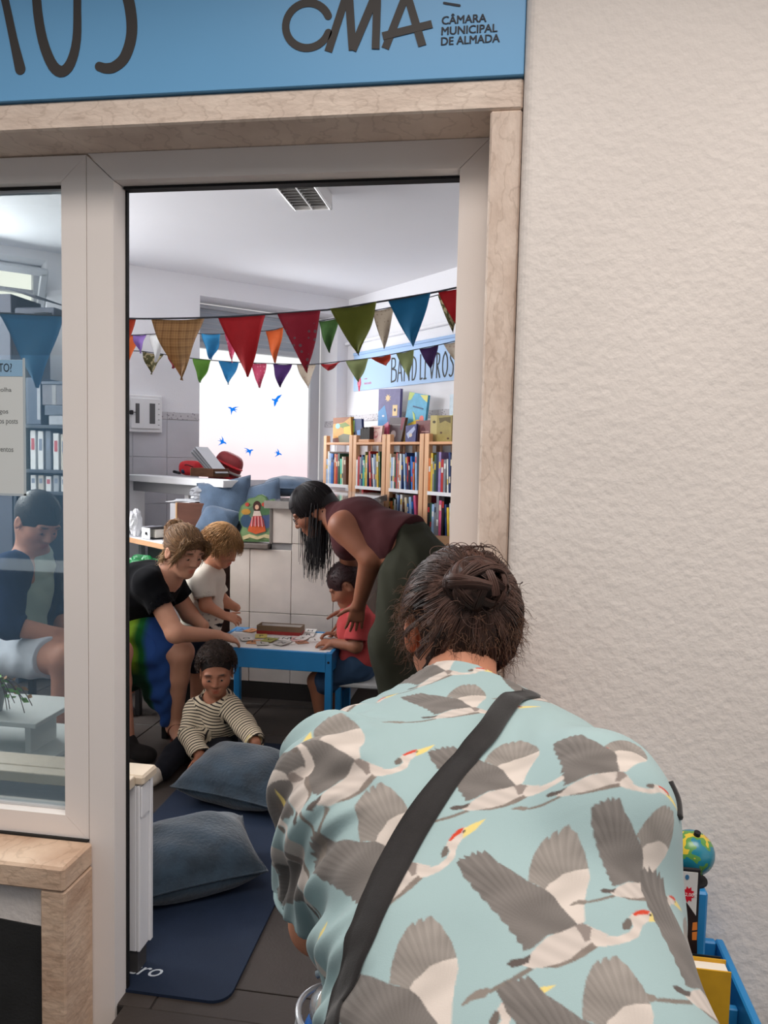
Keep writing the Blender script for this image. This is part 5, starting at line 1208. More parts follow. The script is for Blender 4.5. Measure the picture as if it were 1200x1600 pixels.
ta = Vector((.12, -.25, 1)).normalized(); ctop = gc + np.array(ta) * gr
obj('cap', B().tube([ctop - np.array(ta) * .002, ctop + np.array(ta) * .007], .006, 12), m_bk, gl_)
obj('stand', B().lathe([(.03, 0), (.03, .004), (.006, .008), (.005, gc[2] - gr - ztow + .002)], (gc[0], 1.47, ztow + .0005), 20), m_bk, gl_)
YLf = 1.395
def LF(px, py): p = aty(px, py, YLf); return (p[0], p[2])
q = [LF(1050, 1355), LF(1094, 1359), LF(1093, 1368), LF(1110, 1500)]
xl, xrr = LF(1040, 1400)[0], LF(1093, 1400)[0]; zl0, zl1 = LF(1092, 1497)[1], LF(1092, 1359)[1]
lf = empty('leaflet_frame', (xl, YLf, .081 + HZ), 'black framed leaflet with a red price burst standing in the blue cart', 'leaflet')
obj('frame', B().bx(xl - .05, xrr, YLf, YLf + .006, .0815 + HZ, zl1, .001), m_bk, lf)
obj('leaflet', B().bx(xl - .045, xrr - .0045, YLf - .001, YLf, zl0 + .001, zl1 - .0055), mat('leaflet_grey', (206, 206, 204), .5), lf)
FL = ((0, YLf - .001, 0), *XZ)
def lf_shape(name, pts, c, d=.0004): obj(name, B().prism(fix([LF(*p) for p in pts]), d, FL), mat('leaflet ink %s' % (c,), c, .5), lf)
lf_shape('burst', [(1075 + (10 if i % 2 else 6.8) * math.cos(i * math.pi / 9), 1397 + (13 if i % 2 else 9) * math.sin(i * math.pi / 9)) for i in range(18)], (196, 26, 46))
lf_shape('panel', [(1060, 1411), (1073, 1410), (1089, 1433), (1089, 1497), (1060, 1497)], (34, 22, 22))
lf_shape('stripe', [(1082, 1441), (1089, 1440), (1089, 1452), (1081, 1453)], (206, 120, 50), .0008); lf_shape('stripe', [(1081, 1456), (1089, 1455), (1088, 1468), (1081, 1468)], (206, 120, 50), .0008)
lf_shape('emblem', circ(1073.5, 1370, 3.2, 4), (60, 110, 150), .0006)
p0 = LF(1070, 1399); v, f = text_mesh('2,00€', .0085, .0001); obj('price', (np.array([p0[0], YLf - .0016, p0[1]]) + v[:, :1] * XZ[0] + v[:, 1:2] * XZ[1] + v[:, 2:3] * XZ[2], f), mat('price_white', (240, 225, 225), .5), lf)
def cart_book(px, py, y, w, d, h, c, label, ang=0):
    p = aty(px, py, y); h = p[2] - .0815 - HZ; e = empty('book', (p[0] - w / 2, y + d / 2, p[2] - h), label, 'book', 'books in the blue cart')
    cc = np.array([p[0] - w / 2, y + d / 2, p[2] - h / 2])
    obj('cover', B().box(cc - np.array([0, d / 2 - .0015, 0]), (w, .003, h)).box(cc + np.array([0, d / 2 - .0015, 0]), (w, .003, h)).box(cc - np.array([w / 2 - .001, 0, 0]), (.002, d - .006, h)), mat('cart cover %s' % (c,), c, .4, .1, 20), e)
    obj('pages', B().box(cc + np.array([.002, 0, -.002]), (w - .008, d - .0064, h - .008)), m_page, e)
cart_book(1143, 1520, 1.33, .19, .035, .28, (206, 156, 36), 'thick yellow book upright in the blue cart')
cart_book(1128, 1500, 1.385 - .005, .2, .01, .28, (28, 34, 36), 'thin black book behind the yellow one in the blue cart')
# black bag at the wall foot
bb_ = aty(1215, 1600, 1.45)
v, f = crumple((bb_[0] + .04, 1.47, HZ + .001), (.10, .07, .22), 31, amp=.25)
e = empty('black_bag', (bb_[0] + .04, 1.47, HZ), 'black bag with a pale rim standing by the stucco wall, right of the blue cart', 'bag')
obj('body', (v, f), mat('black_bag', (22, 24, 22), .5, .2, 20), e, smooth=True)
obj('rim', B().tube([(bb_[0] + .04 + .075 * math.cos(t), 1.47 + .055 * math.sin(t), v[:, 2].max() - .01) for t in np.linspace(0, 2 * math.pi, 24)], .005, 6, False), mat('pale_rim', (170, 174, 170), .4), e)

xq0, xq1 = aty(662, 860, 4.45)[0], aty(716, 860, 4.45)[0]; zq = aty(690, 843, 4.45)[2]
kb_ = empty('cardboard_box', ((xq0 + xq1) / 2, 4.58, 0), 'tall brown cardboard box behind the leaning woman in front of the bookcases', 'box')
m_card = mat('brown_cardboard', (150, 112, 76), .8, .06, 8)
obj('body', B().bx(xq0, xq1, 4.45, 4.68, 0, zq, .003), m_card, kb_); obj('tape', B().bx(xq0 + .09, xq0 + .14, 4.449, 4.451, 0, zq - .001), mat('parcel_tape', (176, 140, 98), .3), kb_)
obj('flap', B().box(((xq0 + xq1) / 2, 4.40, zq - .012), (xq1 - xq0, .10, .004), euler(math.radians(14), 0, 0)), m_card, kb_)
# ================================================================== PEOPLE
def nrm(v): v = np.asarray(v, float); return v / np.linalg.norm(v)
class Sdf:
    """signed distance volume: tapered limbs and ellipsoids blended smoothly into one body"""
    def __init__(s, lo, hi, h):
        s.lo = np.asarray(lo, float); s.h = h
        s.n = np.ceil((np.asarray(hi, float) - s.lo) / h).astype(int) + 1
        s.D = np.full(s.n, 0.5, np.float32)
    def blk(s, lo, hi):
        a = np.clip(np.floor((lo - s.lo) / s.h).astype(int), 0, s.n); b = np.clip(np.ceil((hi - s.lo) / s.h).astype(int) + 1, 0, s.n)
        sl = tuple(slice(a[i], b[i]) for i in range(3))
        ax = [(np.arange(a[i], b[i]) * s.h + s.lo[i]).astype(np.float32) for i in range(3)]
        return sl, ax[0][:, None, None], ax[1][None, :, None], ax[2][None, None, :]
    def mix(s, sl, d, k, sub=False):
        a = s.D[sl]
        if a.size == 0: return
        if sub: a, d = -a, d
        if k > 0:
            h = np.clip(.5 + .5 * (a - d) / k, 0, 1); r = a * (1 - h) + d * h - k * h * (1 - h)
        else: r = np.minimum(a, d)
        s.D[sl] = -r if sub else r
    def cone(s, p, q, r1, r2=None, k=.02, flat=False, sub=False):
        p = np.asarray(p, float); q = np.asarray(q, float); r2 = r1 if r2 is None else r2
        m = max(r1, r2) + k + 3 * s.h
        sl, X, Y_, Z_ = s.blk(np.minimum(p, q) - m, np.maximum(p, q) + m)
        d = q - p; L2 = max(float(d @ d), 1e-9)
        x, y, z = X - p[0], Y_ - p[1], Z_ - p[2]
        t0 = (x * d[0] + y * d[1] + z * d[2]) / L2; t = np.clip(t0, 0, 1)
        dd = np.sqrt((x - t * d[0]) ** 2 + (y - t * d[1]) ** 2 + (z - t * d[2]) ** 2) - (r1 + (r2 - r1) * t)
        if flat:
            tt = t0; lat = np.sqrt((x - tt * d[0]) ** 2 + (y - tt * d[1]) ** 2 + (z - tt * d[2]) ** 2) - (r1 + (r2 - r1) * np.clip(tt, -.2, 1.2))
            L = math.sqrt(L2); dd = np.where(tt < .5, dd, np.maximum(lat, (tt - 1) * L))
        s.mix(sl, dd.astype(np.float32), k, sub); return s
    def ell(s, c, r, R_=None, k=.02, sub=False):
        c = np.asarray(c, float); r = np.asarray(r, float); R_ = np.eye(3) if R_ is None else np.asarray(R_, float)
        m = r.max() + k + 3 * s.h
        sl, X, Y_, Z_ = s.blk(c - m, c + m)
        x, y, z = X - c[0], Y_ - c[1], Z_ - c[2]
        a = [(x * R_[0, i] + y * R_[1, i] + z * R_[2, i]) / r[i] for i in range(3)]
        k0 = np.sqrt(a[0] ** 2 + a[1] ** 2 + a[2] ** 2) + 1e-6
        k1 = np.sqrt((a[0] / r[0]) ** 2 + (a[1] / r[1]) ** 2 + (a[2] / r[2]) ** 2) + 1e-6
        s.mix(sl, (k0 * (k0 - 1) / k1).astype(np.float32), k, sub); return s
    def cut(s, p, n, k=.0):
        """remove everything on the side the normal n points to"""
        n = nrm(n); sl, X, Y_, Z_ = s.blk(s.lo - 1, s.lo + s.n * s.h + 1)
        d = -((X - p[0]) * n[0] + (Y_ - p[1]) * n[1] + (Z_ - p[2]) * n[2])
        s.D = np.maximum(s.D, -d.astype(np.float32)); return s
    def mesh(s):
        D = s.D; D[0], D[-1] = .5, .5; D[:, 0], D[:, -1] = .5, .5; D[:, :, 0], D[:, :, -1] = .5, .5
        S_ = D < 0; n = np.array(D.shape) - 1
        c = np.zeros(n, np.int8); off = [(i, j, k) for i in (0, 1) for j in (0, 1) for k in (0, 1)]
        for o in off: c += S_[o[0]:o[0] + n[0], o[1]:o[1] + n[1], o[2]:o[2] + n[2]]
        I = np.argwhere((c > 0) & (c < 8))
        vals = [D[I[:, 0] + o[0], I[:, 1] + o[1], I[:, 2] + o[2]] for o in off]
        acc = np.zeros((len(I), 3)); cnt = np.zeros(len(I))
        for a in range(8):
            for b in range(a + 1, 8):
                oa, ob = np.array(off[a]), np.array(off[b])
                if np.abs(oa - ob).sum() != 1: continue
                va, vb = vals[a], vals[b]; m = (va < 0) != (vb < 0); t = np.where(m, va / np.where(m, va - vb, 1), 0)
                acc += np.where(m[:, None], oa + t[:, None] * (ob - oa), 0); cnt += m
        V = (I + acc / cnt[:, None]) * s.h + s.lo
        idx = np.full(n, -1, np.int64); idx[I[:, 0], I[:, 1], I[:, 2]] = np.arange(len(I))
        F_ = []
        for ax in range(3):
            o1, o2 = (ax + 1) % 3, (ax + 2) % 3
            A = np.moveaxis(S_, (ax, o1, o2), (0, 1, 2)); ch = A[:-1, 1:-1, 1:-1] != A[1:, 1:-1, 1:-1]
            E_ = np.argwhere(ch); ins = A[:-1, 1:-1, 1:-1][E_[:, 0], E_[:, 1], E_[:, 2]]
            i, j, k = E_[:, 0], E_[:, 1] + 1, E_[:, 2] + 1
            ix = np.moveaxis(idx, (ax, o1, o2), (0, 1, 2))
            q = np.stack([ix[i, j - 1, k - 1], ix[i, j, k - 1], ix[i, j, k], ix[i, j - 1, k]], 1)
            F_.append(np.where(ins[:, None], q, q[:, ::-1]))
        F_ = np.concatenate(F_); return V, F_[(F_ >= 0).all(1)]
def box_of(pts, m=.2): P_ = np.array(pts); return P_.min(0) - m, P_.max(0) + m

class Head:
    def __init__(s, c, f, u, sc=1.0, child=False):
        s.c = np.asarray(c, float); s.f = nrm(f); u = np.asarray(u, float); s.u = nrm(u - s.f * np.dot(u, s.f)); s.l = np.cross(s.u, s.f); s.s = sc; s.child = child
        s.R = np.stack([s.f, s.l, s.u], 1)
    def p(s, f, l, u): return s.c + s.s * (s.f * f + s.l * l + s.u * u)
    def loc(s, v): return ((np.asarray(v) - s.c) @ s.R) / s.s
    def build(s, S):
        q = s.s; R_ = s.R; e = lambda f, l, u, r, k, sub=False: S.ell(s.p(f, l, u), np.array(r) * q, R_, k * q, sub)
        e(-.012, 0, .022, (.098, .077, .094), .02)
        jw = .9 if s.child else 1
        e(.03, 0, -.045 * jw, (.064, .060, .074 * jw), .035)
        e(.066, 0, -.094 * jw, (.022, .026, .020), .03)
        for sg in (-1, 1):
            e(.052, sg * .042, -.028, (.032, .024, .026), .025)
            e(.078, sg * .031, .024, (.014, .026, .009), .018)
        for sg in (-1, 1): e(.096, sg * .031, .004, (.015, .017, .012), .012, True)
        for sg in (-1, 1): e(.0725, sg * .031, .001, (.0145, .0165, .0135), .004)
        S.cone(s.p(.086, 0, .010), s.p(.106, 0, -.026), .008 * q, .0115 * q, .014 * q)
        for sg in (-1, 1): e(.094, sg * .012, -.031, (.011, .008, .008), .006)
        e(.088, 0, -.058, (.013, .024, .0065), .007); e(.086, 0, -.069, (.013, .021, .007), .007)
        e(.1005, 0, -.0635, (.006, .022, .0012), .003, True)
        for sg in (-1, 1):
            e(-.014, sg * .079, -.012, (.021, .0075, .034), .006); e(-.006, sg * .087, -.008, (.011, .006, .018), .005, True)
    def paint(s, v, skin, lip=(.62, .28, .25), brow=(.1, .06, .04), browk=1.0):
        L = s.loc(v); C = np.tile(np.array(skin), (len(v), 1))
        near = (np.abs(L) < .16).all(1)
        def w(c, r, soft=.4): d = np.sqrt((((L - np.array(c)) / np.array(r)) ** 2).sum(1)); return np.clip((1 - d) / soft, 0, 1)[:, None] * near[:, None]
        for sg in (-1, 1): C = C * (1 - .22 * w((.06, sg * .044, -.026), (.05, .03, .028), .9) * np.array([.0, .6, .5]))
        m = np.maximum(w((.094, 0, -.058), (.02, .024, .0075)), w((.092, 0, -.069), (.02, .021, .008))); C = C * (1 - m * .75) + np.array(skin) * np.array([1.0, .55, .55]) * m * .75
        for sg in (-1, 1):
            m = w((.085, sg * .033, .027), (.03, .023, .0055)) * browk; C = C * (1 - m) + np.array(brow) * m
            m = w((.088, sg * .031, -.0085), (.02, .016, .0028)) * .8; C = C * (1 - m) + np.array(brow) * m
        return C
    def eyes(s, parent, iris=(60, 44, 34)):
        for sg in (-1, 1):
            c = s.p(.0752, sg * .031, -.0042); r = .0121 * s.s
            v, f = sup((0, 0, 0), (r, r, r), 1, 1, 14, 20, R_=s.R @ np.array([[0, 0, 1.0], [0, 1, 0], [-1, 0, 0]]).T)
            d = (v @ s.R)[:, 0] / r; dn = -(v @ s.R)[:, 2] / r
            a = nrm([1, 0, -.35]); dd = (v @ s.R) @ a / r
            col = np.where(dd[:, None] > .93, np.array([.01, .01, .01]), np.where(dd[:, None] > .82, np.array(lin(iris)), np.array(lin((168, 148, 138)))))
            obj('eye', (v + c, f), attr_mat('eye', .2, .6), parent, smooth=True, cols=col)

def limb(S, pts, radii, k=.02):
    for i in range(len(pts) - 1): S.cone(pts[i], pts[i + 1], radii[i], radii[i + 1], k)
def hand(S, w, d, n, s=1.0, curl=(.25, .3, .3), spread=.12, thumb=1, r=.0085):
    d = nrm(d); n = nrm(np.asarray(n) - d * np.dot(n, d)); l = np.cross(n, d) * thumb     # l: towards the thumb
    w = np.asarray(w, float)
    tips = []
    for i in range(4):
        a = (1.5 - i); kn = w + s * (d * (.086 - .004 * abs(a - .5)) + l * a * .0195)
        S.cone(w + s * l * a * .011, kn, .0145 * s, .0115 * s, .012 * s)
        ln = [.070, .078, .072, .058][i] * s; dr = nrm(d + l * a * spread)
        p = kn; rr = r * s
        for j, fr in enumerate((.45, .31, .24)):
            c, sn = math.cos(curl[j]), math.sin(curl[j])
            nn = nrm(n - dr * np.dot(n, dr)); dr = nrm(dr * c - nn * sn); n2 = n
            q = p + dr * ln * fr; S.cone(p, q, rr, rr * .9, .0035 * s); p = q; rr *= .9
        tips.append(p)
    p = w + s * (d * .022 + l * .024); dr = nrm(d * .62 + l * .7 - n * .28)
    S.cone(w + s * d * .012, p, .016 * s, .015 * s, .014 * s)
    for ln, ra, rb_ in ((.042, .0135, .0105), (.030, .0105, .0085), (.024, .0088, .0075)):
        q = p + dr * ln * s; S.cone(p, q, ra * s, rb_ * s, .005 * s); p = q; dr = nrm(dr + d * .22)
    return tips
def strands(P_, r0, r1=None, sides=3):
    """(K, m, 3) polylines -> thin tapered tubes, one mesh"""
    P_ = np.asarray(P_, float); K, m, _ = P_.shape; r1 = r0 * .35 if r1 is None else r1
    T = np.gradient(P_, axis=1); T /= np.linalg.norm(T, axis=2, keepdims=True) + 1e-12
    ref = np.array([.31, .57, .76]); u = np.cross(T, ref); u /= np.linalg.norm(u, axis=2, keepdims=True) + 1e-9; w = np.cross(T, u)
    R_ = np.linspace(r0, r1, m)[None, :, None] * (np.ones((K, 1, 1)))
    rings = [P_ + R_ * (u * math.cos(a) + w * math.sin(a)) for a in np.arange(sides) / sides * 2 * math.pi]
    V = np.stack(rings, 2).reshape(-1, 3)
    base = (np.arange(K)[:, None, None] * m + np.arange(m - 1)[None, :, None]) * sides; j = np.arange(sides)[None, None]
    a = base + j; b = base + (j + 1) % sides
    F_ = np.stack([a, b, b + sides, a + sides], -1).reshape(-1, 4)
    return V, F_, m * sides
def hair_obj(name, parent, cap, strand_list, cols_list, cap_col, m, label=None):
    """cap mesh plus strand tubes in one hair mesh"""
    V = []; F_ = []; C = []; n = 0
    if cap is not None:
        V.append(cap[0]); F_.append(cap[1]); C.append(np.tile(cap_col, (len(cap[0]), 1)) if np.ndim(cap_col) == 1 else cap_col); n += len(cap[0])
    for (P_, r0, r1), col in zip(strand_list, cols_list):
        v, f, per = strands(P_, r0, r1); V.append(v); F_.append(f + n); n += len(v); C.append(np.repeat(np.asarray(col), per, axis=0))
    return obj(name, (np.concatenate(V), np.concatenate(F_)), m, parent, smooth=True, cols=np.concatenate(C), label=label)
def tint(base, K, r, amt=.3):
    base = np.array(lin(base)); return np.clip(base[None] * (1 + amt * r.normal(size=(K, 1))) + .01 * r.normal(size=(K, 3)) * base, .002, 1)
m_skin = attr_mat('skin', .55, .35, sss=.06, var=.06, vscale=30)
m_hair = attr_mat('hair', .5, .35)
m_cloth = attr_mat('dyed_cloth', .92, .08, bump=.15, bscale=500, var=.06, vscale=12, sheen=.03)
def skin_obj(parent, S, heads, tone, extra=None, brow=(.06, .04, .03), browk=1.0):
    v, f = S.mesh(); C = heads.paint(v, lin(tone), brow=brow, browk=browk) if heads else np.tile(lin(tone), (len(v), 1))
    if extra is not None: C = extra(v, C)
    return obj('body', (v, f), m_skin, parent, smooth=True, cols=C)
def cloth_obj(name, parent, S, col, fold=0.0, seed=0, colf=None, m=None, label=None, freq=18):
    v, f = S.mesh()
    if fold:
        r = np.random.default_rng(seed); d = np.zeros(len(v))
        for i in range(6):
            A = r.normal(size=3) * freq * (1 + i * .35); d += np.sin(v @ A + r.uniform(0, 6) + 1.3 * np.sin(v @ r.normal(size=3) * 9)) / (1 + i * .5)
        nn = np.zeros_like(v); e1 = v[f[:, 1]] - v[f[:, 0]]; e2 = v[f[:, 3]] - v[f[:, 0]]; fn = np.cross(e1, e2)
        for i in range(4): np.add.at(nn, f[:, i], fn)
        nn /= np.linalg.norm(nn, axis=1, keepdims=True) + 1e-12
        v = v + nn * (d * fold)[:, None]
    C = np.tile(lin(col), (len(v), 1)) if colf is None else colf(v)
    return obj(name, (v, f), m or m_cloth, parent, smooth=True, cols=C, label=label)
def shoe(parent, heel, toe, s=1.0, col=(30, 30, 32), name='shoe', label=None):
    heel = np.asarray(heel, float); toe = np.asarray(toe, float); d = nrm(toe - heel)
    lo, hi = box_of([heel, toe], .1); S = Sdf(lo, hi, .005)
    S.cone(heel + Z3 * .035 * s, toe + Z3 * .022 * s, .036 * s, .030 * s, .02); S.ell(heel + d * .06 * s + Z3 * .06 * s, (.045 * s, .034 * s, .03 * s), np.stack([d, np.cross(Z3, d), Z3], 1), .02)
    S.ell(toe + Z3 * .025 * s - d * .02 * s, (.05 * s, .043 * s, .026 * s), np.stack([d, np.cross(Z3, d), Z3], 1), .02); S.cut(np.array([0, 0, heel[2] + .001]), (0, 0, -1))
    return cloth_obj(name, parent, S, col, label=label)
A_ = aty
# ------------------------------------------------------------------ seated woman in black T-shirt and green-blue skirt
def seated_woman():
    pel, wai, che, nb = A_(212, 984, 3.52), A_(211, 956, 3.51), A_(226, 922, 3.48), A_(262, 898, 3.46)
    hc = A_(287, 861, 3.43)
    H = Head(hc, (.80, -.46, -.34), (.32, -.12, .94), .98)
    shR, elR, wrR = A_(234, 912, 3.36), A_(274, 990, 3.30), A_(341, 993, 3.50)
    shL, elL = A_(262, 906, 3.60), A_(296, 960, 3.66)
    knR, anR, hpR = A_(283, 1020, 3.44), A_(272, 1127, 3.50), A_(226, 994, 3.46)
    knL, anL, hpL = A_(238, 1030, 3.70), A_(192, 1080, 3.86), A_(214, 992, 3.62)
    anR[2] = .085; anL[2] = .085
    e = empty('person', (anR[0] - .1, anR[1], 0), 'woman in black T-shirt and green-blue skirt seated at the play table', 'person')
    lo, hi = box_of([pel, hc, shR, elR, A_(385, 1000, 3.66), anR, anL, knR], .22); lo[2] = -.02
    S = Sdf(lo, hi, .005)
    H.build(S); S.cone(H.p(-.03, 0, -.05), nb - Z3 * .02, .052, .06, .03)
    limb(S, [pel, wai, che], [.135, .115, .125], .05); S.cone(che, nb - Z3 * .01, .11, .06, .05); S.cone(shR, shL, .06, .06, .05); S.ell(che + np.array([.05, -.03, -.02]), (.07, .09, .07), None, .04)
    limb(S, [shR, elR, wrR], [.052, .042, .027]); tips = hand(S, wrR, A_(383, 1002, 3.63) - wrR, (.1, -.35, .93), .95, (.15, .35, .35), .08, 1)
    limb(S, [shL, elL, elL + np.array([.1, -.06, -.04])], [.05, .042, .028])
    limb(S, [hpR, knR], [.088, .062]); limb(S, [knR, knR + (anR - knR) * .35 + np.array([-.012, .01, 0]), anR], [.058, .057, .036]); limb(S, [hpL, knL, anL], [.088, .06, .036])
    toe = anR + np.array([.09, -.13, -.055]); S.cone(anR - Z3 * .03, anR - Z3 * .05 + np.array([-.03, .03, 0]), .036, .032); S.cone(anR - Z3 * .02, toe, .036, .026, .02)
    for i in range(5): t = toe + np.array([.012 * (i - 2), .008 * (i - 2), 0]); S.cone(t, t + nrm([.6, -.8, -.12]) * (.035 - .004 * abs(i - 1)), .011 - .001 * i, .009 - .0008 * i, .004)
    S.cone(anL - Z3 * .03, anL + np.array([.08, -.10, -.05]), .034, .028)
    S.cut(np.array([0, 0, .006]), (0, 0, -1))
    skin_obj(e, S, H, (206, 150, 122), brow=(.10, .06, .035)); H.eyes(e, (84, 70, 54))
    # black V-neck T-shirt
    S = Sdf(*box_of([pel, nb, shR, shL, A_(256, 952, 3.33)], .19), .006)
    limb(S, [pel + Z3 * .02, wai, che], [.143, .128, .142], .05); S.cone(che, nb - Z3 * .015, .128, .065, .05); S.cone(shR, shL, .074, .074, .05); S.ell(che + np.array([.06, -.03, -.02]), (.07, .1, .08), None, .04)
    S.cone(shR, shR + (elR - shR) * .52, .070, .066, .03, flat=True); S.cone(shL, shL + (elL - shL) * .55, .07, .066, .03, flat=True)
    S.ell(nb + np.array([.05, -.035, .015]), (.085, .065, .085), euler(0, .5, -.5), .008, True); S.cone(nb + np.array([.05, -.035, 0]), nb + np.array([.085, -.05, -.11]), .06, .02, .01, sub=True)
    S.cone(shR + (elR - shR) * .40, shR + (elR - shR) * .75, .060, .060, 0.0, sub=True)
    cloth_obj('t_shirt', e, S, (14, 14, 17), .0022, 3)
    # skirt: lime, dark green and blue panels
    S = Sdf(*box_of([pel, A_(187, 1000, 3.5), A_(262, 1125, 3.5), hpL], .16), .006)
    S.cone(pel - Z3 * .0, hpR, .15, .125, .05); S.cone(hpR, A_(256, 1008, 3.46), .122, .098, .04); S.cone(pel, hpL, .14, .12, .05); S.cone(hpL, A_(236, 1016, 3.66), .11, .095, .04)
    S.cone(A_(206, 1004, 3.45), A_(204, 1052, 3.46), .10, .085, .05); S.cone(A_(232, 1006, 3.42), A_(238, 1062, 3.44), .085, .055, .05)
    S.cone(A_(250, 1008, 3.43), A_(254, 1085, 3.43), .066, .044, .04); S.cone(A_(254, 1085, 3.43), A_(259, 1130, 3.46), .042, .022, .03); S.cone(A_(238, 1020, 3.44), A_(240, 1090, 3.46), .06, .045, .04)
    x1, x2 = A_(219, 1000, 3.4)[0], A_(234, 1000, 3.4)[0]
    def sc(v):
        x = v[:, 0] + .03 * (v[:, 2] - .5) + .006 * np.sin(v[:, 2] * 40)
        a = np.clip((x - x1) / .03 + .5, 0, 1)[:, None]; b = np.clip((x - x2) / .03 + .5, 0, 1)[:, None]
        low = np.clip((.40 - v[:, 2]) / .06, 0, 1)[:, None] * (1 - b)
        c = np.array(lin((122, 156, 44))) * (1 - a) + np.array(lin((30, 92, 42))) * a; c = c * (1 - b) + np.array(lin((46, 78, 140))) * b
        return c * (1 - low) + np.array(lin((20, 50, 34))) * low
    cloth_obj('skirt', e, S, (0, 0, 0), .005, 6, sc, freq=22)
    # strappy sandal
    sd = B(); d = nrm(toe - anR)
    for t in (.25, .7, 1.05):
        c = anR - Z3 * .02 + (toe - anR) * t; a = np.linspace(0, 2 * math.pi, 20); w = np.cross(d, Z3); r = .041 - .010 * t
        sd.tube([c + r * (w * math.cos(q) + np.cross(w, d) * math.sin(q)) for q in a], .0035, 5, False)
    obj('sandal_strap', sd, mat('sandal_leather', (96, 48, 36), .6), e, smooth=True)
    obj('sandal_sole', B().prism(fix([tuple((anR + np.array([-.035, .05, 0]) + np.array([.0, 0, 0]))[:2]), tuple((toe + np.array([-.045, -.035, 0]))[:2]), tuple((toe + np.array([.01, -.05, 0]))[:2]), tuple((toe + np.array([.055, .0, 0]))[:2]), tuple((anR + np.array([.035, .04, 0]))[:2])]), .005, ((0, 0, .0005), (1, 0, 0), (0, 1, 0), (0, 0, 1))), mat('sandal_leather', (96, 48, 36), .6), e)
    # hair: pulled back to a loose bun, wavy locks at the temple and nape
    r = np.random.default_rng(11)
    S = Sdf(*box_of([hc], .2), .005); S.ell(H.p(-.016, 0, .026), np.array([.104, .084, .1]) * .99, H.R, .01); S.ell(H.p(-.105, .01, .055), (.05, .05, .046), H.R, .03)
    S.ell(H.p(.10, 0, -.045), (.095, .085, .088), H.R, .01, True); S.ell(H.p(.0, 0, -.12), (.09, .10, .055), H.R, .01, True)
    cap = S.mesh()
    def seg(K, a0, a1, b0, b1):
        """strands running back over the skull to the bun"""
        out = []
        for _ in range(K):
            th = r.uniform(-1.25, 1.25); st = np.array([.062 + .02 * math.cos(th) , .07 * math.sin(th), .075 - .05 * abs(math.sin(th)) ** 2 + .012 * r.normal()])
            en = np.array([-.12 + .012 * r.normal(), .01 + .02 * r.normal(), .055 + .02 * r.normal()])
            t = np.linspace(0, 1, 12)[:, None]; p = st * (1 - t) + en * t
            q = p - np.array([-.016, 0, .026]); nrm_ = np.sqrt(((q / np.array([.108, .087, .104])) ** 2).sum(1, keepdims=True)); p = np.array([-.016, 0, .026]) + q / np.minimum(nrm_, 1.0) * (1 + .02 * r.random())
            p[-1] = en; p += .0025 * np.sin(t * 16 + r.uniform(0, 6)) * r.normal(size=3)
            out.append(H.c + H.s * (p @ H.R.T))
        return np.array(out)
    st1 = seg(420, 0, 0, 0, 0)
    bun = []
    for _ in range(170):
        a = nrm(r.normal(size=3)); b_ = nrm(np.cross(a, r.normal(size=3))); t = np.linspace(0, r.uniform(1.5, 4), 14)[:, None]; rad = .044 + .014 * r.random()
        bun.append(H.p(-.108, .01, .06) + rad * (a * np.cos(t) + b_ * np.sin(t)))
    lock = []
    for sg, K in ((-1, 150), (1, 60)):
        for _ in range(K):
            s0_ = np.array([.062 + .012 * r.normal(), sg * (.045 + .012 * r.normal()), .082 + .006 * r.normal()]); mid = np.array([.068 + .01 * r.normal(), sg * (.084 + .006 * r.normal()), .01]); en = np.array([.03 + .018 * r.normal(), sg * (.084 + .008 * r.normal()), -.055 + .02 * r.normal()])
            p = curve_pts([s0_, (s0_ + mid) / 2 + np.array([.012, sg * .014, .012]), mid, en], 14)[:14]; p = p + (.004 * np.sin(np.linspace(0, 9, len(p)) + r.uniform(0, 6)))[:, None] * r.normal(size=3)
            lock.append(H.c + H.s * (p @ H.R.T))
    nape = []
    for _ in range(160):
        th = r.uniform(.5, 2.6) * r.choice([-1, -1, 1]); s0_ = np.array([-.06 * abs(math.cos(th)) - .03, .072 * math.sin(th), -.035 + .01 * r.normal()]); t = np.linspace(0, 1, 14)[:, None]
        p = s0_ + t * np.array([-.01 + .01 * r.normal(), .01 * r.normal(), -.055 + .015 * r.normal()]) + .007 * np.concatenate([np.sin(t * 14 + r.uniform(0, 6)), np.cos(t * 13 + r.uniform(0, 6)), 0 * t], 1)
        nape.append(H.c + H.s * (p @ H.R.T))
    hair_obj('hair', e, cap, [(st1, .0016, .001), (np.array(bun), .0017, .0009), (np.array(lock), .0015, .0006), (np.array(nape), .0013, .0005)],
             [tint((132, 98, 66), len(st1), r), tint((150, 110, 72), 170, r), tint((140, 106, 70), 210, r), tint((176, 140, 98), 160, r)], lin((104, 76, 52)), m_hair)
    # finger nails, dark varnish
    nb_ = B()
    for t in tips: v, f = sup(t + Z3 * .004, (.006, .006, .003), 1, 1, 8, 10); nb_.add(v, f)
    obj('nail', nb_, mat('dark_varnish', (58, 20, 30), .2), e, smooth=True)
seated_woman()

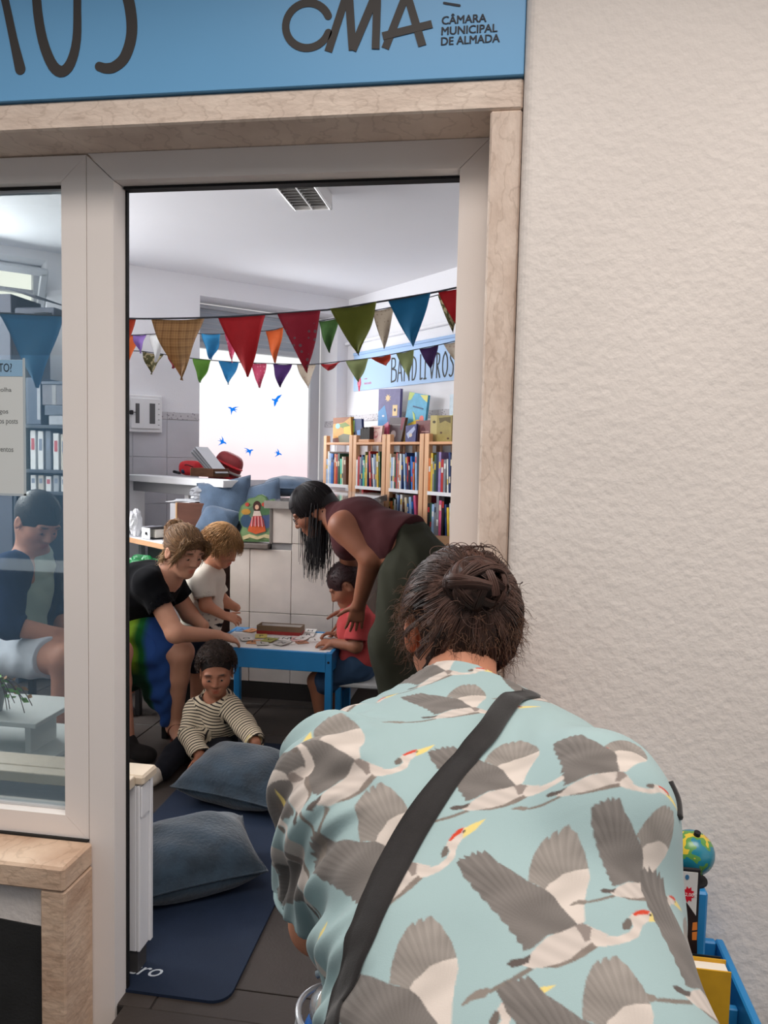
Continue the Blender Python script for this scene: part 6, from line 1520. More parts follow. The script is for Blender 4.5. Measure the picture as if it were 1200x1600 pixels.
# ------------------------------------------------------------------ standing blond child in a white T-shirt
def blond_child():
    Yk = 3.80
    nb, che, bel, hip = A_(328, 886, Yk), A_(319, 912, Yk), A_(315, 955, Yk), A_(314, 988, Yk); hc = A_(347, 853, Yk - .02)
    H = Head(hc, (.83, -.25, -.48), (.45, -.1, .88), .90, True)
    shR, elR, wrR = A_(316, 905, Yk - .085), A_(322, 946, Yk - .12), A_(350, 962, Yk - .09); shL, elL = A_(328, 904, Yk + .09), A_(350, 940, Yk + .11)
    fx, fy = hip[0], Yk
    e = empty('person', (fx, fy, 0), 'small child with wavy blond hair in white T-shirt standing behind the play table corner', 'person')
    lo, hi = box_of([hc, shR, elR, hip, A_(372, 965, Yk)], .17); lo[2] = -.02; S = Sdf(lo, hi, .005)
    H.build(S); S.cone(H.p(-.03, 0, -.05), nb - Z3 * .01, .042, .046, .03); limb(S, [nb - Z3 * .04, che, bel, hip], [.06, .082, .086, .085], .04)
    limb(S, [shR, elR, wrR], [.038, .031, .022]); hand(S, wrR, A_(366, 966, Yk - .09) - wrR, (-.2, -.5, .8), .68, (.5, .6, .5), .1, 1, .0095); limb(S, [shL, elL, elL + np.array([.07, 0, -.03])], [.036, .03, .022])
    for sg in (-1, 1):
        hp = np.array([fx, fy + sg * .055, hip[2] - .03]); kn = np.array([fx + .01, fy + sg * .055, .30]); an = np.array([fx, fy + sg * .05, .06]); limb(S, [hp, kn, an], [.065, .045, .032])
    S.cut(np.array([0, 0, .03]), (0, 0, -1))
    skin_obj(e, S, H, (204, 142, 112), brow=(.32, .22, .13), browk=.6); H.eyes(e, (84, 92, 100))
    S = Sdf(*box_of([nb, hip, shR, shL], .16), .005)
    limb(S, [nb - Z3 * .045, che, bel, hip], [.072, .098, .104, .106], .04); S.cone(shR, shL, .05, .05, .04); S.cone(nb + Z3 * .0, nb - Z3 * .04, .05, .08, .03)
    S.cone(shR, shR + (elR - shR) * .72, .056, .054, .025, flat=True); S.cone(shL, shL + (elL - shL) * .7, .054, .052, .025, flat=True); S.cone(nb - Z3 * .03, nb + Z3 * .06 + np.array([.03, 0, 0]), .046, .052, .004, sub=True); S.cut(hip - Z3 * .06, (0, 0, -1)); S.cone(shR + (elR - shR) * .6, shR + (elR - shR), .047, .047, 0, sub=True)
    z0_ = hip[2]
    def tc(v):
        C = np.tile(lin((222, 212, 198)), (len(v), 1)); x = v[:, 0] - hip[0]; z = v[:, 2] - z0_; fr = (v[:, 1] < Yk + .05)
        m = fr & (z > -.03) & (z < .06) & (x > .0)
        C[m & (np.sin(x * 190 + z * 120) > .25) & (x > .045)] = lin((38, 36, 40))
        C[m & (x < .045) & (((x * 55) % 1 - .5) ** 2 + ((z * 55) % 1 - .5) ** 2 < .07)] = lin((40, 44, 50)); C[m & (x < .06) & (x > .03) & (np.sin(z * 160) > .4)] = lin((190, 150, 60))
        q = fr & (z > .06) & (z < .12) & (x > .03); C[q & (((v[:, 0] * 40) % 1 - .5) ** 2 + ((v[:, 2] * 30) % 1 - .5) ** 2 < .03)] = lin((150, 140, 136))
        return C
    cloth_obj('t_shirt', e, S, (0, 0, 0), .0022, 9, tc)
    S = Sdf(*box_of([hip, (fx, fy, .25)], .16), .006); limb(S, [hip - Z3 * .02, hip - Z3 * .06], [.095, .095], .03)
    for sg in (-1, 1): S.cone(hip - Z3 * .05 + np.array([0, sg * .05, 0]), np.array([fx + .008, fy + sg * .055, .32]), .075, .062, .03)
    cloth_obj('shorts', e, S, (40, 42, 52), .002, 2)
    for sg in (-1, 1): shoe(e, (fx - .02, fy + sg * .05, 0), (fx + .08, fy + sg * .055, 0), .75, (60, 70, 90))
    r = np.random.default_rng(5)
    S = Sdf(*box_of([hc], .2), .005); S.ell(H.p(-.016, 0, .026), np.array([.106, .086, .1]) * .9, H.R, .01); S.ell(H.p(.115, 0, -.05), (.09, .1, .085), H.R, .01, True); S.ell(H.p(.0, 0, -.13), (.1, .12, .07), H.R, .01, True)
    cap = S.mesh(); out = []
    for _ in range(900):
        az = r.uniform(-math.pi, math.pi); fwd = math.cos(az); end_el = -.55 if abs(az) > 1.0 else (.30 if abs(az) < .6 else -.15); end_el += .25 * r.normal() * .6
        t = np.linspace(0, 1, 16)[:, None]; el = (1.56 - .15 * r.random()) * (1 - t) + end_el * t; a2 = az + .35 * (t - .5) * r.normal(); rad = np.array([.110, .090, .104]) * (1 + .05 * r.random())
        p = np.concatenate([np.cos(el) * np.cos(a2) * rad[0], np.cos(el) * np.sin(a2) * rad[1], np.sin(el) * rad[2]], 1) + np.array([-.014, 0, .026])
        amp = .009 * t; ph = r.uniform(0, 6); p += amp * np.concatenate([np.sin(t * 15 + ph), np.cos(t * 13 + ph), np.sin(t * 11 + ph)], 1); p += t ** 3 * np.array([.02 * fwd, .02 * math.sin(az), -.012])
        out.append(H.c + H.s * (p @ H.R.T))
    hair_obj('hair', e, cap, [(np.array(out), .0019, .0007)], [tint((186, 142, 96), 900, r, .28)], lin((140, 102, 66)), m_hair)
blond_child()

# ------------------------------------------------------------------ woman leaning over the table: maroon sleeveless top, olive trousers
def leaning_woman():
    hip, wai, che, nb = A_(652, 893, 3.40), A_(618, 846, 3.45), A_(562, 822, 3.56), A_(516, 806, 3.64); hc = A_(488, 797, 3.66)
    H = Head(hc, (-.80, -.12, -.58), (-.52, -.05, .85), 1.0)
    shL, elL, wrL = A_(536, 822, 3.45), A_(580, 871, 3.40), A_(561, 944, 3.54); shR, elR, wrR = A_(540, 822, 3.72), A_(548, 890, 3.80), A_(545, 950, 3.86)
    fxL, fxR = np.array([hip[0] + .0, 3.32, 0]), np.array([hip[0] + .06, 3.56, 0])
    e = empty('person', (hip[0], 3.45, 0), 'woman with long black hair in maroon sleeveless top and olive trousers bending over the table', 'person')
    lo, hi = box_of([hip, hc, shL, elL, wrL, wrR, A_(548, 1005, 3.6)], .2); lo[2] = .4; S = Sdf(lo, hi, .005)
    H.build(S); S.cone(H.p(-.035, 0, -.045), nb + np.array([.03, 0, 0]), .052, .058, .03)
    limb(S, [hip, wai, che], [.14, .108, .12], .06); S.cone(che, nb, .105, .06, .05); S.cone(shL, shR, .062, .062, .05); S.ell(che + np.array([-.04, 0, -.085]), (.075, .11, .07), None, .04)
    limb(S, [shL, elL, wrL], [.068, .054, .031]); tl = hand(S, wrL, A_(549, 1002, 3.585) - wrL, (.25, -.95, .1), 1.0, (.15, .2, .2), .10, -1)
    limb(S, [shR, elR, wrR], [.062, .048, .03]); hand(S, wrR, (-.3, 0, -1), (.3, .9, .1), 1.0, (.2, .3, .3), .1, 1)
    skin_obj(e, S, H, (146, 92, 68), brow=(.02, .015, .012)); H.eyes(e, (40, 28, 22))
    S = Sdf(*box_of([wai, che, nb, shL, shR], .2), .005)
    hem = A_(629, 842, 3.45); ax = nrm(wai - che)
    limb(S, [hem + ax * .05, wai, che], [.122, .120, .134], .06); S.cone(che, nb + np.array([.02, 0, 0]), .118, .074, .05); S.cone(shL + np.array([.01, .045, .0]), shR + np.array([.01, -.045, 0]), .062, .062, .05); S.ell(che + np.array([-.045, 0, -.09]), (.078, .115, .074), None, .04)
    S.cut(hem + ax * .045, ax); S.ell(nb + np.array([-.06, 0, .0]), (.075, .07, .07), None, .006, True)
    for sh in (shL, shR): sg = -1 if sh is shL else 1; S.ell(sh + np.array([-.005, sg * .035, -.01]), (.075, .055, .085), None, .006, True)
    cloth_obj('sleeveless_top', e, S, (70, 37, 39), .0022, 4)
    S = Sdf(*box_of([hip, fxL, fxR], .22), .0065)
    top = A_(634, 846, 3.44); limb(S, [top, hip], [.118, .155], .05)
    kL, kR = A_(612, 1010, 3.30), A_(630, 1010, 3.52); hL, hR = A_(640, 915, 3.33), A_(655, 910, 3.50)
    S.cone(hip, hL, .15, .12, .05); S.cone(hip, hR, .15, .12, .05); limb(S, [hL, kL, fxL + Z3 * .07], [.122, .098, .085], .05); limb(S, [hR, kR, fxR + Z3 * .07], [.12, .095, .085], .05); S.cut(np.array([0, 0, .05]), (0, 0, -1)); S.cut(top - ax * .028, -ax)
    cloth_obj('trousers', e, S, (52, 52, 42), .004, 8, freq=14)
    obj('waistband', B().tube([top - ax * .022 + (.122) * (np.cross(ax, [0, 1, 0]) * math.cos(t) + np.array([0, 1, 0]) * math.sin(t)) for t in np.linspace(0, 2 * math.pi, 36)], .007, 6, False), mat('waistband', (38, 38, 32), .8), e, smooth=True)
    shoe(e, fxL + np.array([.06, 0, 0]), fxL + np.array([-.13, -.02, 0])); shoe(e, fxR + np.array([.06, 0, 0]), fxR + np.array([-.13, .0, 0]))
    # hair: smooth black cap, long locks hanging straight down
    r = np.random.default_rng(21)
    S = Sdf(*box_of([hc], .22), .005); S.ell(H.p(-.018, 0, .028), (.112, .090, .104), H.R, .01); S.ell(H.p(-.075, 0, -.035), (.06, .075, .075), H.R, .03); S.ell(H.p(.112, 0, -.045), (.078, .088, .088), H.R, .008, True); S.ell(H.p(.03, 0, -.13), (.09, .10, .06), H.R, .01, True)
    cap = S.mesh(); out = []; top_ = []
    for _ in range(340):
        sg = r.choice([-1, 1], p=[.6, .4]); a = np.round(r.uniform(0, 1 if sg < 0 else .36) * 16) / 16 + .012 * r.normal()
        s0_ = np.array([-.09 + .165 * a + .005 * r.normal(), sg * (.060 + .026 * math.sin(a * 3)) + .008 * r.normal(), -.02 + .035 * r.normal()])
        p0 = H.c + s0_ @ H.R.T; L = r.uniform(.20, .31) * (1.05 - .25 * abs(a - .5))
        gx = .05 * (a - .55) + .006 * r.normal(); t = np.linspace(0, 1, 14)[:, None]
        clump = .014 * math.sin(7 * a + sg)
        p = p0 + t * np.array([gx, .01 * r.normal(), -L]) + (t ** 2) * np.array([clump + .003 * r.normal(), .0, 0]) + .002 * np.sin(t * 4 + r.uniform(0, 6)) * np.array([1, .3, 0]); out.append(p)
    for _ in range(300):
        az = r.uniform(-math.pi, math.pi); t = np.linspace(0, 1, 12)[:, None]; el = 1.4 * (1 - t) + (-.35 if abs(az) > .75 else .35) * t; rad = np.array([.115, .093, .107]) * (1 + .012 * r.random())
        p = np.concatenate([np.cos(el) * np.cos(az) * rad[0], np.cos(el) * np.sin(az) * rad[1], np.sin(el) * rad[2]], 1) + np.array([-.018, 0, .028]); top_.append(H.c + p @ H.R.T)
    hair_obj('hair', e, cap, [(np.array(out), .0024, .0009), (np.array(top_), .0015, .0012)], [tint((26, 22, 24), 340, r, .25), tint((30, 22, 24), 300, r, .2)], lin((24, 19, 21)), m_hair)
    gl = B()
    for sg in (-1, 1):
        c = H.p(.098, sg * .032, -.002); gl.tube([c + H.s * (.021 * math.cos(t) * H.l + .017 * math.sin(t) * H.u) for t in np.linspace(0, 2 * math.pi, 24)], .0016, 6, False); gl.tube([H.p(.096, sg * .053, .002), H.p(.03, sg * .078, .008), H.p(-.02, sg * .08, .004)], .0016, 6)
    gl.tube([H.p(.1, -.011, .002), H.p(.104, 0, .005), H.p(.1, .011, .002)], .0016, 6)
    obj('glasses', gl, mat('spectacle_metal', (60, 60, 64), .25, metal=.7), e, smooth=True, label='thin metal spectacles')
leaning_woman()

# ------------------------------------------------------------------ boy in coral T-shirt at the table end
def boy():
    nb, che, hip = A_(553, 945, 3.80), A_(559, 985, 3.80), A_(562, 1042, 3.80); hip[2] = .375; hc = A_(541, 914, 3.78)
    H = Head(hc, (-.78, -.12, -.61), (-.55, -.05, .83), .92, True)
    shN, elN, haN = A_(563, 962, 3.70), A_(556, 1003, 3.655), A_(522, 999, 3.70); shF, elF, haF = A_(556, 962, 3.88), A_(548, 990, 3.92), A_(528, 988, 3.90)
    for q in (haN, haF): q[2] = .475
    elN[2] = .475; elF[2] = .485
    knN, knF = np.array([-.89, 3.72, .27]), np.array([-.87, 3.88, .27])
    e = empty('person', (hip[0], hip[1], 0), 'boy in coral pink T-shirt seated at the right end of the play table', 'person')
    lo, hi = box_of([hc, shN, shF, haN, hip, knN, elN, (-.95, 3.7, .02)], .14); lo[2] = -.01; S = Sdf(lo, hi, .005)
    H.build(S); S.cone(H.p(-.03, 0, -.045), nb, .042, .046, .03); limb(S, [nb - Z3 * .03, che, hip], [.06, .085, .085], .04)
    limb(S, [shN, elN, haN], [.038, .031, .023]); hand(S, haN, (-1, .12, -.02), (.05, -.3, .95), .72, (.4, .6, .5), .1, 1, .0095); limb(S, [shF, elF, haF], [.038, .031, .023]); hand(S, haF, (-1, -.1, .0), (.05, .3, .95), .72, (.5, .6, .6), .1, -1, .0095)
    for kn, sg in ((knN, -1), (knF, 1)):
        an = np.array([kn[0] + .03, kn[1], .06]); limb(S, [hip + np.array([-.02, sg * .055, -.03]), kn, an], [.07, .047, .031])
    skin_obj(e, S, H, (160, 104, 78), brow=(.03, .02, .018)); H.eyes(e)
    S = Sdf(*box_of([nb, hip, shN, shF, elN], .14), .005)
    limb(S, [nb - Z3 * .03, che, hip + Z3 * .02], [.07, .10, .112], .04); S.cone(shN, shF, .05, .05, .04); S.cone(shN, shN + (elN - shN) * .8, .055, .056, .02, flat=True); S.cone(shF, shF + (elF - shF) * .8, .055, .054, .02, flat=True); S.cone(nb - Z3 * .02, nb + Z3 * .06 + np.array([-.02, 0, 0]), .045, .05, .004, sub=True); S.cut(np.array([0, 0, .318]), (0, 0, -1)); S.cone(shN + (elN - shN) * .66, elN, .046, .046, 0, sub=True)
    cloth_obj('t_shirt', e, S, (206, 84, 84), .004, 12, freq=24)
    S = Sdf(*box_of([hip, knN, knF], .13), .005); S.cone(hip - Z3 * .01, hip - Z3 * .015, .098, .098, .03)
    for kn, sg in ((knN, -1), (knF, 1)): S.cone(hip + np.array([-.02, sg * .05, -.03]), kn + np.array([.04, 0, .0]), .085, .064, .03)
    S.cut(np.array([0, 0, .288]), (0, 0, -1)) if False else None
    cloth_obj('shorts', e, S, (62, 84, 112), .003, 13, freq=26)
    for kn in (knN, knF): shoe(e, (kn[0] + .04, kn[1], 0), (kn[0] - .08, kn[1], 0), .75, (80, 84, 92))
    r = np.random.default_rng(8); S = Sdf(*box_of([hc], .18), .005); S.ell(H.p(-.016, 0, .028), np.array([.106, .085, .101]) * .92, H.R, .01); S.ell(H.p(.112, 0, -.05), (.078, .1, .085), H.R, .008, True); S.ell(H.p(-.01, 0, -.13), (.11, .12, .075), H.R, .01, True)
    for sg in (-1, 1): S.ell(H.p(-.006, sg * .085, -.02), (.03, .03, .042), H.R, .006, True)
    cap = S.mesh(); out = []
    for _ in range(500):
        d = nrm(r.normal(size=3) * np.array([1, 1, .8]) + np.array([-.2, 0, .6])); 
        if d[0] > .55 and d[2] < .55 or d[2] < -.3: continue
        p0 = np.array([-.016, 0, .028]) + d * np.array([.106, .085, .101]); tn = nrm(np.cross(d, r.normal(size=3))); t = np.linspace(0, 1, 5)[:, None]
        p = p0 + t * (.012 * d * .4 + .016 * tn); out.append(H.c + H.s * (p @ H.R.T))
    hair_obj('hair', e, cap, [(np.array(out), .0014, .0006)], [tint((62, 38, 38), len(out), r, .25)], lin((58, 36, 37)), m_hair)
boy()

# ------------------------------------------------------------------ toddler in a striped jacket sitting on the floor
def stripe_mat():
    m = bpy.data.materials.new('striped_jersey'); m.use_nodes = True; nt = m.node_tree; N = nt.nodes; L = nt.links; b = N['Principled BSDF']
    a = N.new('ShaderNodeAttribute'); a.attribute_name = 'Col'; sx = N.new('ShaderNodeSeparateColor'); L.new(a.outputs['Color'], sx.inputs[0])
    mu = N.new('ShaderNodeMath'); mu.operation = 'MULTIPLY'; mu.inputs[1].default_value = 2 * math.pi / .0135; L.new(sx.outputs[0], mu.inputs[0])
    si = N.new('ShaderNodeMath'); si.operation = 'SINE'; L.new(mu.outputs[0], si.inputs[0])
    rp = N.new('ShaderNodeValToRGB'); rp.color_ramp.elements[0].position = .18; rp.color_ramp.elements[0].color = (*lin((52, 46, 46)), 1); rp.color_ramp.elements[1].position = .42; rp.color_ramp.elements[1].color = (*lin((206, 190, 164)), 1)
    mr = N.new('ShaderNodeMapRange'); mr.inputs['From Min'].default_value = -1; L.new(si.outputs[0], mr.inputs[0]); L.new(mr.outputs[0], rp.inputs[0]); L.new(rp.outputs[0], b.inputs['Base Color']); b.inputs['Roughness'].default_value = .9; b.inputs['Specular IOR Level'].default_value = .1
    return m
def toddler():
    hc = A_(338, 1050, 3.24); nb, che, bel = A_(336, 1092, 3.27), A_(334, 1118, 3.28), A_(328, 1158, 3.30)
    H = Head(hc, (.30, -.93, -.20), (.03, -.2, .98), .87, True)
    sR, eR, wR = A_(307, 1108, 3.24), A_(297, 1146, 3.17), A_(312, 1180, 3.08); sL, eL, wL = A_(361, 1104, 3.24), A_(382, 1134, 3.17), A_(399, 1160, 3.08)
    bel[2] = max(bel[2], .125)
    e = empty('person', (bel[0], 3.25, .009), 'toddler with short dark curls in striped hooded jacket sitting on the floor by the pillow', 'person')
    lo, hi = box_of([hc, wR, wL, bel, A_(410, 1158, 3.0), (bel[0], 2.95, .1)], .15); lo[2] = -.01; S = Sdf(lo, hi, .005)
    H.build(S); S.cone(H.p(-.02, 0, -.05), nb, .042, .045, .03); limb(S, [nb - Z3 * .03, che, bel], [.06, .085, .10], .04)
    for s_, e_, w_, th in ((sR, eR, wR, -1), (sL, eL, wL, 1)): limb(S, [s_, e_, w_], [.036, .031, .024]); hand(S, w_, np.array([.15 * (1 if th < 0 else .8), -.6, -.7]), (0, -.6, .7), .60, (.4, .5, .5), .1, th, .0105)
    skin_obj(e, S, H, (168, 112, 86), brow=(.025, .018, .015)); H.eyes(e)
    S = Sdf(*box_of([hc, wR, wL, bel], .17), .0045)
    limb(S, [nb - Z3 * .03, che, bel + Z3 * .005], [.072, .102, .122], .04); S.cone(sR, sL, .05, .05, .04)
    for s_, e_, w_ in ((sR, eR, wR), (sL, eL, wL)): S.cone(s_, e_, .052, .048, .02); S.cone(e_, w_ + (w_ - e_) * .02, .048, .043, .02, flat=True); S.cone(w_ - (w_ - e_) * .08, w_ + (w_ - e_) * .3, .034, .034, 0, sub=True)
    S.ell(nb + np.array([-.01, .055, -.01]), (.085, .05, .05), None, .025); S.cone(nb - Z3 * .035, nb + Z3 * .07 + np.array([0.01, -.05, 0]), .046, .06, .004, sub=True); S.cut(np.array([0, 0, .05]), (0, 0, -1))
    def scv(v):
        d0 = None; best = None
        for a, b, w in ((sR, eR, 0.012), (eR, wR, 0.012), (sL, eL, .012), (eL, wL, .012), (nb, bel, .055)):
            ab = b - a; t = np.clip(((v - a) @ ab) / (ab @ ab), 0, 1); d = np.linalg.norm(v - a - t[:, None] * ab, axis=1) - w; c = ((v - a) @ ab) / np.linalg.norm(ab) + (np.linalg.norm(eR - sR) if a is eR else np.linalg.norm(eL - sL) if a is eL else 0)
            if d0 is None: d0, best = d, c
            else: m = d < d0; d0 = np.where(m, d, d0); best = np.where(m, c, best)
        C = np.zeros((len(v), 3)); C[:, 0] = best + 1.0; return C
    cloth_obj('jacket', e, S, (0, 0, 0), .003, 15, scv, stripe_mat(), 'cream and charcoal striped hooded jacket', freq=22)
    ax = nrm(bel - nb); fr = nrm(H.f - ax * np.dot(H.f, ax))
    zb = B(); ra = np.linspace(0, 1, 12)
    zp = [nb - Z3 * .03 + (bel - nb) * t + fr * (.074 + .052 * min(1, t * 1.3)) for t in ra[:10]]; obj('zip', zb.tube(zp, .0045, 6), mat('zip_tape', (196, 178, 150), .6), e)
    # dark trousers, legs stretched towards the pillow
    S = Sdf(*box_of([bel, A_(410, 1158, 3.0), (bel[0] - .08, 2.95, .05)], .16), .006); S.ell(np.array([bel[0], bel[1], .095]), (.125, .115, .088), None, .02)
    kl, kr = np.array([bel[0] + .12, 3.12, .075]), np.array([bel[0] - .10, 3.13, .07]); fl_, fr_ = np.array([bel[0] + .235, 3.10, .05]), np.array([bel[0] - .10, 3.02, .05])
    S.cone((bel[0] + .05, bel[1] - .03, .085), kl, .07, .056); S.cone(kl, fl_, .054, .042); S.cone((bel[0] - .06, bel[1] - .03, .085), kr, .07, .055); S.cone(kr, fr_, .052, .042); S.cut(np.array([0, 0, .009]), (0, 0, -1))
    cloth_obj('trousers', e, S, (24, 24, 30), .002, 5)
    shoe(e, fl_ * np.array([1, 1, 0]) + np.array([.0, 0, .009]), fl_ * np.array([1, 1, 0]) + np.array([.08, -.04, .009]), .75, (16, 16, 20)); shoe(e, fr_ * np.array([1, 1, 0]) + np.array([0, 0, .009]), fr_ * np.array([1, 1, 0]) + np.array([-.03, -.08, .009]), .75, (190, 180, 168), label='pale shoe')
    wr = B().tube([wL + (eL - wL) * .12 + .034 * (np.cross(nrm(eL - wL), [0, 0, 1]) * math.cos(t) + np.cross(nrm(eL - wL), np.cross(nrm(eL - wL), [0, 0, 1])) * math.sin(t)) for t in np.linspace(0, 2 * math.pi, 20)], .009, 6, False)
    obj('cuff', wr, mat('cuff_yellow', (196, 176, 120), .7), e, smooth=True, label='pale yellow cuff')
    r = np.random.default_rng(31); S = Sdf(*box_of([hc], .18), .005); S.ell(H.p(-.024, 0, .036), np.array([.106, .084, .1]) * .86, H.R, .01); S.ell(H.p(.115, 0, -.05), (.088, .11, .105), H.R, .008, True); S.ell(H.p(-.0, 0, -.13), (.11, .12, .08), H.R, .01, True)
    for sg in (-1, 1): S.ell(H.p(.0, sg * .085, -.02), (.035, .03, .042), H.R, .006, True)
    cap = S.mesh(); out = []
    for _ in range(1500):
        d = nrm(r.normal(size=3) + np.array([-.1, 0, .7]))
        if (d[0] > .45 and d[2] < .55) or d[2] < -.15: continue
        p0 = np.array([-.02, 0, .034]) + d * np.array([.106, .087, .104]); a = nrm(np.cross(d, r.normal(size=3))); b_ = np.cross(d, a); t = np.linspace(0, 1, 12)[:, None]; R0 = .010 + .009 * r.random()
        p = p0 + t * d * .022 + R0 * (a * (np.cos(t * 8) - 1) + b_ * np.sin(t * 8)); out.append(H.c + H.s * (p @ H.R.T))
    hair_obj('hair', e, cap, [(np.array(out), .0019, .0009)], [tint((62, 47, 40), len(out), r, .35)], lin((28, 22, 20)), m_hair)
toddler()

# ------------------------------------------------------------------ seated man behind the shop window
def seated_man():
    hip, wai, che, nb = A_(22, 1010, 3.22), A_(28, 965, 3.20), A_(38, 910, 3.16), A_(50, 862, 3.12); hc = A_(58, 815, 3.08)
    H = Head(hc, (.80, -.30, -.52), (.5, -.1, .86), 1.02)
    sN, eN, wN = A_(18, 892, 2.98), A_(14, 978, 2.92), A_(82, 990, 2.98); sF, eF, wF = A_(62, 892, 3.30), A_(84, 960, 3.32), A_(118, 992, 3.22)
    kN, aN = A_(104, 1030, 2.90), A_(95, 1185, 2.93); kF, aF = A_(184, 1020, 3.22), A_(196, 1138, 3.27); aN[2] = .09; aF[2] = .09
    e = empty('person', (hip[0] + .1, 3.15, 0), 'man in navy cardigan, pale polo shirt and white shorts seated behind the shop window', 'person')
    lo, hi = box_of([hc, hip, eN, wF, kF, aF, kN, aN], .22); lo[2] = -.01; S = Sdf(lo, hi, .006)
    H.build(S); S.cone(H.p(-.03, 0, -.05), nb, .056, .062, .03); limb(S, [nb - Z3 * .05, che, wai, hip], [.09, .13, .125, .135], .05); S.cone(sN, sF, .065, .065, .05)
    limb(S, [sN, eN, wN], [.055, .046, .031]); hand(S, wN, (.9, .1, -.3), (0, -.5, .85), 1.0, (.3, .4, .4), .1, 1); limb(S, [sF, eF, wF], [.055, .046, .031]); hand(S, wF, (.9, -.2, -.3), (0, .3, .9), 1.0, (.3, .4, .4), .1, -1)
    limb(S, [hip + np.array([.02, -.09, 0]), kN], [.1, .066]); limb(S, [kN, aN], [.060, .04]); limb(S, [hip + np.array([.02, .08, 0]), kF], [.1, .066]); limb(S, [kF, kF + (aF - kF) * .35 + np.array([-.015, 0, 0]), aF], [.060, .06, .04])
    skin_obj(e, S, H, (196, 140, 116), brow=(.05, .04, .03)); H.eyes(e)
    S = Sdf(*box_of([nb, hip, sN, sF, eN, eF, wF], .2), .006); limb(S, [nb - Z3 * .06, che, wai, hip + Z3 * .03], [.1, .148, .142, .15], .05); S.cone(sN, sF, .08, .08, .05)
    for s_, e_, w_ in ((sN, eN, wN), (sF, eF, wF)): S.cone(s_, e_, .07, .06, .03); S.cone(e_, e_ + (w_ - e_) * .35, .06, .052, .02, flat=True)
    S.ell(nb + np.array([.03, -.02, .03]), (.08, .075, .07), None, .006, True)
    fd = nrm(np.array([.8, -.45, 0])); 
    S.cone(che + fd * .16 + Z3 * .12, wai + fd * .16 - Z3 * .08, .055, .085, .01, sub=True)
    cloth_obj('cardigan', e, S, (40, 56, 88), .003, 17)
    S = Sdf(*box_of([nb, hip], .2), .006); limb(S, [nb - Z3 * .05, che, wai, hip + Z3 * .03], [.098, .141, .136, .143], .05); S.cone(nb - Z3 * .05, nb, .075, .068, .02); S.cone(nb - Z3 * .02, nb + Z3 * .07, .06, .062, .004, sub=True)
    cloth_obj('polo_shirt', e, S, (188, 206, 194), .003, 18)
    S = Sdf(*box_of([hip, kN, kF], .2), .006); S.cone(hip, hip + Z3 * .02, .15, .146, .05); S.cone(hip + np.array([.02, -.09, 0]), hip + (kN - hip) * .78 + np.array([.01, -.03, 0]), .112, .088, .04, flat=True); S.cone(hip + np.array([.02, .08, 0]), hip + (kF - hip) * .62, .112, .090, .04, flat=True)
    cloth_obj('shorts', e, S, (206, 212, 222), .003, 19)
    shoe(e, aN * np.array([1, 1, 0]) + np.array([-.05, .02, 0]), aN * np.array([1, 1, 0]) + np.array([.13, -.07, 0]), 1.1, (36, 34, 36)); shoe(e, aF * np.array([1, 1, 0]) + np.array([-.05, .01, 0]), aF * np.array([1, 1, 0]) + np.array([.14, -.06, 0]), 1.15, (34, 31, 31))
    r = np.random.default_rng(41); S = Sdf(*box_of([hc], .2), .006); S.ell(H.p(-.016, 0, .034), (.108, .088, .102), H.R, .01); S.ell(H.p(.12, 0, -.05), (.085, .1, .095), H.R, .008, True); S.ell(H.p(.0, 0, -.13), (.11, .12, .085), H.R, .01, True)
    cap = S.mesh(); out = []
    for _ in range(500):
        d = nrm(r.normal(size=3) + np.array([-.1, 0, .6]))
        if (d[0] > .5 and d[2] < .5) or d[2] < -.2: continue
        p0 = np.array([-.016, 0, .034]) + d * np.array([.107, .087, .101]); t = np.linspace(0, 1, 6)[:, None]; p = p0 + t * (d * .008 + .025 * nrm(np.array([.6, 0, -.2]) - d * .5)); out.append(H.c + H.s * (p @ H.R.T))
    hair_obj('hair', e, cap, [(np.array(out), .0017, .0007)], [tint((40, 36, 36), len(out), r, .3)], lin((34, 30, 30)), m_hair)
seated_man()
# ------------------------------------------------------------------ woman bending in the doorway, crane print shirt (seen from behind)
def subdiv(v, f, sel):
    """split the selected quads in four (edge midpoints lie on the old edges)"""
    g_ = f[sel]; e = np.concatenate([g_[:, [0, 1]], g_[:, [1, 2]], g_[:, [2, 3]], g_[:, [3, 0]]]); e.sort(axis=1)
    ue, inv = np.unique(e, axis=0, return_inverse=True); inv = inv.reshape(4, -1)
    n0 = len(v); mid = (v[ue[:, 0]] + v[ue[:, 1]]) / 2; cen = v[g_].mean(1)
    V = np.concatenate([v, mid, cen]); m = inv + n0; c = np.arange(len(g_)) + n0 + len(ue)
    q = [np.stack([g_[:, i], m[i], c, m[(i - 1) % 4]], 1) for i in range(4)]
    return V, np.concatenate([f[~sel]] + q), n0
def vnormals(v, f):
    nn = np.zeros_like(v); fn = np.cross(v[f[:, 2]] - v[f[:, 0]], v[f[:, 3]] - v[f[:, 1]])
    for i in range(4): np.add.at(nn, f[:, i], fn)
    return nn / (np.linalg.norm(nn, axis=1, keepdims=True) + 1e-12)
def inpoly(P_, poly):
    x, y = P_[:, 0], P_[:, 1]; r = np.zeros(len(P_), bool); n = len(poly); j = n - 1
    for i in range(n):
        xi, yi = poly[i]; xj, yj = poly[j]
        if yi != yj: r ^= ((yi > y) != (yj > y)) & (x < (xj - xi) * (y - yi) / (yj - yi) + xi)
        j = i
    return r
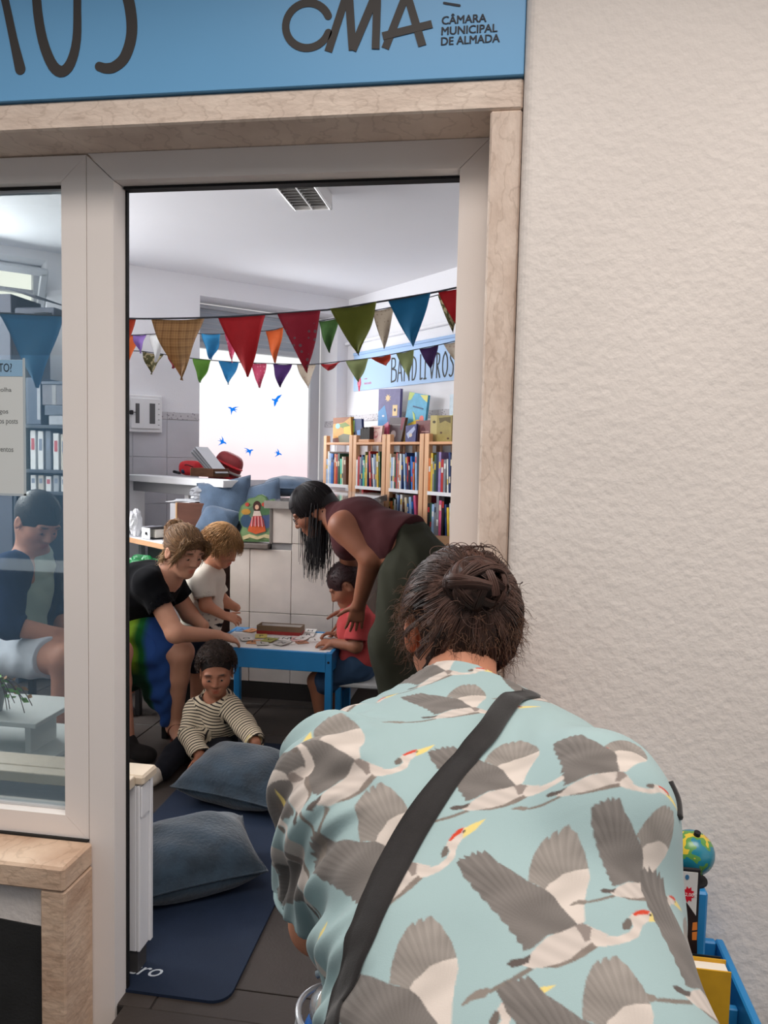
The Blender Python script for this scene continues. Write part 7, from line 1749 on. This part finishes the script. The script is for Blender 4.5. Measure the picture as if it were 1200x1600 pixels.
def bending_woman():
    rows = [(712, 1062, 1.31, .085, .075), (722, 1084, 1.25, .155, .09), (736, 1122, 1.16, .205, .10), (752, 1180, 1.08, .222, .112), (765, 1262, .99, .226, .116), (796, 1430, .868, .213, .116), (836, 1590, .785, .213, .116), (880, 1790, .70, .215, .118)]
    PS = np.array([aty(px, py, Y_) for px, py, Y_, hw, r in rows])          # the spine line on the back of the shirt
    TS = np.gradient(PS, axis=0); TS = -TS / np.linalg.norm(TS, axis=1, keepdims=True)
    u = nrm(np.array([1.0, .12, 0]))
    C = []; NS = []
    for p, t, row in zip(PS, TS, rows):
        nn_ = np.cross(u, t); nn_ = nrm(nn_ if nn_[2] > 0 else -nn_); NS.append(nn_); C.append((p - nn_ * row[4], row[3], row[4]))
    NS = np.array(NS); sp = nrm(PS[1] - PS[-2]); n = nrm(np.cross(u, sp)); n = n if n[2] > 0 else -n
    hc = A_(716, 990, 1.43)
    H = Head(hc, (-.20, .80, -.56), (-.05, .56, .82), 1.10)
    nb = C[0][0] + TS[0] * .01 - n * .01
    shL, elL, haL = A_(520, 1228, 1.06), A_(500, 1440, 1.08), A_(560, 1500, 1.24)
    shR, elR, haR = A_(942, 1248, 1.05), A_(986, 1440, 1.07), A_(930, 1500, 1.24)
    pel = C[-1][0] + np.array([.0, .01, -.03])
    fx = pel[0]; footL, footR = np.array([fx - .11, .66, HZ]), np.array([fx + .11, .66, HZ])
    e = empty('person', (fx, .7, HZ), 'woman with dark curly bun in pale blue crane print shirt bending forward in the doorway', 'person')
    # body
    lo, hi = box_of([hc, shL, shR, elL, elR, haL, haR, pel, footL], .2); lo[2] = -.01; hi[2] = 1.34
    S = Sdf(lo, hi, .006); H.build(S)
    for sg in (-1, 1): S.ell(H.p(-.016, sg * .084, -.012), (.024, .009, .038), H.R @ rotz(sg * -.45), .006)
    S.cone(H.p(-.045, 0, -.03), C[1][0], .058, .066, .03)
    for (a, hw, r), (b, hw2, r2) in zip(C[:-2], C[1:-1]):
        for sg in (-1, 0, 1): S.cone(a + u * sg * (hw - r), b + u * sg * (hw2 - r2), r - .02, r2 - .02, .03)
    for s_, e_, w_, th in ((shL, elL, haL, 1), (shR, elR, haR, -1)):
        limb(S, [s_, e_, w_], [.052, .043, .028]); hand(S, w_, nrm(w_ - e_), (0, -.4, .9), .95, (.3, .4, .4), .1, th)
    S.cut(pel - Z3 * .02, (0, -.2, -1))
    def ear_glow(v, Cc):  # reddish light through the ear, painted into the skin colour
        L = H.loc(v); m = np.clip(1 - np.sqrt((((L - np.array([-.014, .082, -.012])) / np.array([.035, .03, .05])) ** 2).sum(1)), 0, 1)[:, None]
        return Cc * (1 - m) + np.array(lin((222, 112, 78))) * m
    skin_obj(e, S, H, (206, 142, 112), ear_glow, brow=(.04, .03, .025)); H.eyes(e)
    # shirt
    S = Sdf(*box_of([C[0][0], C[-1][0], shL, shR, nb], .2), .0034)
    for (a, hw, r), (b, hw2, r2) in zip(C[:-1], C[1:]):
        for sg in (-1, 0, 1): S.cone(a + u * sg * (hw * 1.03 - r), b + u * sg * (hw2 * 1.03 - r2), r + (.008 if sg == 0 else 0), r2 + (.008 if sg == 0 else 0), .045)
    Q = A_(714, 1088, 1.285); S.cone(C[1][0], Q + np.array([0, .03, .011]), .095, .080, .05)
    for s_, e_, sg in ((shL, elL, -1), (shR, elR, 1)):
        S.cone(C[3][0] + u * sg * .11 - n * .02, s_, .088, .074, .09)
        S.cone(s_, s_ + (e_ - s_) * .80, .074, .069, .06, flat=True); S.cone(s_ + (e_ - s_) * .55, s_ + (e_ - s_) * 1.1, .058, .060, 0, sub=True)
    S.cut(Q, (0, .93, .36))
    S.cut(C[-1][0] - sp * .02, -sp)
    v, f = S.mesh()
    # cloth folds: soft waves on the back, tight bunching along the left sleeve and side
    nn = vnormals(v, f); L = v - C[4][0]; U = L @ u; Vv = L @ sp; W_2 = L @ n
    d = .0022 * np.sin(Vv * 24 + 2.1 * np.sin(U * 9) + U * 8) * np.clip(np.abs(U) / .2, .15, 1) + .0014 * np.sin(U * 46 + Vv * 17 + 2 * np.sin(Vv * 13))
    side = np.clip((-U - .14) / .07, 0, 1)
    d += side * (.0075 * np.sin(Vv * 95 + U * 30 + 1.8 * np.sin(W_2 * 22) + 1.1 * np.sin(Vv * 23)) + .0042 * np.sin(Vv * 171 - U * 50 + 1.5 * np.sin(Vv * 40)))
    side2 = np.clip((U - .19) / .05, 0, 1); d += side2 * .0022 * np.sin(Vv * 40 + W_2 * 22)
    low = np.clip((-Vv - .22) / .15, 0, 1) * np.clip(-U / .12, 0, 1); d += low * .004 * np.sin(U * 60 + Vv * 14)
    v = v + nn * d[:, None]
    bvh = BVHTree.FromPolygons([Vector(p) for p in v], [tuple(q) for q in f])
    def hit(px, py, lift=0.0):
        k = ray(px, py); h = bvh.ray_cast(Vector(CAMP), Vector(k).normalized())
        if h[0] is None: return None
        return np.array(h[0]) + np.array(h[1]) * (lift if np.dot(np.array(h[1]), k) < 0 else -lift)
    RR = .25
    ks = (PS - PS[4]) @ sp; order = np.argsort(ks); arc = np.concatenate([[0], np.cumsum(np.linalg.norm(np.diff(PS[order], axis=0), axis=1))]); kso = ks[order]
    lat = PS[order] @ u; hgt = PS[order] @ n
    def uv(P_):
        k = (P_ - PS[4]) @ sp; y = np.interp(k, kso, arc) + np.clip(k - kso[-1], 0, 9) + np.minimum(k - kso[0], 0)
        x = P_ @ u - np.interp(k, kso, lat); z = P_ @ n - np.interp(k, kso, hgt)
        return np.stack([RR * np.arctan2(x, z + RR), y], -1)
    sel = (nn[f].mean(1) @ n) > -.35
    v2, f2, n0 = subdiv(v, f, sel)
    TUV = uv(v2)
    # crane print: outlines in the cloth's own flat pattern space
    ref = np.array([910.0, 1447.0])
    G_ = {}
    shapes = [
        ('leg', [(826, 1511), (800, 1527), (770, 1543), (762, 1549), (766, 1552), (800, 1536), (834, 1515)]),
        ('foot', [(720, 1571), (730, 1558), (742, 1548), (762, 1543), (768, 1548), (757, 1559), (738, 1563), (724, 1572)]),
        ('wing2', [(825, 1377), (827, 1357), (834, 1335), (846, 1316), (856, 1306), (858, 1312), (864, 1301), (871, 1297), (872, 1304), (880, 1293), (889, 1288), (893, 1296), (902, 1302), (907, 1316), (914, 1331), (917, 1345), (920, 1357), (899, 1360), (879, 1366), (867, 1376), (851, 1391), (838, 1382)]),
        ('white2', [(851, 1391), (858, 1381), (867, 1376), (879, 1366), (899, 1360), (920, 1357), (922, 1372), (917, 1390), (913, 1414), (914, 1440), (905, 1446), (888, 1436), (871, 1414)]),
        ('wing1', [(713, 1348), (718, 1344), (716, 1341), (727, 1342), (724, 1336), (734, 1338), (738, 1330), (745, 1336), (745, 1328), (753, 1333), (757, 1328), (765, 1335), (779, 1348), (800, 1360), (825, 1377), (853, 1390), (866, 1401), (878, 1418), (892, 1433), (902, 1444), (890, 1453), (872, 1458), (856, 1461), (837, 1478), (826, 1484), (817, 1486), (816, 1476), (808, 1472), (806, 1462), (796, 1456), (794, 1446), (784, 1440), (778, 1428), (768, 1422), (762, 1411), (752, 1404), (748, 1395), (738, 1389), (734, 1379), (724, 1371), (720, 1360)]),
        ('body', [(816, 1509), (824, 1496), (838, 1480), (856, 1463), (880, 1455), (900, 1446), (915, 1444), (932, 1452), (950, 1460), (944, 1470), (934, 1480), (914, 1494), (894, 1504), (872, 1510), (850, 1512), (834, 1513)]),
        ('belly', [(846, 1512), (872, 1506), (892, 1498), (908, 1484), (926, 1472), (940, 1470), (934, 1480), (914, 1494), (894, 1504), (872, 1512)]),
        ('tail', [(791, 1506), (800, 1499), (818, 1497), (830, 1490), (826, 1504), (814, 1509), (800, 1512)]),
        ('shoulder', [(898, 1446), (910, 1442), (922, 1448), (930, 1456), (924, 1468), (914, 1472), (908, 1460)]),
        ('neck', [(924, 1452), (945, 1463), (966, 1463), (982, 1457), (990, 1448), (986, 1438), (982, 1434), (988, 1428), (1000, 1424), (1014, 1423), (1022, 1428), (1023, 1434), (1013, 1440), (1004, 1446), (1001, 1455), (998, 1464), (984, 1471), (966, 1476), (944, 1479), (930, 1478), (922, 1466)]),
        ('nape', [(972, 1444), (980, 1434), (986, 1437), (988, 1446), (984, 1452), (974, 1453)]),
        ('beak', [(1016, 1426), (1030, 1429), (1049, 1438), (1034, 1441), (1014, 1440)]),
        ('crown', [(988, 1428), (996, 1423), (1006, 1421), (1016, 1424), (1012, 1429), (1000, 1429), (992, 1431)]),
        ('eye', [(1013, 1429), (1017, 1428), (1019, 1431), (1015, 1432)])]
    r0 = hit(*ref); r0 = uv(r0[None])[0]
    polys = []
    for nm, pl in shapes:
        q = []
        for p in pl:
            h = hit(*p)
            q.append((uv(h[None])[0] - r0) if h is not None else (q[-1] if q else np.zeros(2)))
        polys.append((nm, np.array(q)))
    base = np.array(lin((160, 184, 185)))
    r = np.random.default_rng(17)
    tone = {'leg': (128, 120, 112), 'foot': (138, 130, 122), 'wing2': (140, 134, 128), 'white2': (206, 196, 187), 'wing1': (118, 113, 109), 'body': (200, 190, 182), 'belly': (132, 122, 114), 'tail': (96, 88, 84), 'shoulder': (142, 132, 126), 'neck': (208, 197, 188), 'nape': (112, 104, 98), 'beak': (226, 206, 130), 'crown': (204, 72, 50), 'eye': (60, 50, 46)}
    anchors = [(910, 1447, 1, 1, 0), (812, 1228, .95, .8, -6), (640, 1350, .9, 1, 13), (563, 1190, .75, .9, 14), (742, 1106, .85, .6, -4), (700, 1048, .7, .5, -4), (972, 1208, .6, .62, -26), (1012, 1384, .6, .66, -10), (700, 1612, 1, 1, 2), (1122, 1562, .9, 1, -15), (1012, 1690, 1, 1, 0),
               (545, 1092, .6, .6, 20), (455, 1545, .8, 1, 20), (455, 1215, .6, .9, 50), (466, 1345, .55, 1, 40), (862, 1080, .6, .5, -10)]
    A2 = []
    for px, py, sx, sy, rot in anchors:
        h = None
        for k in range(0, 120, 2):
            for dx, dy in ((k, 0), (-k, 0), (0, -k), (0, k)):
                h = hit(px + dx, py + dy)
                if h is not None: break
            if h is not None: break
        A2.append((uv(h[None])[0] + np.array([-dx * .0009, dy * .0009]), sx, sy, math.radians(rot)))
    # the same pattern repeat carries on over the rest of the cloth
    for a in list(A2[:3]): A2.append((a[0] + np.array([.5, -.05]), 1, 1, 0)); A2.append((a[0] + np.array([-.5, -.05]), 1, 1, 0))
    acc = 0
    for off_ in ((-.0004, -.0002), (.0004, .0002), (-.0002, .0004), (.0002, -.0004)):
        Cc = np.tile(base, (len(v2), 1))
        for a, sx, sy, rot in A2:
            P_ = (TUV + np.array(off_) - a) @ np.array([[math.cos(rot), -math.sin(rot)], [math.sin(rot), math.cos(rot)]]) / np.array([sx, sy]); near = np.where((np.abs(P_) < .19).all(1))[0]
            if not len(near): continue
            Q = P_[near]
            for nm, pl in polys:
                lo_, hi_ = pl.min(0), pl.max(0); k = np.where(((Q >= lo_) & (Q <= hi_)).all(1))[0]
                if not len(k): continue
                m = k[inpoly(Q[k], pl)]
                if not len(m): continue
                q = Q[m]; c = np.array(lin(tone[nm])); s_ = np.ones(len(m))
                if nm in ('wing1', 'wing2', 'white2'):
                    root = np.array(polys[4][1][22]) if nm == 'wing1' else np.array([0.0, .02]); dlt = q - root; ang = np.arctan2(dlt[:, 1], dlt[:, 0]); rad = np.linalg.norm(dlt, axis=1)
                    out = np.clip(rad / .15, 0, 1)
                    s_ = 1 + (.14 * np.sin(ang * 62 + 3 * rad / .05) + .07 * np.sin(ang * 131 + 2)) * (.25 + .75 * out) * (1 if nm != 'white2' else .25) + .10 * np.sin(q[:, 0] * 70 + 2 * np.sin(q[:, 1] * 90))
                    if nm == 'wing2': s_ *= 1 + .28 * np.clip((q[:, 1] - .085) / .03, 0, 1)
                    if nm == 'wing1': s_ *= 1 + .35 * np.clip((rad - .135) / .02, 0, 1)
                elif nm in ('body', 'neck', 'belly'): s_ = 1 + .07 * np.sin(q[:, 0] * 160 + q[:, 1] * 300)
                Cc[near[m]] = c[None] * np.clip(s_, .3, 1.7)[:, None]
        acc = acc + Cc / 4
    Ccol = acc
    obj('shirt', (v2, f2), m_shirt(), e, smooth=True, cols=np.clip(Ccol, 0, 1), label='pale blue shirt printed with grey and white flying cranes')
    # sleeve hem and collar rib
    hem = B(); c = shL + (elL - shL) * .80; ax = nrm(elL - shL); a_ = nrm(np.cross(ax, Z3 if abs(ax[2]) < .9 else np.array([0, 1.0, 0]))); b_ = np.cross(ax, a_)
    obj('sleeve_hem', hem.tube([c + .068 * (a_ * math.cos(t) + b_ * math.sin(t)) for t in np.linspace(0, 2 * math.pi, 40)], .005, 6, False), mat('hem_blue', (160, 184, 185), .9), e, smooth=True)
    # trousers and shoes below the picture
    S = Sdf(*box_of([pel, footL, footR], .22), .008); S.cone(pel - u * .06, pel + u * .06, .14, .14, .05)
    for ft, sg in ((footL, -1), (footR, 1)):
        hp = pel + np.array([sg * .085, -.02, -.06]); kn = np.array([ft[0], .70, .40]); S.cone(hp, kn, .11, .075, .05); S.cone(kn, ft + Z3 * .06, .072, .05, .03)
    S.cut(pel + sp * .08, sp); S.cut(np.array([0, 0, HZ + .05]), (0, 0, -1))
    cloth_obj('trousers', e, S, (40, 46, 62), .003, 7)
    for ft in (footL, footR): shoe(e, ft + np.array([0, -.05, 0]), ft + np.array([0, .13, 0]), 1.0, (60, 60, 66))
    # ---------------- hair: pinned up in a curly bun, loose frizz round the edges
    r = np.random.default_rng(77)
    bunc = A_(744, 914, 1.325); bl_ = H.loc(bunc)
    S = Sdf(*box_of([hc, bunc], .2), .005); S.ell(H.p(-.02, 0, .022), (.112, .092, .108), H.R, .01); S.ell(bunc, (.038, .036, .034), None, .02);
    S.ell(H.p(.115, 0, -.04), (.10, .1, .1), H.R, .01, True); S.ell(H.p(-.014, .086, -.02), (.030, .03, .042), H.R, .008, True)
    cap = S.mesh(); cen = np.array([-.02, 0, .022]); rad0 = np.array([.117, .098, .114])
    bd = nrm((bl_ - cen) / rad0)
    main = []; mcol = []
    for _ in range(420):      # locks combed back into the bun
        z = r.uniform(-1.0, .92); az = r.uniform(-math.pi, math.pi); d0 = np.array([math.cos(az) * math.sqrt(1 - z * z), math.sin(az) * math.sqrt(1 - z * z), z])
        if d0[0] > .62 or (d0[2] < -.55 and d0[0] > .1): continue
        if d0[1] > .72 and d0[2] < -.05 and d0[0] > -.45: continue
        om = math.acos(np.clip(np.dot(d0, bd), -1, 1))
        if om < .25: continue
        side = np.cross(d0, bd); side /= np.linalg.norm(side) + 1e-9; up = .985 + .05 * r.random(); ph = r.uniform(0, 6); fq = r.uniform(6, 10); wv = r.uniform(.002, .0045); wd = r.uniform(.05, .10); tone_ = 1 + .35 * r.normal()
        for _k in range(20):
            m = 14; k1, k2 = r.uniform(-1, 1), r.uniform(-1, 1); t = np.linspace(0, min(1, .75 + .5 * r.random()), m)[:, None]
            p = (np.sin((1 - t) * om) * d0 + np.sin(t * om) * bd) / math.sin(om) + side * wd * k1 * (1 - .55 * t)
            p /= np.linalg.norm(p, axis=1, keepdims=True)
            q = cen + p * rad0 * (up + .022 * math.sqrt(max(0, 1 - k1 * k1)) * (.6 + .4 * k2) + .03 * np.sin(t * math.pi)) + wv * np.sin(t * fq + ph + .25 * k2) * side + .0012 * np.sin(t * 17 + ph * 1.7 + k2) * p
            main.append(H.c + H.s * (q @ H.R.T)); mcol.append(max(.35, tone_ * (1 + .15 * k2)))
    main = np.array(main); mcol = np.array(lin((78, 55, 47)))[None] * np.array(mcol)[:, None]
    bun = []; bcol2 = []
    for _ in range(34):       # twisted bands wound round each other
        a = nrm(r.normal(size=3) + .4 * n); b_ = nrm(np.cross(a, r.normal(size=3))); a = np.cross(b_, np.cross(a, b_)); a = nrm(a); ax_ = np.cross(a, b_); ln_ = r.uniform(1.6, 3.4); st_ = r.uniform(0, 6); off_ = r.uniform(-.35, .35); tn = 1 + .3 * r.normal(); up = 1 + .16 * r.random()
        for _k in range(26):
            k1 = r.uniform(-1, 1); t = np.linspace(st_, st_ + ln_, 16)[:, None]; wob = up * (1 + .10 * math.sqrt(1 - k1 * k1) + .03 * np.sin(t * 3 + off_ * 9))
            dd = a * np.cos(t) + b_ * np.sin(t) + ax_ * (off_ + .17 * k1 + .08 * np.sin(t * 2 + off_)); dd /= np.linalg.norm(dd, axis=1, keepdims=True)
            bun.append(bunc + dd * np.array([.046, .042, .040]) * wob); bcol2.append(max(.35, tn * (1 + .12 * r.normal())))
    bcol2 = np.array(lin((70, 48, 41)))[None] * np.array(bcol2)[:, None]
    curls = []
    for _ in range(70):   # escaped curls below the bun and at the nape
        d0 = nrm(np.array([-.75, .25 * r.normal() - .1, .25 + .42 * r.normal()])); p0 = cen + d0 * rad0 * 1.05; a = nrm(np.cross(d0, r.normal(size=3))); b_ = np.cross(d0, a); t = np.linspace(0, 1, 16)[:, None]; R0 = .005 + .006 * r.random(); tu = r.uniform(3, 7)
        q = p0 + R0 * (a * np.cos(t * tu) + b_ * np.sin(t * tu)) + d0 * (.014 * np.sin(t * 3)) + t * np.array([-.0, .02 * r.normal(), -.03 * r.random()]); curls.append(H.c + H.s * (q @ H.R.T))
    friz = []
    for _ in range(900):
        k = r.random() * .8
        if k < .26: d0 = nrm(np.array([-.0 + .35 * r.normal(), .95, -.05 + .35 * r.normal()]))          # left temple
        elif k < .55: d0 = nrm(np.array([-.45 + .3 * r.normal(), -.9, -.35 + .35 * r.normal()]))        # right side
        elif k < .75: d0 = nrm(np.array([-.75, .6 * r.normal(), -.55 + .15 * r.normal()]))              # nape
        else: d0 = nrm(np.array([-.3 + .4 * r.normal(), .6 * r.normal(), .85]))
        p0 = cen + d0 * rad0 * (.98 + .04 * r.random()); L = r.uniform(.010, .034); t = np.linspace(0, 1, 10)[:, None]; dr = nrm(d0 * .7 + .8 * r.normal(size=3) + np.array([.0, 0, -.25])); a = nrm(np.cross(dr, r.normal(size=3)))
        q = p0 + t * dr * L + .006 * np.sin(t * r.uniform(4, 10)) * a - t * t * np.array([0, 0, .012]); friz.append(H.c + H.s * (q @ H.R.T))
    hair_obj('hair', e, cap, [(main, .0009, .0007), (np.array(bun), .0012, .0008), (np.array(curls), .0010, .0006), (np.array(friz), .00045, .0002)],
             [mcol, bcol2, tint((74, 52, 44), len(curls), r, .3), tint((104, 74, 56), len(friz), r, .3)], lin((48, 34, 31)), m_hair, 'dark brown curly hair gathered in a bun')
    # ---------------- black shoulder strap lying over the shirt
    def edge_hit(px, py):
        while hit(px, py) is None and px > 700: px -= 1.5
        return hit(px, py)
    path = [(831, 1072, 23), (826, 1076, 27), (806, 1092, 31), (784, 1116, 32), (764, 1146, 33), (735, 1178, 36), (704, 1212, 38), (670, 1258, 42), (640, 1305, 44), (610, 1360, 46), (584, 1415, 47), (562, 1470, 45), (545, 1520, 41), (530, 1565, 37), (519, 1600, 33), (512, 1640, 30), (510, 1690, 30)]
    cp = []; last = None
    for px, py, w in path:
        h = hit(px, py)
        if h is None and last is None:
            while h is None: px -= 2; py += 3; h = hit(px, py)
        if h is None: h = last + np.array([-.004, -.02, -.03])
        cp.append(h); last = h
    ctr = curve_pts(np.array(cp), 120); wid = np.interp(np.linspace(0, 1, len(ctr)), np.linspace(0, 1, len(path)), [p[2] for p in path])
    T = np.gradient(ctr, axis=0); T /= np.linalg.norm(T, axis=1, keepdims=True)
    vs = []
    for i, c in enumerate(ctr):
        loc, nr, _, _ = bvh.find_nearest(Vector(c)); nr = np.array(nr); nr = nr if np.dot(nr, CAMP - c) > 0 else -nr
        s_ = nrm(np.cross(T[i], nr)); w = wid[i] * np.linalg.norm(c - CAMP) / 1200 * .5
        tw = .35 * math.exp(-((i / len(ctr) - .22) / .07) ** 2)      # the strap twists a little at the shoulder blade
        s2 = s_ * math.cos(tw) + nr * math.sin(tw)
        row = []
        for k in (-1, -.5, 0, .5, 1):
            p = c + s2 * w * k
            l2, n2, _, _ = bvh.find_nearest(Vector(p)); n2 = np.array(n2); n2 = n2 if np.dot(n2, nr) > 0 else -n2
            p = np.array(l2) + n2 * .0035 if tw < .05 else p + nr * (.006 + w * math.sin(tw))
            row.append((p, n2))
        vs.append(row)
    top = np.array([[q[0] for q in row] for row in vs]); nr_ = np.array([[q[1] for q in row] for row in vs])
    for _ in range(3): top[1:-1] = (top[:-2] + 2 * top[1:-1] + top[2:]) / 4
    bot = top - nr_ * .002; m, k5 = top.shape[:2]; N1 = m * k5; ix = lambda i, j: i * k5 + j
    fc = [(ix(i, j), ix(i, j + 1), ix(i + 1, j + 1), ix(i + 1, j)) for i in range(m - 1) for j in range(k5 - 1)]
    fc += [tuple(a + N1 for a in q[::-1]) for q in fc]; fc += [(ix(i, j), ix(i + 1, j), ix(i + 1, j) + N1, ix(i, j) + N1) for i in range(m - 1) for j in (0, k5 - 1)] + [(ix(i, j), ix(i, j + 1), ix(i, j + 1) + N1, ix(i, j) + N1) for i in (0, m - 1) for j in range(k5 - 1)]
    sb = empty('shoulder_bag', tuple(top[-1, 2] + np.array([-.05, 0, -.2])), 'black shoulder bag with a flat webbing strap across the crane print shirt', 'bag')
    obj('strap', (np.concatenate([top.reshape(-1, 3), bot.reshape(-1, 3)]), fc), mat('strap_webbing', (30, 27, 27), .75, .15, 60, .25, 900, sheen=.3), sb, smooth=True)
    obj('strap', B().tube(curve_pts([edge_hit(1060, y) for y in (1222, 1250, 1278)], 14), .006, 8), mat('strap_webbing', (30, 27, 27), .75), sb, smooth=True)
    en = top[-1, 2]; vv, ff = sup(en + np.array([-.13, .02, -.13]), (.12, .045, .115), .35, .4); obj('bag_body', (vv, ff), m_bk, sb, smooth=True)
def m_shirt():
    m = attr_mat('printed_cotton', .92, .1, bump=.12, bscale=900, var=.03, vscale=6, sheen=.15)
    return m
bending_woman()
# blue clear-topped bag and grey stick by her left knee
c = aty(497, 1564, 1.02)
bg = empty('blue_bag', (c[0] + .03, 1.02, HZ), 'bright blue bag with white piping and a clear dome top beside the bending woman', 'bag')
S = Sdf((c[0] - .12, .90, HZ - .01), (c[0] + .18, 1.14, c[2] + .05), .006); zt9 = c[2] - .005
S.cone((c[0] + .035, 1.02, HZ + .09), (c[0] + .035, 1.02, zt9 - .05), .075, .058, .02); S.cut(np.array([0, 0, HZ + .004]), (0, 0, -1)); v, f = S.mesh(); obj('body', (v, f), mat('bag_blue', (20, 110, 200), .3, .05, 6, spec=.5), bg, smooth=True)
v, f = sup((c[0] + .035, 1.02, zt9), (.047, .047, .034), 1, 1, 16, 24); obj('dome', (v, f), mat('clear_dome', (176, 178, 182), .12, .3, 30, metal=.6, spec=.8), bg, smooth=True)
obj('piping', B().tube([(c[0] + .035 + .062 * math.cos(t), 1.02 + .062 * math.sin(t), zt9 - .014 - .012 * math.cos(t)) for t in np.linspace(0, 2 * math.pi, 40)], .0045, 8, False), mat('silver_piping', (226, 230, 236), .15, metal=.4), bg, smooth=True)
obj('piping', B().tube(curve_pts([(c[0] - .027, 1.02, zt9 - .02), (c[0] - .034, 1.01, zt9 - .07), (c[0] - .026, 1.0, zt9 - .13), (c[0] - .008, .99, zt9 - .20)], 24), .0045, 8), mat('silver_piping', (226, 230, 236), .15, metal=.4), bg, smooth=True)
p0, p1 = aty(495, 1523, 1.12), aty(560, 1497, 1.12)
stx = empty('grey_stick', (p1[0], p1[1], HZ), 'thin grey plastic stick poking out beside the blue bag', 'stick')
obj('rod', B().tube([p0, p1], .006, 8).tube([p1, (p1[0], p1[1], HZ)], .006, 8), mat('grey_plastic_rod', (150, 164, 172), .3), stx, smooth=True)
